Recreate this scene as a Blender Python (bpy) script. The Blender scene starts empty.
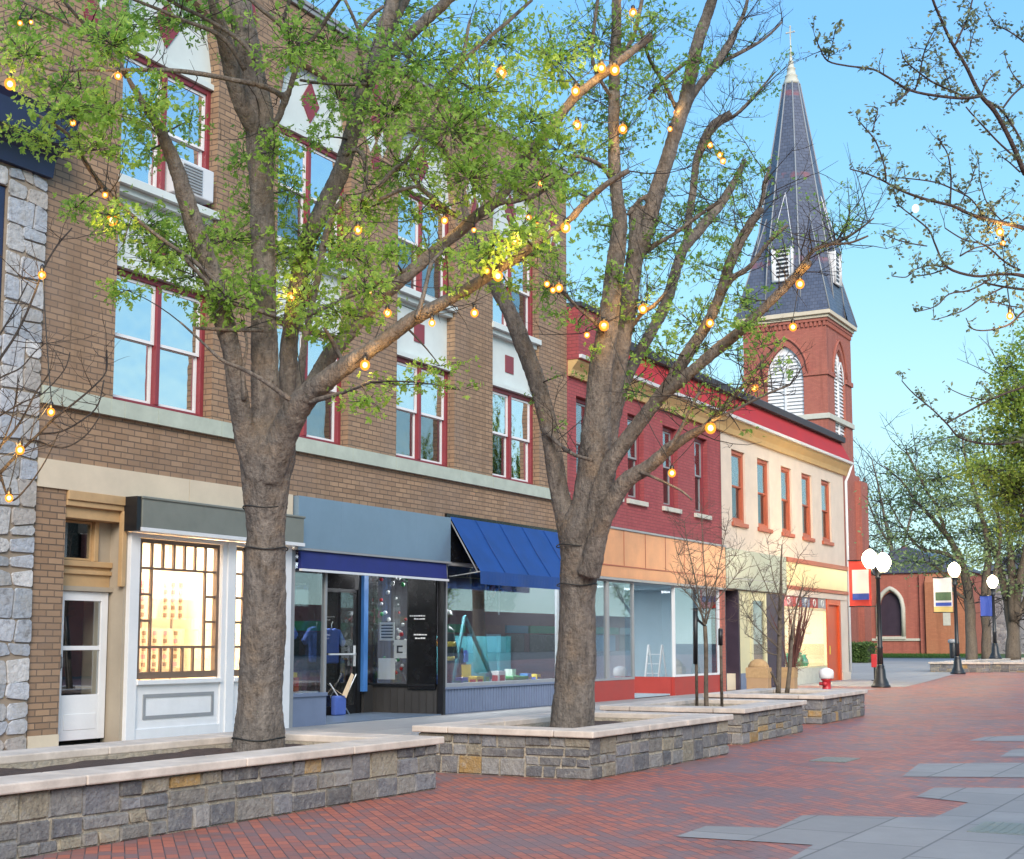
import bpy, math, random
import numpy as np
from mathutils import Vector, Matrix, noise
R = math.radians
random.seed(7)
scene = bpy.context.scene
COL = scene.collection

# ------------------------------------------------------------------ camera
FPX = 1400.0; PITCH = R(6.4); PY = 643 - FPX*math.tan(PITCH); CX = 512.0; CH = 1.4
PHI = math.atan((1305-CX)/(FPX/math.cos(PITCH)))
FW = Vector((math.cos(PHI)*math.cos(PITCH), math.sin(PHI)*math.cos(PITCH), math.sin(PITCH)))
RT = Vector((math.sin(PHI), -math.cos(PHI), 0))
UP = RT.cross(FW)
CAM = Vector((0, 0, CH))
cam = bpy.data.cameras.new('camera'); cam_o = bpy.data.objects.new('camera', cam); COL.objects.link(cam_o)
cam.sensor_fit = 'HORIZONTAL'; cam.sensor_width = 36; cam.lens = FPX/1024*36
cam.shift_y = (PY-429.5)/1024; cam.clip_end = 3000; cam.clip_start = .05
cam_o.matrix_world = Matrix(((RT.x, UP.x, -FW.x, 0), (RT.y, UP.y, -FW.y, 0), (RT.z, UP.z, -FW.z, CH), (0, 0, 0, 1)))
scene.camera = cam_o

def ray(x, y): return FW*FPX + RT*(x-CX) + UP*(PY-y)
def onY(x, y, Y): d = ray(x, y); return CAM + d*(Y/d.y)
def onX(x, y, X): d = ray(x, y); return CAM + d*(X/d.x)
def onZ(x, y, Z=0.): d = ray(x, y); return CAM + d*((Z-CH)/d.z)
def atD(x, y, D): return CAM + ray(x, y)*(D/FPX)
def depth(p): return (Vector(p)-CAM).dot(FW)

# ------------------------------------------------------------------ scene helpers
ORIGIN = {}
def thing(name, label, cat, loc=(0, 0, 0), group=None, kind=None):
    o = bpy.data.objects.new(name, None); COL.objects.link(o)
    o.empty_display_size = .2
    o.location = loc; o['label'] = label; o['category'] = cat
    if group: o['group'] = group
    if kind: o['kind'] = kind
    ORIGIN[o.name] = Vector(loc)
    return o
def tag(o, label=None, cat=None, group=None, kind=None):
    if label: o['label'] = label
    if cat: o['category'] = cat
    if group: o['group'] = group
    if kind: o['kind'] = kind
    return o
def dup(o, parent=None):
    c = o.copy(); COL.objects.link(c)
    if parent: c.parent = parent
    ORIGIN[c.name] = ORIGIN.get(o.name, Vector())
    for ch in list(o.children): dup(ch, c)
    return c

class MB:
    def __init__(s): s.v = []; s.f = []; s.c = []; s.sm = []
    def add(s, vs, fs, col=None, smooth=False):
        n = len(s.v); s.v.extend([tuple(p) for p in vs])
        for f in fs: s.f.append([n+i for i in f]); s.c.append(col); s.sm.append(smooth)
        return s
    def box(s, x0, x1, y0, y1, z0, z1, col=None):
        vs = [(x, y, z) for z in (z0, z1) for y in (y0, y1) for x in (x0, x1)]
        return s.add(vs, [(0, 2, 3, 1), (4, 5, 7, 6), (0, 1, 5, 4), (2, 6, 7, 3), (0, 4, 6, 2), (1, 3, 7, 5)], col)
    def obox(s, c, ax, ay, az, col=None):
        c = Vector(c); ax = Vector(ax); ay = Vector(ay); az = Vector(az)
        vs = [c + ax*i + ay*j + az*k for k in (-1, 1) for j in (-1, 1) for i in (-1, 1)]
        return s.add(vs, [(0, 2, 3, 1), (4, 5, 7, 6), (0, 1, 5, 4), (2, 6, 7, 3), (0, 4, 6, 2), (1, 3, 7, 5)], col)
    def bar(s, a, b, w, h=None, col=None):
        a = Vector(a); b = Vector(b); d = b-a; L = d.length; d.normalize()
        u = d.cross(Vector((0, 0, 1)));
        if u.length < .01: u = Vector((1, 0, 0))
        u.normalize(); v = u.cross(d)
        return s.obox((a+b)/2, d*L/2, u*w/2, v*(h or w)/2, col)
    def tube(s, pts, rad, n=8, smooth=True, cap=True, col=None):
        P = [Vector(p) for p in pts]
        if not hasattr(rad, '__len__'): rad = [rad]*len(P)
        vs = []; u = None
        for i, p in enumerate(P):
            d = (P[min(i+1, len(P)-1)]-P[max(i-1, 0)])
            if d.length < 1e-9: d = Vector((0, 0, 1))
            d.normalize()
            if u is None:
                u = d.cross(Vector((0, 0, 1)))
                if u.length < .1: u = d.cross(Vector((1, 0, 0)))
            u = (u - d*u.dot(d))
            if u.length < 1e-6: u = d.orthogonal()
            u.normalize(); w = d.cross(u)
            for k in range(n):
                a = 2*math.pi*k/n
                vs.append(p + (u*math.cos(a)+w*math.sin(a))*rad[i])
        fs = [(i*n+k, i*n+(k+1) % n, (i+1)*n+(k+1) % n, (i+1)*n+k) for i in range(len(P)-1) for k in range(n)]
        if cap: fs += [tuple(range(n-1, -1, -1)), tuple(range((len(P)-1)*n, len(P)*n))]
        return s.add(vs, fs, col, smooth)
    def lathe(s, c, prof, n=20, smooth=True, col=None):
        c = Vector(c); vs = []
        for r, z in prof:
            for k in range(n):
                a = 2*math.pi*k/n; vs.append(c+Vector((r*math.cos(a), r*math.sin(a), z)))
        m = len(prof)
        fs = [(i*n+k, i*n+(k+1) % n, (i+1)*n+(k+1) % n, (i+1)*n+k) for i in range(m-1) for k in range(n)]
        fs += [tuple(range(n-1, -1, -1)), tuple(range((m-1)*n, m*n))]
        return s.add(vs, fs, col, smooth)
    def ball(s, c, r, n=12, m=8, sz=1., col=None):
        return s.lathe(c, [(max(1e-4, r*math.sin(math.pi*i/m)), -r*sz*math.cos(math.pi*i/m)) for i in range(m+1)], n, True, col)
    def prism(s, poly, axis, a, b, col=None):
        def m(p, t):
            return {'y': (p[0], t, p[1]), 'x': (t, p[0], p[1]), 'z': (p[0], p[1], t)}[axis]
        n = len(poly); vs = [m(p, a) for p in poly]+[m(p, b) for p in poly]
        fs = [tuple(range(n)), tuple(range(2*n-1, n-1, -1))]+[(i, n+i, n+(i+1) % n, (i+1) % n) for i in range(n)]
        return s.add(vs, fs, col)
    def quad(s, a, b, c, d, col=None): return s.add([a, b, c, d], [(0, 1, 2, 3)], col)
    def build(s, name, mat, parent=None, bevel=0, fixn=True):
        me = bpy.data.meshes.new(name); o = bpy.data.objects.new(name, me); COL.objects.link(o)
        off = ORIGIN.get(parent.name, Vector()) if parent else Vector()
        V = np.array(s.v, dtype=np.float64).reshape(-1, 3) - np.array(off)
        me.from_pydata(V.tolist(), [], s.f)
        if any(c is not None for c in s.c):
            at = me.color_attributes.new('Col', 'FLOAT_COLOR', 'CORNER')
            arr = []
            for f, c in zip(s.f, s.c):
                c = c or (.5, .5, .5); arr += [c[0], c[1], c[2], 1.0]*len(f)
            at.data.foreach_set('color', arr)
        if any(s.sm): me.polygons.foreach_set('use_smooth', s.sm)
        for m in (mat if isinstance(mat, (list, tuple)) else [mat]): me.materials.append(m)
        if fixn:
            import bmesh
            bm = bmesh.new(); bm.from_mesh(me); bmesh.ops.recalc_face_normals(bm, faces=bm.faces); bm.to_mesh(me); bm.free()
        if parent: o.parent = parent; ORIGIN[o.name] = off
        else: ORIGIN[o.name] = Vector()
        if bevel:
            md = o.modifiers.new('bevel', 'BEVEL'); md.width = bevel; md.segments = 2; md.limit_method = 'ANGLE'; md.angle_limit = R(40)
        return o

# ------------------------------------------------------------------ materials
class N:
    def __init__(s, name):
        s.m = bpy.data.materials.new(name); s.m.use_nodes = True; s.t = s.m.node_tree
        s.b = s.t.nodes['Principled BSDF']; s.out = s.t.nodes['Material Output']
    def n(s, typ, **kw):
        x = s.t.nodes.new(typ)
        for k, v in kw.items():
            if k in x.inputs: x.inputs[k].default_value = v
            else: setattr(x, k, v)
        return x
    def l(s, a, b): s.t.links.new(a, b)
    def obj(s): return s.n('ShaderNodeTexCoord').outputs['Object']
    def mixc(s, fac, a, b, blend='MIX'):
        x = s.n('ShaderNodeMix'); x.data_type = 'RGBA'; x.blend_type = blend
        for i, v in ((0, fac), (6, a), (7, b)):
            if hasattr(v, 'links'): s.l(v, x.inputs[i])
            else: x.inputs[i].default_value = v if i == 0 else (*v[:3], 1)
        return x.outputs[2]
    def ramp(s, fac, stops):
        x = s.n('ShaderNodeValToRGB'); e = x.color_ramp.elements
        while len(e) < len(stops): e.new(.5)
        for i, (p, c) in enumerate(stops):
            e[i].position = p; e[i].color = (*(c if hasattr(c, '__len__') else (c, c, c)), 1)
        s.l(fac, x.inputs[0]); return x.outputs[0]
    def noise(s, vec, scale, detail=4, rough=.55):
        x = s.n('ShaderNodeTexNoise', Scale=scale, Detail=detail, Roughness=rough)
        if vec is not None: s.l(vec, x.inputs['Vector'])
        return x.outputs['Fac']
    def math(s, op, a, b=0., c=None):
        x = s.n('ShaderNodeMath'); x.operation = op
        for i, v in enumerate((a, b) if c is None else (a, b, c)):
            if hasattr(v, 'links'): s.l(v, x.inputs[i])
            else: x.inputs[i].default_value = v
        return x.outputs[0]
    def bump(s, h, strength=.4, dist=.01):
        x = s.n('ShaderNodeBump', Strength=strength, Distance=dist); s.l(h, x.inputs['Height']); s.l(x.outputs[0], s.b.inputs['Normal'])
    def set(s, col=None, rough=None, metal=None, spec=None):
        if col is not None:
            if hasattr(col, 'links'): s.l(col, s.b.inputs['Base Color'])
            else: s.b.inputs['Base Color'].default_value = (*col[:3], 1)
        if rough is not None:
            if hasattr(rough, 'links'): s.l(rough, s.b.inputs['Roughness'])
            else: s.b.inputs['Roughness'].default_value = rough
        if metal is not None: s.b.inputs['Metallic'].default_value = metal
        if spec is not None: s.b.inputs['Specular IOR Level'].default_value = spec
        return s

def scl(c, k): return tuple(x*k for x in c)
def painted(name, col, rough=.5, var=.18, scale=3., metal=0., bump=.06):
    m = N(name); v = m.obj()
    f = m.noise(v, scale, 6, .65); g = m.noise(v, scale*14, 3)
    c = m.mixc(m.ramp(f, [(.3, 0.), (.7, 1.)]), scl(col, 1-var), scl(col, 1+var*.6))
    c = m.mixc(m.math('MULTIPLY', g, .25), c, scl(col, .8))
    m.set(c, rough, metal)
    r = m.math('MULTIPLY_ADD', f, .25, rough-.12); m.l(r, m.b.inputs['Roughness'])
    if bump: m.bump(g, bump, .01)
    return m.m
def wall_uv(m):
    """object coordinates unrolled on a vertical wall: (along the wall, height)"""
    sep = m.n('ShaderNodeSeparateXYZ'); m.l(m.obj(), sep.inputs[0])
    g = m.n('ShaderNodeNewGeometry'); sn = m.n('ShaderNodeSeparateXYZ'); m.l(g.outputs['True Normal'], sn.inputs[0])
    side = m.math('GREATER_THAN', m.math('ABSOLUTE', sn.outputs[0]), .7)
    mx = m.n('ShaderNodeMix'); mx.data_type = 'FLOAT'
    m.l(side, mx.inputs[0]); m.l(sep.outputs[0], mx.inputs[2]); m.l(sep.outputs[1], mx.inputs[3])
    cmb = m.n('ShaderNodeCombineXYZ'); m.l(mx.outputs[0], cmb.inputs[0]); m.l(sep.outputs[2], cmb.inputs[1]); m.l(sep.outputs[1], cmb.inputs[2])
    return cmb.outputs[0]
def brick(name, c1, c2, mortar, bw=.23, rh=.085, ms=.009, stain=(.3, .2, .15), stain_amt=.35, bumpk=.7, rough=.85):
    m = N(name); uv = wall_uv(m)
    wob = m.n('ShaderNodeTexNoise', Scale=5., Detail=2.)
    m.l(uv, wob.inputs['Vector'])
    vm = m.n('ShaderNodeVectorMath'); vm.operation = 'MULTIPLY_ADD'; vm.inputs[1].default_value = (.012, .012, 0)
    m.l(wob.outputs['Color'], vm.inputs[0]); m.l(uv, vm.inputs[2])
    b = m.n('ShaderNodeTexBrick', Scale=1.); b.inputs['Brick Width'].default_value = bw; b.inputs['Row Height'].default_value = rh
    b.inputs['Mortar Size'].default_value = ms; b.inputs['Mortar Smooth'].default_value = .25; b.inputs['Bias'].default_value = 0
    b.inputs['Color1'].default_value = (*c1, 1); b.inputs['Color2'].default_value = (*c2, 1); b.inputs['Mortar'].default_value = (*mortar, 1)
    m.l(vm.outputs[0], b.inputs['Vector'])
    big = m.noise(uv, .55, 5, .6); fine = m.noise(uv, 38., 4, .6); mid = m.noise(uv, 4.5, 4)
    c = m.mixc(m.math('MULTIPLY', m.ramp(big, [(.42, 0.), (.72, 1.)]), stain_amt), b.outputs['Color'], stain)
    c = m.mixc(m.math('MULTIPLY', m.ramp(mid, [(.4, 0.), (.75, 1.)]), .3), c, scl(c1, .62))
    mp = m.n('ShaderNodeMapping'); mp.inputs['Scale'].default_value = (2.6, .22, 1.); m.l(uv, mp.inputs[0])
    strk = m.noise(mp.outputs[0], 1., 5, .6); c = m.mixc(m.math('MULTIPLY', m.ramp(strk, [(.52, 0.), (.68, 1.)]), .5), c, scl(c1, .42))
    c = m.mixc(m.math('MULTIPLY', fine, .3), c, scl(c1, .55))
    m.set(c, rough)
    h = m.math('MULTIPLY_ADD', b.outputs['Fac'], -1., m.math('MULTIPLY', fine, .35))
    m.bump(h, bumpk, .012)
    return m.m
def rubble(name, scale, cols, mortar, gap=.05):
    m = N(name); uv = wall_uv(m)
    mp = m.n('ShaderNodeMapping'); mp.inputs['Scale'].default_value = (scale*.8, scale, 0.); m.l(uv, mp.inputs[0])
    dn = m.n('ShaderNodeTexNoise', Scale=1.7, Detail=3.); m.l(mp.outputs[0], dn.inputs['Vector'])
    va = m.n('ShaderNodeVectorMath'); va.operation = 'MULTIPLY_ADD'; va.inputs[1].default_value = (.13, .13, 0); m.l(dn.outputs['Color'], va.inputs[0]); m.l(mp.outputs[0], va.inputs[2])
    v1 = m.n('ShaderNodeTexVoronoi'); v1.voronoi_dimensions = '2D'; v1.feature = 'DISTANCE_TO_EDGE'; m.l(va.outputs[0], v1.inputs['Vector']); v1.inputs['Scale'].default_value = 1; v1.inputs['Randomness'].default_value = .85
    v2 = m.n('ShaderNodeTexVoronoi'); v2.voronoi_dimensions = '2D'; m.l(va.outputs[0], v2.inputs['Vector']); v2.inputs['Scale'].default_value = 1; v2.inputs['Randomness'].default_value = .85
    sx = m.n('ShaderNodeSeparateColor'); m.l(v2.outputs['Color'], sx.inputs[0])
    c = m.ramp(sx.outputs[0], [(i/(len(cols)-1), k) for i, k in enumerate(cols)])
    fine = m.noise(uv, 16., 6, .65)
    c = m.mixc(m.math('MULTIPLY', m.ramp(fine, [(.35, 0.), (.75, 1.)]), .45), c, scl(cols[0], .55))
    e = m.ramp(v1.outputs['Distance'], [(gap*.5, 1.), (gap, 0.)])
    c = m.mixc(e, c, mortar)
    m.set(c, .88)
    h = m.math('ADD', m.ramp(v1.outputs['Distance'], [(0., 0.), (gap*2.5, 1.)]), m.math('MULTIPLY', fine, .35))
    m.bump(h, .8, .03); return m.m
def glass(name, refl=.35, tint=(.9, .95, .97), rough=.01, wav=.0, fk=.9):
    m = N(name); m.t.nodes.remove(m.b)
    tr = m.n('ShaderNodeBsdfTransparent', Color=(*tint, 1)); gl = m.n('ShaderNodeBsdfGlossy', Color=(.95, .97, 1, 1), Roughness=rough)
    lw = m.n('ShaderNodeLayerWeight', Blend=.35)
    f = m.math('MULTIPLY_ADD', lw.outputs['Fresnel'], fk, refl)
    f = m.math('MINIMUM', f, .95)
    mx = m.n('ShaderNodeMixShader'); m.l(f, mx.inputs[0]); m.l(tr.outputs[0], mx.inputs[1]); m.l(gl.outputs[0], mx.inputs[2])
    m.l(mx.outputs[0], m.out.inputs[0])
    if wav:
        nz = m.noise(m.obj(), 1.6, 2); bp = m.n('ShaderNodeBump', Strength=wav, Distance=.05); m.l(nz, bp.inputs['Height']); m.l(bp.outputs[0], gl.inputs['Normal'])
    return m.m
def emit(name, col, k):
    m = N(name); m.set((0, 0, 0), 1.); m.b.inputs['Emission Color'].default_value = (*col, 1); m.b.inputs['Emission Strength'].default_value = k
    return m.m
def leafmat(name, a, b, trans=.45, rough=.55):
    m = N(name); g = m.n('ShaderNodeNewGeometry')
    c = m.ramp(g.outputs['Random Per Island'], [(0., a), (.55, tuple((x+y)/2 for x, y in zip(a, b))), (1., b)])
    pos = m.noise(m.obj(), 1.3, 2); c = m.mixc(m.math('MULTIPLY', pos, .35), c, scl(a, .9))
    m.set(c, rough, spec=.3)
    tl = m.n('ShaderNodeBsdfTranslucent'); m.l(c, tl.inputs[0])
    mx = m.n('ShaderNodeMixShader'); mx.inputs[0].default_value = trans
    m.l(m.b.outputs[0], mx.inputs[1]); m.l(tl.outputs[0], mx.inputs[2]); m.l(mx.outputs[0], m.out.inputs[0])
    return m.m
def barkmat(name, c1, c2, c3, sc=1.):
    m = N(name); v = m.obj()
    mp = m.n('ShaderNodeMapping'); mp.inputs['Scale'].default_value = (1, 1, .3); m.l(v, mp.inputs[0])
    a = m.noise(mp.outputs[0], 9*sc, 7, .7); b = m.noise(v, 3.2*sc, 5, .6); d = m.noise(mp.outputs[0], 46*sc, 4, .6)
    c = m.mixc(m.ramp(a, [(.35, 0.), (.65, 1.)]), c1, c2)
    c = m.mixc(m.ramp(b, [(.5, 0.), (.7, 1.)]), c, c3)
    vo = m.n('ShaderNodeTexVoronoi', Scale=11*sc); m.l(mp.outputs[0], vo.inputs['Vector'])
    spots = m.math('MULTIPLY', m.ramp(vo.outputs['Distance'], [(.1, 1.), (.24, 0.)]), m.ramp(b, [(.46, 0.), (.56, 1.)]))
    c = m.mixc(m.math('MULTIPLY', spots, .8), c, scl(c3, .22))
    c = m.mixc(m.math('MULTIPLY', d, .5), c, scl(c1, .5))
    e = m.noise(v, 26*sc, 5, .7); c = m.mixc(m.math('MULTIPLY', m.ramp(e, [(.5, 0.), (.68, 1.)]), .55), c, scl(c1, .38)); c = m.mixc(m.math('MULTIPLY', m.ramp(e, [(.3, 1.), (.42, 0.)]), .35), c, scl(c2, 1.45))
    m.set(c, .9); m.bump(m.math('ADD', m.math('ADD', a, m.math('MULTIPLY', e, .7)), m.math('MULTIPLY', d, .5)), 1., .055); return m.m
def vcol(name, rough=.85, fine=30., k=.45, bumpk=.6):
    m = N(name); a = m.n('ShaderNodeAttribute', attribute_name='Col'); v = m.obj()
    f = m.noise(v, fine, 6, .65); g = m.noise(v, fine*.2, 5, .6)
    c = m.mixc(m.math('MULTIPLY', m.ramp(f, [(.35, 0.), (.75, 1.)]), k), a.outputs['Color'], (.05, .05, .05))
    c = m.mixc(m.math('MULTIPLY', m.ramp(g, [(.5, 0.), (.72, 1.)]), .5), c, (.30, .275, .23)); h = m.noise(v, fine*.55, 7, .7); c = m.mixc(m.math('MULTIPLY', m.ramp(h, [(.52, 0.), (.66, 1.)]), .5), c, (.36, .345, .32)); c = m.mixc(m.math('MULTIPLY', m.ramp(h, [(.34, 1.), (.45, 0.)]), .5), c, (.075, .07, .072))
    m.set(c, rough); m.bump(m.math('ADD', f, h), bumpk, .03); return m.m

M = dict(
  tan_brick=brick('tan_brick', (.41, .265, .16), (.28, .175, .105), (.095, .07, .055), .255, .088, .009, (.20, .16, .135), .6),
  red_brick=brick('dark_red_brick', (.42, .085, .09), (.33, .06, .07), (.20, .055, .06), .23, .082, .008, (.34, .10, .10), .45),
  church_brick=brick('church_brick', (.50, .155, .11), (.41, .12, .09), (.26, .13, .10), .26, .085, .008, (.45, .17, .11), .5),
  cream_paint=painted('cream_paint', (.68, .57, .46), .75, .12, 1.4, 0, .12),
  rubble=rubble('pale_rubble_stone', 1.9, [(.36, .39, .44), (.50, .52, .56), (.44, .45, .46), (.58, .58, .58)], (.24, .19, .15), .035),
  far_rubble=rubble('grey_rubble_stone', 4.6, [(.13, .13, .15), (.32, .32, .33), (.21, .21, .23), (.40, .39, .38)], (.34, .32, .30), .06),
  limestone=painted('limestone', (.56, .55, .47), .8, .14, 4., 0, .1),
  sage=painted('sage_belt_paint', (.45, .50, .42), .75, .16, 3., 0, .08),
  cream_band=painted('cream_band_paint', (.66, .56, .42), .7, .1, 2., 0, .06),
  panel=painted('pale_blue_panel', (.62, .68, .66), .6, .1, 1.2, 0, .05),
  maroon=painted('maroon_paint', (.24, .035, .045), .45, .18, 5.),
  crimson=painted('crimson_fascia_paint', (.44, .022, .022), .75, .15, 1.5),
  white=painted('white_paint', (.80, .80, .80), .45, .06, 3.),
  white_metal=painted('white_metal', (.74, .75, .76), .35, .05, 3.),
  ochre=painted('ochre_trim_paint', (.52, .34, .17), .55, .15, 4.),
  beige=painted('beige_paint', (.40, .34, .26), .65, .1, 2.),
  cornice_yellow=painted('yellow_cornice_paint', (.60, .40, .17), .6, .14, 1.5),
  navy=painted('navy_paint', (.018, .03, .085), .4, .25, 3.),
  slate=None,
  roof_dark=painted('dark_roofing', (.05, .05, .06), .7, .25, 2.),
  awning_grey=painted('grey_green_metal', (.20, .21, .18), .45, .15, 2.),
  grey_frame=painted('grey_frame_metal', (.30, .31, .32), .4, .1, 3.),
  steel_blue=painted('blue_grey_sign_metal', (.22, .31, .40), .35, .12, .8, .35),
  blue_canvas=painted('blue_canvas', (.010, .058, .24), .6, .22, 2.2, 0, .1),
  dark_canvas=painted('dark_blue_canvas', (.02, .03, .17), .7, .2, 3.),
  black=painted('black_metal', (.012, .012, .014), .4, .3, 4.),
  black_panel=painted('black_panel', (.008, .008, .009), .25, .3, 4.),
  slate_blue=painted('slate_blue_boards', (.17, .21, .31), .5, .12, 2.),
  dark_boards=painted('dark_boards', (.045, .042, .04), .6, .2, 2.),
  blue_post=painted('bright_blue_post', (.08, .25, .62), .4, .1, 2.),
  copper=painted('copper_sheet', (.70, .31, .14), .42, .3, .6, .2, .1),
  pale_green=painted('pale_green_sign', (.34, .37, .30), .4, .12, .7, .2),
  gold_sign=painted('pale_yellow_sign', (.80, .60, .29), .4, .12, .8, .1),
  terracotta=painted('terracotta_paint', (.45, .12, .06), .55, .15, 4.),
  red_bulk=painted('red_bulkhead_paint', (.40, .05, .04), .5, .12, 2.),
  orange_door=painted('orange_red_door', (.62, .10, .03), .45, .1, 2.),
  plum=painted('dark_plum_paint', (.045, .03, .05), .5, .2, 2.),
  pale_yellow=painted('pale_yellow_paint', (.62, .58, .36), .5, .08, 2.),
  louvre=painted('white_louvre_paint', (.74, .74, .75), .6, .08, 2.),
  dark_wood=painted('brown_muntin_wood', (.19, .125, .085), .5, .15, 6.),
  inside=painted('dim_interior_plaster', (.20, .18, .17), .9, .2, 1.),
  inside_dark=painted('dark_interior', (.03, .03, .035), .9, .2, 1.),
  inside_blue=painted('pale_blue_interior', (.40, .50, .55), .8, .1, 1.),
  shop_cream=painted('cream_shop_wall', (.78, .66, .48), .8, .08, 1.),
  curtain=painted('white_curtain', (.72, .75, .78), .9, .15, 6.),
  blind=painted('grey_curtain', (.32, .34, .37), .9, .15, 6.),
  glass=glass('window_glass', .74, (.92, .95, .97), .012, .3), lower_glass=glass('lower_sash_glass', .22, (.86, .9, .93), .012, .3),
  shop_glass=glass('shop_glass', .05, (.94, .96, .97), .006, 0, .4),
  dark_glass=glass('dark_shop_glass', .03, (.92, .94, .95), .006, 0, .3),
  mirror_glass=glass('reflecting_shop_glass', .05, (.92, .95, .96), .006, 0, .45),
  bulb=None, filament=emit('hot_filament', (1., .80, .42), 7.), globe=emit('lamp_globe_light', (1., .86, .55), 9.),
  lamp_iron=painted('lamp_iron', (.02, .022, .026), .4, .25, 6.),
  wire=painted('black_wire', (.02, .02, .02), .6, .1, 3.),
  moon=emit('moonlit_rock', (1., .95, .85), .7),
  coping=painted('limestone_coping', (.60, .52, .45), .8, .3, 3.5, 0, .25),
  ashlar=vcol('ashlar_stone', .85, 26., .4, .8),
  soil=painted('mulch', (.085, .055, .045), .95, .5, 14., 0, .9),
  bark=barkmat('grey_brown_bark', (.12, .10, .088), (.335, .285, .245), (.31, .23, .165)),
  dark_bark=barkmat('dark_bark', (.05, .04, .035), (.10, .08, .065), (.09, .075, .06), 1.3),
  purple_bark=barkmat('purple_brown_bark', (.09, .06, .055), (.19, .13, .115), (.16, .11, .09), 1.3), twig=painted('dark_twig', (.035, .028, .026), .85, .2, 6.),
  pale_twig=painted('pale_brown_twig', (.13, .095, .075), .85, .2, 6.), red_twig=painted('reddish_twig', (.14, .055, .045), .85, .2, 6.),
  far_bark=barkmat('far_bark', (.14, .11, .085), (.24, .19, .14), (.2, .15, .1), .6),
  leaf=leafmat('spring_leaf', (.23, .42, .065), (.54, .74, .17), .65),
  leaf2=leafmat('deeper_spring_leaf', (.18, .36, .065), (.44, .64, .16), .62),
  bud=leafmat('grey_green_bud', (.15, .19, .11), (.36, .40, .22), .45),
  far_leaf=leafmat('far_leaf', (.24, .33, .13), (.50, .60, .27), .6),
  far_leaf_b=leafmat('far_bright_leaf', (.26, .38, .06), (.56, .66, .15), .58),
  hedge=leafmat('hedge_leaf', (.06, .11, .03), (.17, .26, .07), .4),
  grass=leafmat('lawn_grass', (.05, .11, .02), (.11, .2, .04), .3),
  lawn=painted('lawn_soil', (.06, .11, .025), .9, .3, 4., 0, .4),
  carton=painted('tan_cardboard', (.42, .27, .15), .85, .1, 3.),
  burlap=painted('burlap', (.46, .30, .15), .95, .2, 12., 0, .4),
  red_paint=painted('hydrant_red', (.5, .03, .04), .4, .1, 5.),
  banner_red=painted('red_banner_cloth', (.62, .06, .04), .8, .1, 3.), banner_white=painted('white_banner_cloth', (.8, .72, .66), .8, .05, 3.),
  banner_blue=painted('blue_banner_cloth', (.05, .09, .38), .8, .1, 3.), banner_gold=painted('gold_banner_cloth', (.72, .52, .18), .8, .1, 3.),
  banner_green=painted('dark_green_banner_patch', (.10, .16, .08), .8, .3, 5.),
  pale_card=painted('peach_card', (.66, .50, .36), .8, .1, 3.), concrete=None, teal=painted('teal_paint', (.06, .26, .30), .5, .1, 3.), green=painted('bright_green', (.05, .34, .10), .4, .1, 3.),
  green_glass=painted('green_glassware', (.05, .5, .28), .2, .1, 3.), jersey=painted('blue_jersey', (.09, .16, .5), .8, .15, 4.),
  paper=painted('white_paper', (.7, .7, .68), .8, .05, 3.), pink=painted('faded_pink', (.55, .2, .22), .8, .1, 3.),
  yellow=painted('bright_yellow', (.8, .6, .08), .6, .1, 3.), skin=painted('tan_canvas', (.55, .42, .28), .8, .1, 3.),
  ac=painted('air_conditioner_plastic', (.66, .68, .7), .5, .06, 3.),
)
# slate: thin courses, faded red bands
def slate():
    m = N('spire_slate'); uv = wall_uv(m)
    b = m.n('ShaderNodeTexBrick', Scale=1.); b.inputs['Brick Width'].default_value = .34; b.inputs['Row Height'].default_value = .24; b.inputs['Mortar Size'].default_value = .012
    b.inputs['Color1'].default_value = (.095, .115, .175, 1); b.inputs['Color2'].default_value = (.06, .078, .13, 1); b.inputs['Mortar'].default_value = (.03, .03, .04, 1)
    m.l(uv, b.inputs['Vector'])
    sep = m.n('ShaderNodeSeparateXYZ'); m.l(uv, sep.inputs[0])
    w = m.math('SINE', m.math('MULTIPLY', sep.outputs[1], 1.02)); w = m.ramp(w, [(.965, 0.), (.985, 1.)])
    nz = m.noise(uv, 1.1, 4); p = m.math('MULTIPLY', w, m.ramp(nz, [(.45, 0.), (.6, .75)]))
    c = m.mixc(p, b.outputs['Color'], (.28, .08, .09))
    c = m.mixc(m.math('MULTIPLY', m.noise(uv, .7, 5), .45), c, (.13, .13, .16))
    m.set(c, .45); m.bump(m.math('MULTIPLY', b.outputs['Fac'], -1.), .5, .03); return m.m
M['slate'] = slate()
def halo_glass():  # bulb shell given its own emission, standing in for the orange halo
    m = N('amber_halo_glass'); m.t.nodes.remove(m.b); tr = m.n('ShaderNodeBsdfTransparent', Color=(1, .8, .45, 1)); em = m.n('ShaderNodeEmission', Color=(1., .30, .035, 1), Strength=1.3)
    mx = m.n('ShaderNodeMixShader'); mx.inputs[0].default_value = .5; m.l(tr.outputs[0], mx.inputs[1]); m.l(em.outputs[0], mx.inputs[2]); m.l(mx.outputs[0], m.out.inputs[0]); return m.m
M['bulb'] = halo_glass()
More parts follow.
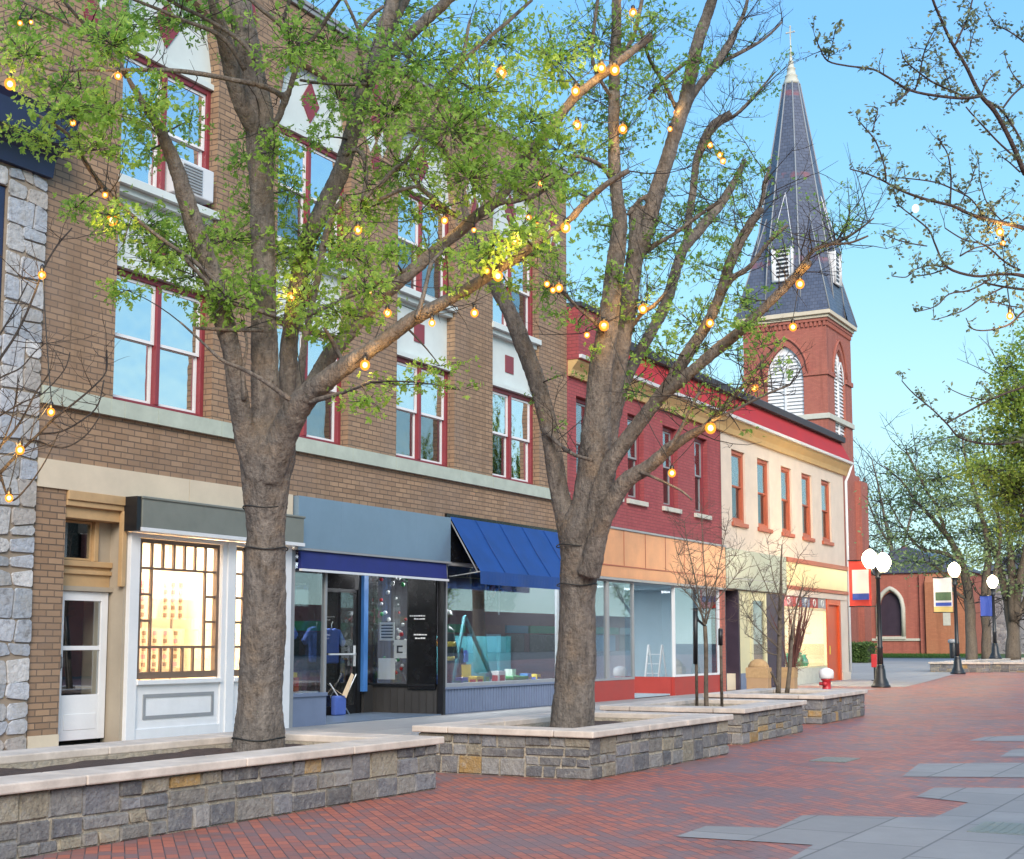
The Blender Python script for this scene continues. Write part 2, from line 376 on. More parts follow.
def concrete(name, col, jx=1.5, ang=0.):
    m = N(name); v = m.obj(); mp = m.n('ShaderNodeMapping'); mp.inputs['Rotation'].default_value = (0, 0, ang); m.l(v, mp.inputs[0])
    b = m.n('ShaderNodeTexBrick', Scale=1.); b.inputs['Brick Width'].default_value = jx; b.inputs['Row Height'].default_value = jx*.62; b.inputs['Mortar Size'].default_value = .01
    b.inputs['Color1'].default_value = (*col, 1); b.inputs['Color2'].default_value = (*scl(col, .82), 1); b.inputs['Mortar'].default_value = (*scl(col, .4), 1)
    m.l(mp.outputs[0], b.inputs['Vector'])
    f = m.noise(v, 2.2, 7, .65); g = m.noise(v, 40, 4)
    c = m.mixc(m.math('MULTIPLY', m.ramp(f, [(.35, 0.), (.75, 1.)]), .5), b.outputs['Color'], scl(col, .6))
    c = m.mixc(m.math('MULTIPLY', g, .3), c, scl(col, .6))
    m.set(c, .72); m.bump(m.math('ADD', m.math('MULTIPLY', b.outputs['Fac'], -1.), m.math('MULTIPLY', g, .3)), .4, .008); return m.m
M['concrete'] = concrete('pale_concrete', (.40, .38, .36), 3.0)
M['slab'] = concrete('weathered_slabs', (.33, .315, .305), .95)
def pavers():
    m = N('red_brick_pavers'); v = m.obj(); mp = m.n('ShaderNodeMapping'); mp.inputs['Rotation'].default_value = (0, 0, R(-45)); m.l(v, mp.inputs[0])
    b = m.n('ShaderNodeTexBrick', Scale=1.); b.inputs['Brick Width'].default_value = .172; b.inputs['Row Height'].default_value = .086; b.inputs['Mortar Size'].default_value = .0048; b.inputs['Mortar Smooth'].default_value = .3
    b.inputs['Color1'].default_value = (.52, .165, .105, 1); b.inputs['Color2'].default_value = (.36, .105, .075, 1); b.inputs['Mortar'].default_value = (.075, .045, .045, 1)
    m.l(mp.outputs[0], b.inputs['Vector'])
    b2 = m.n('ShaderNodeTexBrick', Scale=1.); b2.inputs['Brick Width'].default_value = .172; b2.inputs['Row Height'].default_value = .086; b2.inputs['Mortar Size'].default_value = 0.
    b2.inputs['Color1'].default_value = (0, 0, 0, 1); b2.inputs['Color2'].default_value = (1, 1, 1, 1); m.l(mp.outputs[0], b2.inputs['Vector'])
    big = m.noise(v, .55, 4, .6); mid = m.noise(v, 1.9, 3, .55)
    amt = m.math('ADD', m.math('MULTIPLY', b2.outputs['Color'], .22), m.math('ADD', m.math('MULTIPLY', big, .72), m.math('MULTIPLY', mid, .3)))
    c = m.mixc(m.math('MULTIPLY', m.ramp(amt, [(.56, 0.), (.70, 1.)]), .75), b.outputs['Color'], (.205, .165, .17))
    st = m.noise(v, .9, 6, .7); c = m.mixc(m.math('MULTIPLY', m.ramp(st, [(.54, 0.), (.7, 1.)]), .38), c, (.10, .055, .05)); gum = m.n('ShaderNodeTexVoronoi', Scale=2.3); m.l(v, gum.inputs['Vector']); c = m.mixc(m.math('MULTIPLY', m.ramp(gum.outputs['Distance'], [(.05, 1.), (.075, 0.)]), .55), c, (.06, .045, .045))
    fine = m.noise(v, 45., 4, .6)
    c = m.mixc(m.math('MULTIPLY', fine, .35), c, (.12, .05, .05))
    m.set(c, .62); r = m.math('MULTIPLY_ADD', mid, .3, .42); m.l(r, m.b.inputs['Roughness'])
    m.bump(m.math('ADD', m.math('MULTIPLY', b.outputs['Fac'], -1.), m.math('MULTIPLY', fine, .3)), .55, .008); return m.m
M['pavers'] = pavers()

# ------------------------------------------------------------------ sky and sun
SUN_EL, SUN_AZ = R(30), R(218)     # azimuth of the direction towards the sun, counter-clockwise from +X
w = bpy.data.worlds.new('World'); scene.world = w; w.use_nodes = True
nt = w.node_tree; bg = nt.nodes['Background']
sky = nt.nodes.new('ShaderNodeTexSky'); sky.sky_type = 'NISHITA'; sky.sun_disc = False
sky.sun_elevation = SUN_EL; sky.sun_rotation = R(90)-SUN_AZ
sky.air_density = 1.0; sky.dust_density = .2; sky.ozone_density = 1.2
hs = nt.nodes.new('ShaderNodeMix'); hs.data_type = 'RGBA'; hs.blend_type = 'MULTIPLY'; hs.inputs[0].default_value = 1
hs.inputs[7].default_value = (.80, 1.10, 1.04, 1)
nt.links.new(sky.outputs[0], hs.inputs[6])
# clear twilight blue laid over the physical sky by elevation (the air is deeper blue above, pale cyan low down)
tc = nt.nodes.new('ShaderNodeTexCoord'); sp_ = nt.nodes.new('ShaderNodeSeparateXYZ'); nt.links.new(tc.outputs['Generated'], sp_.inputs[0])
cr = nt.nodes.new('ShaderNodeValToRGB'); nt.links.new(sp_.outputs[2], cr.inputs[0])
while len(cr.color_ramp.elements) < 5: cr.color_ramp.elements.new(.5)
for e_, (p_, c_) in zip(cr.color_ramp.elements, [(0., (2.3, 3.0, 3.1)), (.17, (1.72, 2.8, 3.25)), (.28, (1.1, 2.4, 3.4)), (.41, (.78, 1.95, 3.6)), (1., (.6, 1.5, 3.0))]):
    e_.position = p_; e_.color = (*c_, 1)
mx_ = nt.nodes.new('ShaderNodeMix'); mx_.data_type = 'RGBA'; mx_.inputs[0].default_value = .86
nt.links.new(hs.outputs[2], mx_.inputs[6]); nt.links.new(cr.outputs[0], mx_.inputs[7]); nt.links.new(mx_.outputs[2], bg.inputs[0])
bg.inputs[1].default_value = .15
sl = bpy.data.lights.new('sun', 'SUN'); so = bpy.data.objects.new('sun', sl); COL.objects.link(so)
sl.energy = 2.2; sl.angle = R(32); sl.color = (1., .88, .76)
sd = Vector((math.cos(SUN_EL)*math.cos(SUN_AZ), math.cos(SUN_EL)*math.sin(SUN_AZ), math.sin(SUN_EL)))
so.rotation_euler = sd.to_track_quat('Z', 'Y').to_euler()
scene.view_settings.view_transform = 'Standard'; scene.view_settings.look = 'None'; scene.view_settings.exposure = 1.08; scene.view_settings.gamma = 1
scene.cycles.use_denoising = True
try: scene.cycles.denoiser = 'OPENIMAGEDENOISE'
except Exception: pass
scene.cycles.max_bounces = 8; scene.cycles.transparent_max_bounces = 16; scene.cycles.caustics_reflective = False; scene.cycles.caustics_refractive = False
scene.cycles.sample_clamp_indirect = 4

# ------------------------------------------------------------------ ground
def gz(x):
    t = min(1, max(0, (x-38)/60)); return .58*t*t*(3-2*t)
def onG(px, py, dz=0.):
    p = onZ(px, py, dz)
    for _ in range(12):
        z = gz(p.x)+dz
        q = onZ(px, py, z) if z < CH-.05 else p
        p = p.lerp(q, .5)
    return Vector((p.x, p.y, gz(p.x)+dz))
def sheet(name, xs, y0, y1, dz, mat):
    mb = MB()
    for a, b in zip(xs[:-1], xs[1:]):
        mb.quad((a, y0, gz(a)+dz), (b, y0, gz(b)+dz), (b, y1, gz(b)+dz), (a, y1, gz(a)+dz))
    return tag(mb.build(name, mat), kind='structure')
sheet('ground', [-900, -40, 0, 38, 44, 50, 56, 62, 68, 74, 80, 86, 92, 98, 150, 400, 1200], -900, 900, -.012, painted('ground_asphalt', (.10, .095, .09), .9, .2, .5))
sheet('brick_pavement', [-20, 0, 20, 38, 42, 46, 50, 54, 58, 62, 66, 70, 74, 78, 82, 86, 90, 96], -12, 14.9, 0., M['pavers'])
def patch(mb, pix, dz):
    pts = [onG(x, y) for x, y in pix]
    mb.add([(p.x, p.y, gz(p.x)+dz) for p in pts], [tuple(range(len(pts)))])
sl_ = MB()
patch(sl_, [(676, 837), (706, 826.5), (776, 828.6), (803, 815.7), (934, 818), (968, 803), (916, 797), (934, 788), (1030, 788.5), (1060, 859), (1000, 900), (700, 900), (790, 859), (813, 845.5)], .005)
patch(sl_, [(902, 777), (919, 764), (1040, 763), (1040, 778)], .005)
patch(sl_, [(968, 741), (985, 737), (1040, 735), (1040, 742)], .005)
patch(sl_, [(1000, 757), (1012, 750), (1040, 748), (1040, 757)], .005)
tag(sl_.build('stone_paving', M['slab']), kind='structure')
fc = MB()
xs = [44.6+i*4.4 for i in range(13)]
for a, b in zip(xs[:-1], xs[1:]):
    ya0, yb0 = 11.0+(a-44.6)*.10, 11.0+(b-44.6)*.10
    fc.quad((a, ya0, gz(a)+.006), (b, yb0, gz(b)+.006), (b, 26, gz(b)+.006), (a, 26, gz(a)+.006))
tag(fc.build('concrete_walk', M['concrete']), kind='structure')
lw = MB()
for a, b in zip([84, 86, 90, 95, 99.6, 110], [86, 90, 95, 99.6, 110, 130]):
    lw.quad((a, 14, gz(a)+.03), (b, 14, gz(b)+.03), (b, 60, gz(b)+.03), (a, 60, gz(a)+.03))
tag(lw.build('lawn', M['lawn']), kind='structure')
sw = MB(); sw.box(13, 52, 11.4, 14.68, .0, .012)
tag(sw.build('shop_sidewalk', M['concrete']), kind='structure')

def grass_patch(name, x0, x1, y0, y1, n, seed):
    rnd = random.Random(seed); mb = MB()
    for _ in range(n):
        x = rnd.uniform(x0, x1); y = rnd.uniform(y0, y1); z = gz(x)+.03; h = rnd.uniform(.05, .13); a = rnd.uniform(0, 6.3)
        d = Vector((math.cos(a), math.sin(a), 0)); t = Vector((rnd.uniform(-.05, .05), rnd.uniform(-.05, .05), h))
        p = Vector((x, y, z)); mb.add([p-d*.02, p+d*.02, p+t], [(0, 1, 2)])
    return tag(mb.build(name, M['grass'], fixn=False), kind='stuff')
grass_patch('grass', 84.5, 99.4, 18, 28, 9000, 5)

for (px, py), lab in (((835, 760), 'dark iron utility cover set in the brick paving beyond the planters'), ((1006, 829), 'dark utility cover set in the blue grey slabs at the bottom right')):
    p = onG(px, py); mb = MB(); mb.box(p.x-.34, p.x+.34, p.y-.22, p.y+.22, .002, .009)
    for k in range(6): mb.box(p.x-.3, p.x+.3, p.y-.19+k*.065, p.y-.165+k*.065, .008, .012)
    tag(mb.build('utility_cover', M['awning_grey']), lab, 'utility cover', 'utility covers in the paving')

# ------------------------------------------------------------------ walls
Y0 = 14.7
def wall(mb, u0, u1, z0, z1, holes, M_, thick, arch_n=14):
    """front face of a wall on the (u, z) plane with real openings. hole = (ua, ub, za, zb, spring or None, 'gothic'/'round')"""
    hs_ = [h if len(h) == 6 else (*h[:4], None, None) for h in holes]
    us = sorted({u0, u1, *[h[0] for h in hs_], *[h[1] for h in hs_]}); us = [u for u in us if u0-1e-6 <= u <= u1+1e-6]
    zs = sorted({z0, z1, *[h[2] for h in hs_], *[h[3] for h in hs_]}); zs = [z for z in zs if z0-1e-6 <= z <= z1+1e-6]
    for a, b in zip(us[:-1], us[1:]):
        for c, d in zip(zs[:-1], zs[1:]):
            mu, mz = (a+b)/2, (c+d)/2
            if any(h[0] < mu < h[1] and h[2] < mz < h[3] for h in hs_): continue
            mb.quad(M_(a, 0, c), M_(b, 0, c), M_(b, 0, d), M_(a, 0, d))
    for ua, ub, za, zb, sp, kind in hs_:
        zt = sp if sp else zb
        mb.quad(M_(ua, 0, za), M_(ua, thick, za), M_(ua, thick, zt), M_(ua, 0, zt))
        mb.quad(M_(ub, 0, za), M_(ub, thick, za), M_(ub, thick, zt), M_(ub, 0, zt))
        if za > z0+1e-6: mb.quad(M_(ua, 0, za), M_(ub, 0, za), M_(ub, thick, za), M_(ua, thick, za))
        if not sp: mb.quad(M_(ua, 0, zb), M_(ub, 0, zb), M_(ub, thick, zb), M_(ua, thick, zb))
        else:
            pts = arch_pts(ua, ub, sp, zb, kind, arch_n)
            for (a, ha), (b, hb) in zip(pts[:-1], pts[1:]):
                if zb-min(ha, hb) > 1e-4: mb.quad(M_(a, 0, ha), M_(b, 0, hb), M_(b, 0, zb), M_(a, 0, zb))
                mb.quad(M_(a, 0, ha), M_(b, 0, hb), M_(b, thick, hb), M_(a, thick, ha))
def arch_pts(ua, ub, sp, zb, kind, n=14):
    out = []
    for i in range(n+1):
        t = -1+2*i/n; u = (ua+ub)/2 + t*(ub-ua)/2
        if kind == 'gothic':
            k = (1-abs(t))                      # two arcs meeting in a point
            h = math.sqrt(max(0, 1-(1-k)**2*1.0)) if False else math.sin(math.acos(min(1, (abs(t)+.6)/1.6)))/math.sin(math.acos(.6/1.6))
        elif kind == 'flat': h = min(1., (1-abs(t)**3.2)**(1/3.2))
        else: h = math.sqrt(max(0, 1-t*t))
        out.append((u, sp+(zb-sp)*h))
    return out
FRONT = lambda Y: (lambda u, d, z: (u, Y+d, z))
SIDE = lambda X: (lambda u, d, z: (X+d, u, z))

def arch_slab(mb, ua, ub, z0, sp, zt, kind, M_, d0, d1):
    pts = [(ua, z0)] + arch_pts(ua, ub, sp, zt, kind) + [(ub, z0)]
    n = len(pts); vs = [M_(u, d0, z) for u, z in pts]+[M_(u, d1, z) for u, z in pts]
    mb.add(vs, [tuple(range(n)), tuple(range(2*n-1, n-1, -1))]+[(i, n+i, n+(i+1) % n, (i+1) % n) for i in range(n)])

def fbox(mb, x0, x1, y0, y1, z0, z1): mb.box(x0, x1, y0, y1, z0, z1)
def ring(mb, x0, x1, z0, z1, y0, y1, t, tb=None):
    tb = tb or t
    mb.box(x0, x0+t, y0, y1, z0, z1); mb.box(x1-t, x1, y0, y1, z0, z1)
    mb.box(x0+t, x1-t, y0, y1, z1-t, z1); mb.box(x0+t, x1-t, y0, y1, z0, z0+tb)
def curtain(mb, x0, x1, y, z0, z1, seed, amp=.014):
    rnd = random.Random(seed); n = 22; ph = rnd.uniform(0, 6)
    for i in range(n):
        a, b = x0+(x1-x0)*i/n, x0+(x1-x0)*(i+1)/n
        ya, yb = y+amp*math.sin(i*1.9+ph), y+amp*math.sin((i+1)*1.9+ph)
        mb.add([(a, ya, z0), (b, yb, z0), (b, yb, z1), (a, ya, z1)], [(0, 1, 2, 3)], None, True)
def sash_window(parent, x0, x1, z0, z1, y, frame, sash, lights=2, seed=0, low='dark', ft=.085, split=.5, glass_m='glass', label=None, no_sash=False):
    f = MB(); ring(f, x0, x1, z0, z1, y, y+.14, ft)
    wl = (x1-x0-ft*(lights+1)*1.0)/lights if lights > 1 else (x1-x0-2*ft)
    if lights > 1:
        for i in range(1, lights): f.box(x0+ft+(wl+ft)*i-ft, x0+(wl+ft)*i+ft-0.0, y-.012, y+.138, z0+ft, z1-ft)
    fo = f.build('window', M[frame], parent, bevel=.008)
    if label: fo['label'] = label
    for i in range(lights):
        a = x0+ft+(wl+ft)*i + (.0 if lights == 1 else 0); b = a+wl; c, d = z0+ft, z1-ft
        zm = c+(d-c)*split
        s = MB(); t = .045
        ring(s, a+.004, b-.004, zm-.0, d-.004, y+.035, y+.075, t); ring(s, a+.004, b-.004, c+.004, zm+.03, y+.078, y+.115, t)
        s.build('sash', M[sash], fo)
        g = MB(); g.box(a+t, b-t, y+.052, y+.056, zm+t*.5, d-t); g.build('pane', M[glass_m if lights > 1 else 'lower_glass'], fo)
        g = MB(); g.box(a+t, b-t, y+.095, y+.099, c+t, zm); g.build('pane', M['dark_glass' if lights == 1 else ('lower_glass' if (seed*5+i*3) % 4 < 2 else glass_m)], fo)
        cu = MB(); k = (seed*7+i*3) % 5
        curtain(cu, a+.01, b-.01, y+.135, zm-(0 if low != 'full' else (zm-c)), d, seed+i)
        if low == 'mixed' and k in (1, 3): curtain(cu, a+.01, a+(b-a)*.62, y+.15, c, zm, seed+9)
        cu.build('curtain', M['curtain'], fo, fixn=False)
        if low == 'mixed' and k not in (1, 3):
            cb = MB(); curtain(cb, a+(b-a)*.0, b, y+.17, c, zm, seed+3); cb.build('curtain', M['blind'], fo, fixn=False)
    return fo

# ================================================================== 1  tan brick commercial building
BX0, BX1, BZ = 13.11, 28.73, 12.5
b1 = thing('brick_commercial_building', 'long three storey tan brick building with paired dark red windows and three shopfronts', 'building', (20.9, 14.7, 0))
BAY = [(14.45+3.61*k, 16.53+3.61*k) for k in range(4)]
holes = [(13.65, 28.52, 0, 3.49)] + [(a, b, 4.86, 11.5, 10.55, 'flat') for a, b in BAY]
mb = MB(); wall(mb, BX0, BX1, 0, BZ, holes, FRONT(Y0), .22)
# sides, back, roof
mb.quad((BX0, Y0, 0), (BX0, 34, 0), (BX0, 34, BZ), (BX0, Y0, BZ)); mb.quad((BX1, Y0, 0), (BX1, 34, 0), (BX1, 34, BZ), (BX1, Y0, BZ)); mb.quad((BX0, 34, 0), (BX1, 34, 0), (BX1, 34, BZ), (BX0, 34, BZ))
mb.build('brick_wall', M['tan_brick'], b1, fixn=False)
mb = MB(); mb.box(BX0+.01, BX1-.01, Y0+.25, 33.9, 12.05, 12.2); mb.build('roof', M['roof_dark'], b1)
mb = MB(); mb.box(BX0+.02, BX1-.02, Y0+1.6, Y0+1.68, 4.2, 12.0)
mb.box(BX0+.02, BX1-.02, Y0+.24, Y0+1.6, 8.0, 8.05)
for k in range(5):
    x = (BX0+.05) if k == 0 else (BX1-.1 if k == 4 else 14.45+3.61*k-.76)
    mb.box(x, x+.05, Y0+.24, Y0+1.6, 4.2, 12.0)
mb.build('inner_wall', M['inside'], b1)
mb = MB(); mb.box(BX0-.05, BX1+.03, Y0-.09, Y0+.3, 12.5, 12.58); mb.box(BX0-.05, BX1+.03, Y0-.06, Y0-.003, 12.42, 12.5); mb.build('parapet_coping', M['grey_frame'], b1, bevel=.01)
# stone belt in blocks, with the sills
mb = MB(); x = BX0
for e in [14.35, 14.62, 15.3, 16.7, 18.0, 19.4, 20.2, 21.57, 23.9, 25.2, 27.5, BX1]:
    mb.box(x+.006, e-.006, Y0-.075, Y0-.002, 4.62, 4.86); x = e
mb.box(BX0+.02, BX1-.02, Y0-.07, Y0-.003, 4.63, 4.85)
mb.build('stone_belt', M['sage'], b1)
mb = MB(); mb.box(BX0, 16.05, Y0-.03, Y0-.002, 3.49, 3.875); mb.box(16.06, 18.57, Y0-.03, Y0-.002, 3.49, 3.875); mb.build('stone_lintel', M['cream_band'], b1)
for k, (a, b) in enumerate(BAY):
    sash_window(b1, a+.005, b-.005, 4.87, 6.86, Y0+.16, 'maroon', 'white', 2, 11+k*3, 'mixed')
    sash_window(b1, a+.005, b-.005, 8.20, 10.22, Y0+.16, 'maroon', 'white', 2, 31+k*5, 'mixed' if k else 'full')
    mb = MB(); mb.box(a+.003, b-.003, Y0+.19, Y0+.23, 6.95, 7.98)
    mb.box(a+.003, b-.003, Y0+.06, Y0+.22, 6.865, 6.95); mb.box(a+.003, b-.003, Y0+.05, Y0+.215, 7.98, 8.075); mb.box(a-.03, b+.03, Y0-.05, Y0+.2, 8.08, 8.195)
    sp = mb.build('spandrel_panel', M['panel'], b1)
    mb = MB(); c = (a+b)/2; mb.box(c-.18, c+.18, Y0+.172, Y0+.188, 7.28, 7.66); mb.build('square_ornament', M['maroon'], sp)
    mb = MB(); arch_slab(mb, a+.004, b-.004, 10.32, 10.55, 11.49, 'flat', FRONT(Y0), .17, .215); mb.box(a+.004, b-.004, Y0+.10, Y0+.21, 10.225, 10.315)
    ap = mb.build('arch_panel', M['panel'], b1)
    mb = MB(); mb.prism([(c-.26, 10.92), (c, 10.55), (c+.26, 10.92), (c, 11.32)], 'y', Y0+.15, Y0+.168); mb.build('diamond_ornament', M['maroon'], ap)
for k, x in enumerate([13.78, 17.28, 20.9, 24.5, 28.05]):
    for z, s in ((11.75, .17), (11.15, .2), (10.35, .17)):
        if k in (0, 4) and z > 11.5: continue
        mb = MB(); mb.prism([(x-s*.8, z), (x, z-.34), (x+s*.8, z), (x, z+.34)], 'y', Y0-.02, Y0-.002)
        mb.build('diamond_tile', M['maroon'], b1)
    mb = MB(); mb.prism([(x-.34, 10.75), (x-.19, 10.5), (x-.04, 10.75), (x-.19, 11.)], 'y', Y0-.018, Y0-.002); mb.prism([(x+.34, 10.75), (x+.19, 10.5), (x+.04, 10.75), (x+.19, 11.)], 'y', Y0-.018, Y0-.002)
    mb.build('white_tile', M['panel'], b1)

# --- doorway on the left
mb = MB()
mb.box(13.66, 14.77, 14.97, 15.05, 2.12, 2.55); mb.box(13.66, 14.77, 14.93, 14.97, 2.36, 2.42); mb.box(13.66, 14.77, 14.92, 14.98, 2.47, 2.55)
mb.box(13.66, 14.77, Y0-.04, Y0+.02, 3.36, 3.49); mb.box(13.66, 14.77, Y0-.01, Y0+.05, 3.28, 3.36); mb.box(13.66, 14.77, Y0+.05, 15.05, 3.12, 3.485)
mb.box(13.66, 13.74, 14.93, 15.05, 2.55, 3.12); mb.box(14.42, 14.5, 14.93, 15.05, 2.55, 3.12)
mb.box(14.7, 14.78, Y0-.03, Y0+.05, 2.2, 3.28)
mb.build('door_surround', M['ochre'], b1, bevel=.008)
mb = MB(); mb.box(14.775, 14.85, Y0+.0, 15.06, 0, 3.48); mb.box(14.5, 14.775, 14.985, 15.06, 2.55, 3.12); mb.box(13.66, 14.77, 14.9, 15.06, 2.125, 2.19); mb.build('door_reveal', M['beige'], b1)
mb = MB(); mb.box(13.12, 13.65, Y0-.02, Y0-.002, 0, .18); mb.build('door_plinth', M['cream_band'], b1)
tw = MB(); ring(tw, 13.745, 14.415, 2.56, 3.11, 14.99, 15.03, .03); tw = tw.build('transom_window', M['ochre'], b1)
mb = MB(); mb.box(13.775, 14.385, 15.005, 15.01, 2.59, 3.08); mb.build('pane', M['mirror_glass'], tw)
mb = MB(); curtain(mb, 13.78, 14.02, 15.06, 2.57, 3.1, 4); mb.build('curtain', M['curtain'], tw, fixn=False)
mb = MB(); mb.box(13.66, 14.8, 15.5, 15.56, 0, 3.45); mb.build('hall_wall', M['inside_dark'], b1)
d = MB(); X0d, X1d = 13.79, 14.735
ring(d, X0d, X1d, .06, 2.12, 14.95, 15.0, .13, .62); d.box(X0d+.1, X1d-.1, 14.955, 14.995, 1.30, 1.36)
d.box(X0d+.18, X1d-.18, 14.943, 14.952, .2, .42)
dr = d.build('door', M['white'], b1, bevel=.006)
mb = MB(); mb.box(X0d+.13, X1d-.13, 14.975, 14.98, .68, 1.99); mb.build('pane', M['mirror_glass'], dr)
mb = MB(); mb.box(X0d+.03, X0d+.07, 14.91, 14.95, 1.02, 1.25); mb.tube([(X0d+.05, 14.91, 1.05), (X0d+.05, 14.87, 1.08), (X0d+.05, 14.87, 1.19), (X0d+.05, 14.91, 1.22)], .012, 6); mb.build('handle', M['grey_frame'], dr)

# --- white shop with lit leaded windows
SA0, SA1 = 14.85, 18.52
mb = MB()
mb.box(SA0-.02, 15.02, Y0-.07, Y0+.12, 0, 2.99); mb.box(16.83, 16.93, Y0-.05, Y0+.1, .0, 2.99); mb.box(16.93, 17.12, Y0-.075, Y0+.12, 0, 2.99); mb.box(18.32, SA1, Y0-.07, Y0+.12, 0, 2.99)
mb.box(15.02, 18.32, Y0-.045, Y0+.1, 2.93, 2.99)
for a, b in ((15.02, 16.83), (17.12, 18.32)):
    mb.box(a, b, Y0-.02, Y0+.1, .06, .86); mb.box(a-.0, b, Y0-.09, Y0+.1, .80, .865); mb.box(a, b, Y0-.05, Y0+.0, .0, .17)
mb.build('shopfront', M['white'], b1, bevel=.006)
for a, b in ((15.02, 16.83), (17.12, 18.32)):
    mb = MB(); ring(mb, a+.18, b-.12, .30, .66, Y0-.034, Y0-.02, .05); mb.build('panel_moulding', M['grey_frame'], b1)
for a, b in ((15.06, 16.80), (17.14, 18.30)):
    mb = MB(); ring(mb, a, b, .88, 2.92, Y0-.01, Y0+.07, .06, .1)
    z0, z1 = .98, 2.86; x0, x1 = a+.06, b-.06; t = .018; y0, y1 = Y0+.005, Y0+.05
    cw = (x1-x0)/7 if b-a > 1.5 else (x1-x0)/5
    ncol = 7 if b-a > 1.5 else 5
    for zz in (z0+.36, z1-.37): mb.box(x0, x1, y0, y1, zz-t, zz+t)
    for i in range(1, ncol):
        xx = x0+(x1-x0)*i/ncol
        if i in (1, ncol-1): mb.box(xx-t, xx+t, y0+.002, y1-.002, z0, z1)
        else: mb.box(xx-t, xx+t, y0+.002, y1-.002, z1-.37, z1); mb.box(xx-t, xx+t, y0+.002, y1-.002, z0, z0+.36)
    for s in (1/3, 2/3):
        zz = z0+.36+(z1-z0-.73)*s
        mb.box(x0, x0+(x1-x0)/ncol, y0, y1, zz-t, zz+t); mb.box(x1-(x1-x0)/ncol, x1, y0, y1, zz-t, zz+t)
    wo = mb.build('window', M['dark_wood'], b1)
    mb = MB(); mb.box(x0, x1, Y0+.058, Y0+.063, z0, z1); mb.build('pane', M['shop_glass'], wo)
mb = MB()
mb.box(14.9, 18.5, 17.2, 17.25, .3, 3.4); mb.box(14.87, 14.92, Y0+.13, 17.2, .3, 3.4); mb.box(18.47, 18.52, Y0+.13, 17.2, .3, 3.4); mb.box(14.9, 18.5, Y0+.13, 17.2, 3.3, 3.35); mb.box(14.9, 18.5, Y0+.13, 17.2, .7, .75)
mb.build('shop_interior', M['shop_cream'], b1)
al = bpy.data.lights.new('shop_ceiling_light', 'AREA'); ao = bpy.data.objects.new('shop_ceiling_light', al); COL.objects.link(ao)
al.shape = 'RECTANGLE'; al.size = 3.2; al.size_y = 1.6; al.energy = 250; al.color = (1., .84, .66); ao.location = (16.7, 15.95, 3.27)
# roller awning box
mb = MB(); mb.box(14.82, 18.56, Y0-.28, Y0-.035, 3.05, 3.485); mb.box(14.8, 18.58, Y0-.3, Y0-.035, 3.46, 3.5)
ab = mb.build('awning_box', M['awning_grey'], b1, bevel=.012)
mb = MB(); mb.box(14.8, 18.57, Y0-.30, Y0-.04, 2.995, 3.05); mb.build('front_bar', M['white_metal'], ab)
mb = MB(); mb.box(14.72, 14.8, Y0-.27, Y0-.02, 3.0, 3.49); mb.build('end_cap', M['black'], ab)

# --- blue sign band
mb = MB(); mb.box(18.6, 23.42, Y0-.13, Y0-.01, 2.99, 3.86)
for x in (19.8, 21.0, 22.2): mb.box(x-.003, x+.003, Y0-.132, Y0-.12, 2.995, 3.855)
sb = mb.build('sign_band', M['steel_blue'], b1, bevel=.01)
mb = MB(); mb.box(18.58, 23.44, Y0-.145, Y0-.012, 2.95, 2.988); mb.build('sign_trim', M['grey_frame'], sb)
mb = MB(); mb.prism([(Y0-.13, 2.66), (Y0-.12, 2.64), (Y0-.05, 2.64), (Y0-.06, 2.945), (Y0-.10, 2.945)], 'x', 18.7, 23.3)
bv = mb.build('roller_awning', M['dark_canvas'], b1)
mb = MB(); mb.box(18.68, 23.32, Y0-.16, Y0-.10, 2.60, 2.64); mb.build('front_bar', M['white_metal'], bv)

# --- recessed blue shop
for q in ((18.56, 18.66, Y0-.03, Y0+.1, 0, 2.95), (23.32, 23.397, Y0-.04, Y0+.1, 0, 3.0), (19.54, 19.60, Y0-.0, Y0+.08, .5, 2.9)):
    mb = MB(); mb.box(*q); mb.build('shopfront_post', M['black' if q[0] > 23 else 'grey_frame'], b1)
mb = MB(); mb.box(18.66, 19.6, Y0-.01, Y0+.08, 0, .5); mb.box(19.53, 19.6, Y0+.08, 16.3, 0, .5); mb.box(18.66, 19.6, Y0-.04, Y0+.08, .5, .56); mb.build('bulkhead', M['slate_blue'], b1, bevel=.005)
mb = MB(); mb.box(18.66, 19.54, Y0+.03, Y0+.035, .56, 2.9); w0 = mb.build('display_window', M['dark_glass'], b1)
mb = MB(); mb.box(19.562, 19.567, Y0+.09, 16.3, .5, 2.9); mb.build('display_window', M['dark_glass'], b1)
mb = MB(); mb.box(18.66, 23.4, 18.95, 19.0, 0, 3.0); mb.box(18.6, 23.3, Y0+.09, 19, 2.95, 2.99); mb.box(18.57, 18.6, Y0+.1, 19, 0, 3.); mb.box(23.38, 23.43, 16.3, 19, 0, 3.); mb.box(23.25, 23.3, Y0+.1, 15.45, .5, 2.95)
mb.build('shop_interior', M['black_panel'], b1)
dm = MB()
ring(dm, 21.6, 22.72, .03, 2.45, 16.3, 16.35, .07, .16); dm.box(21.66, 22.66, 16.305, 16.345, 1.17, 1.21);
for a in (19.6, 21.5, 22.72):
    mb = MB(); mb.box(a, a+.1, 16.28, 16.36, 0, 2.95); mb.build('door_post', M['black'], b1)
dr = dm.build('door', M['black'], b1)
mb = MB(); mb.box(21.67, 22.65, 16.322, 16.327, .19, 2.38); mb.build('pane', M['dark_glass'], dr)
mb = MB(); mb.box(21.75, 22.62, 16.24, 16.27, 1.17, 1.2); mb.box(22.57, 22.6, 16.24, 16.28, .95, 1.35); mb.build('handle', M['white_metal'], dr)
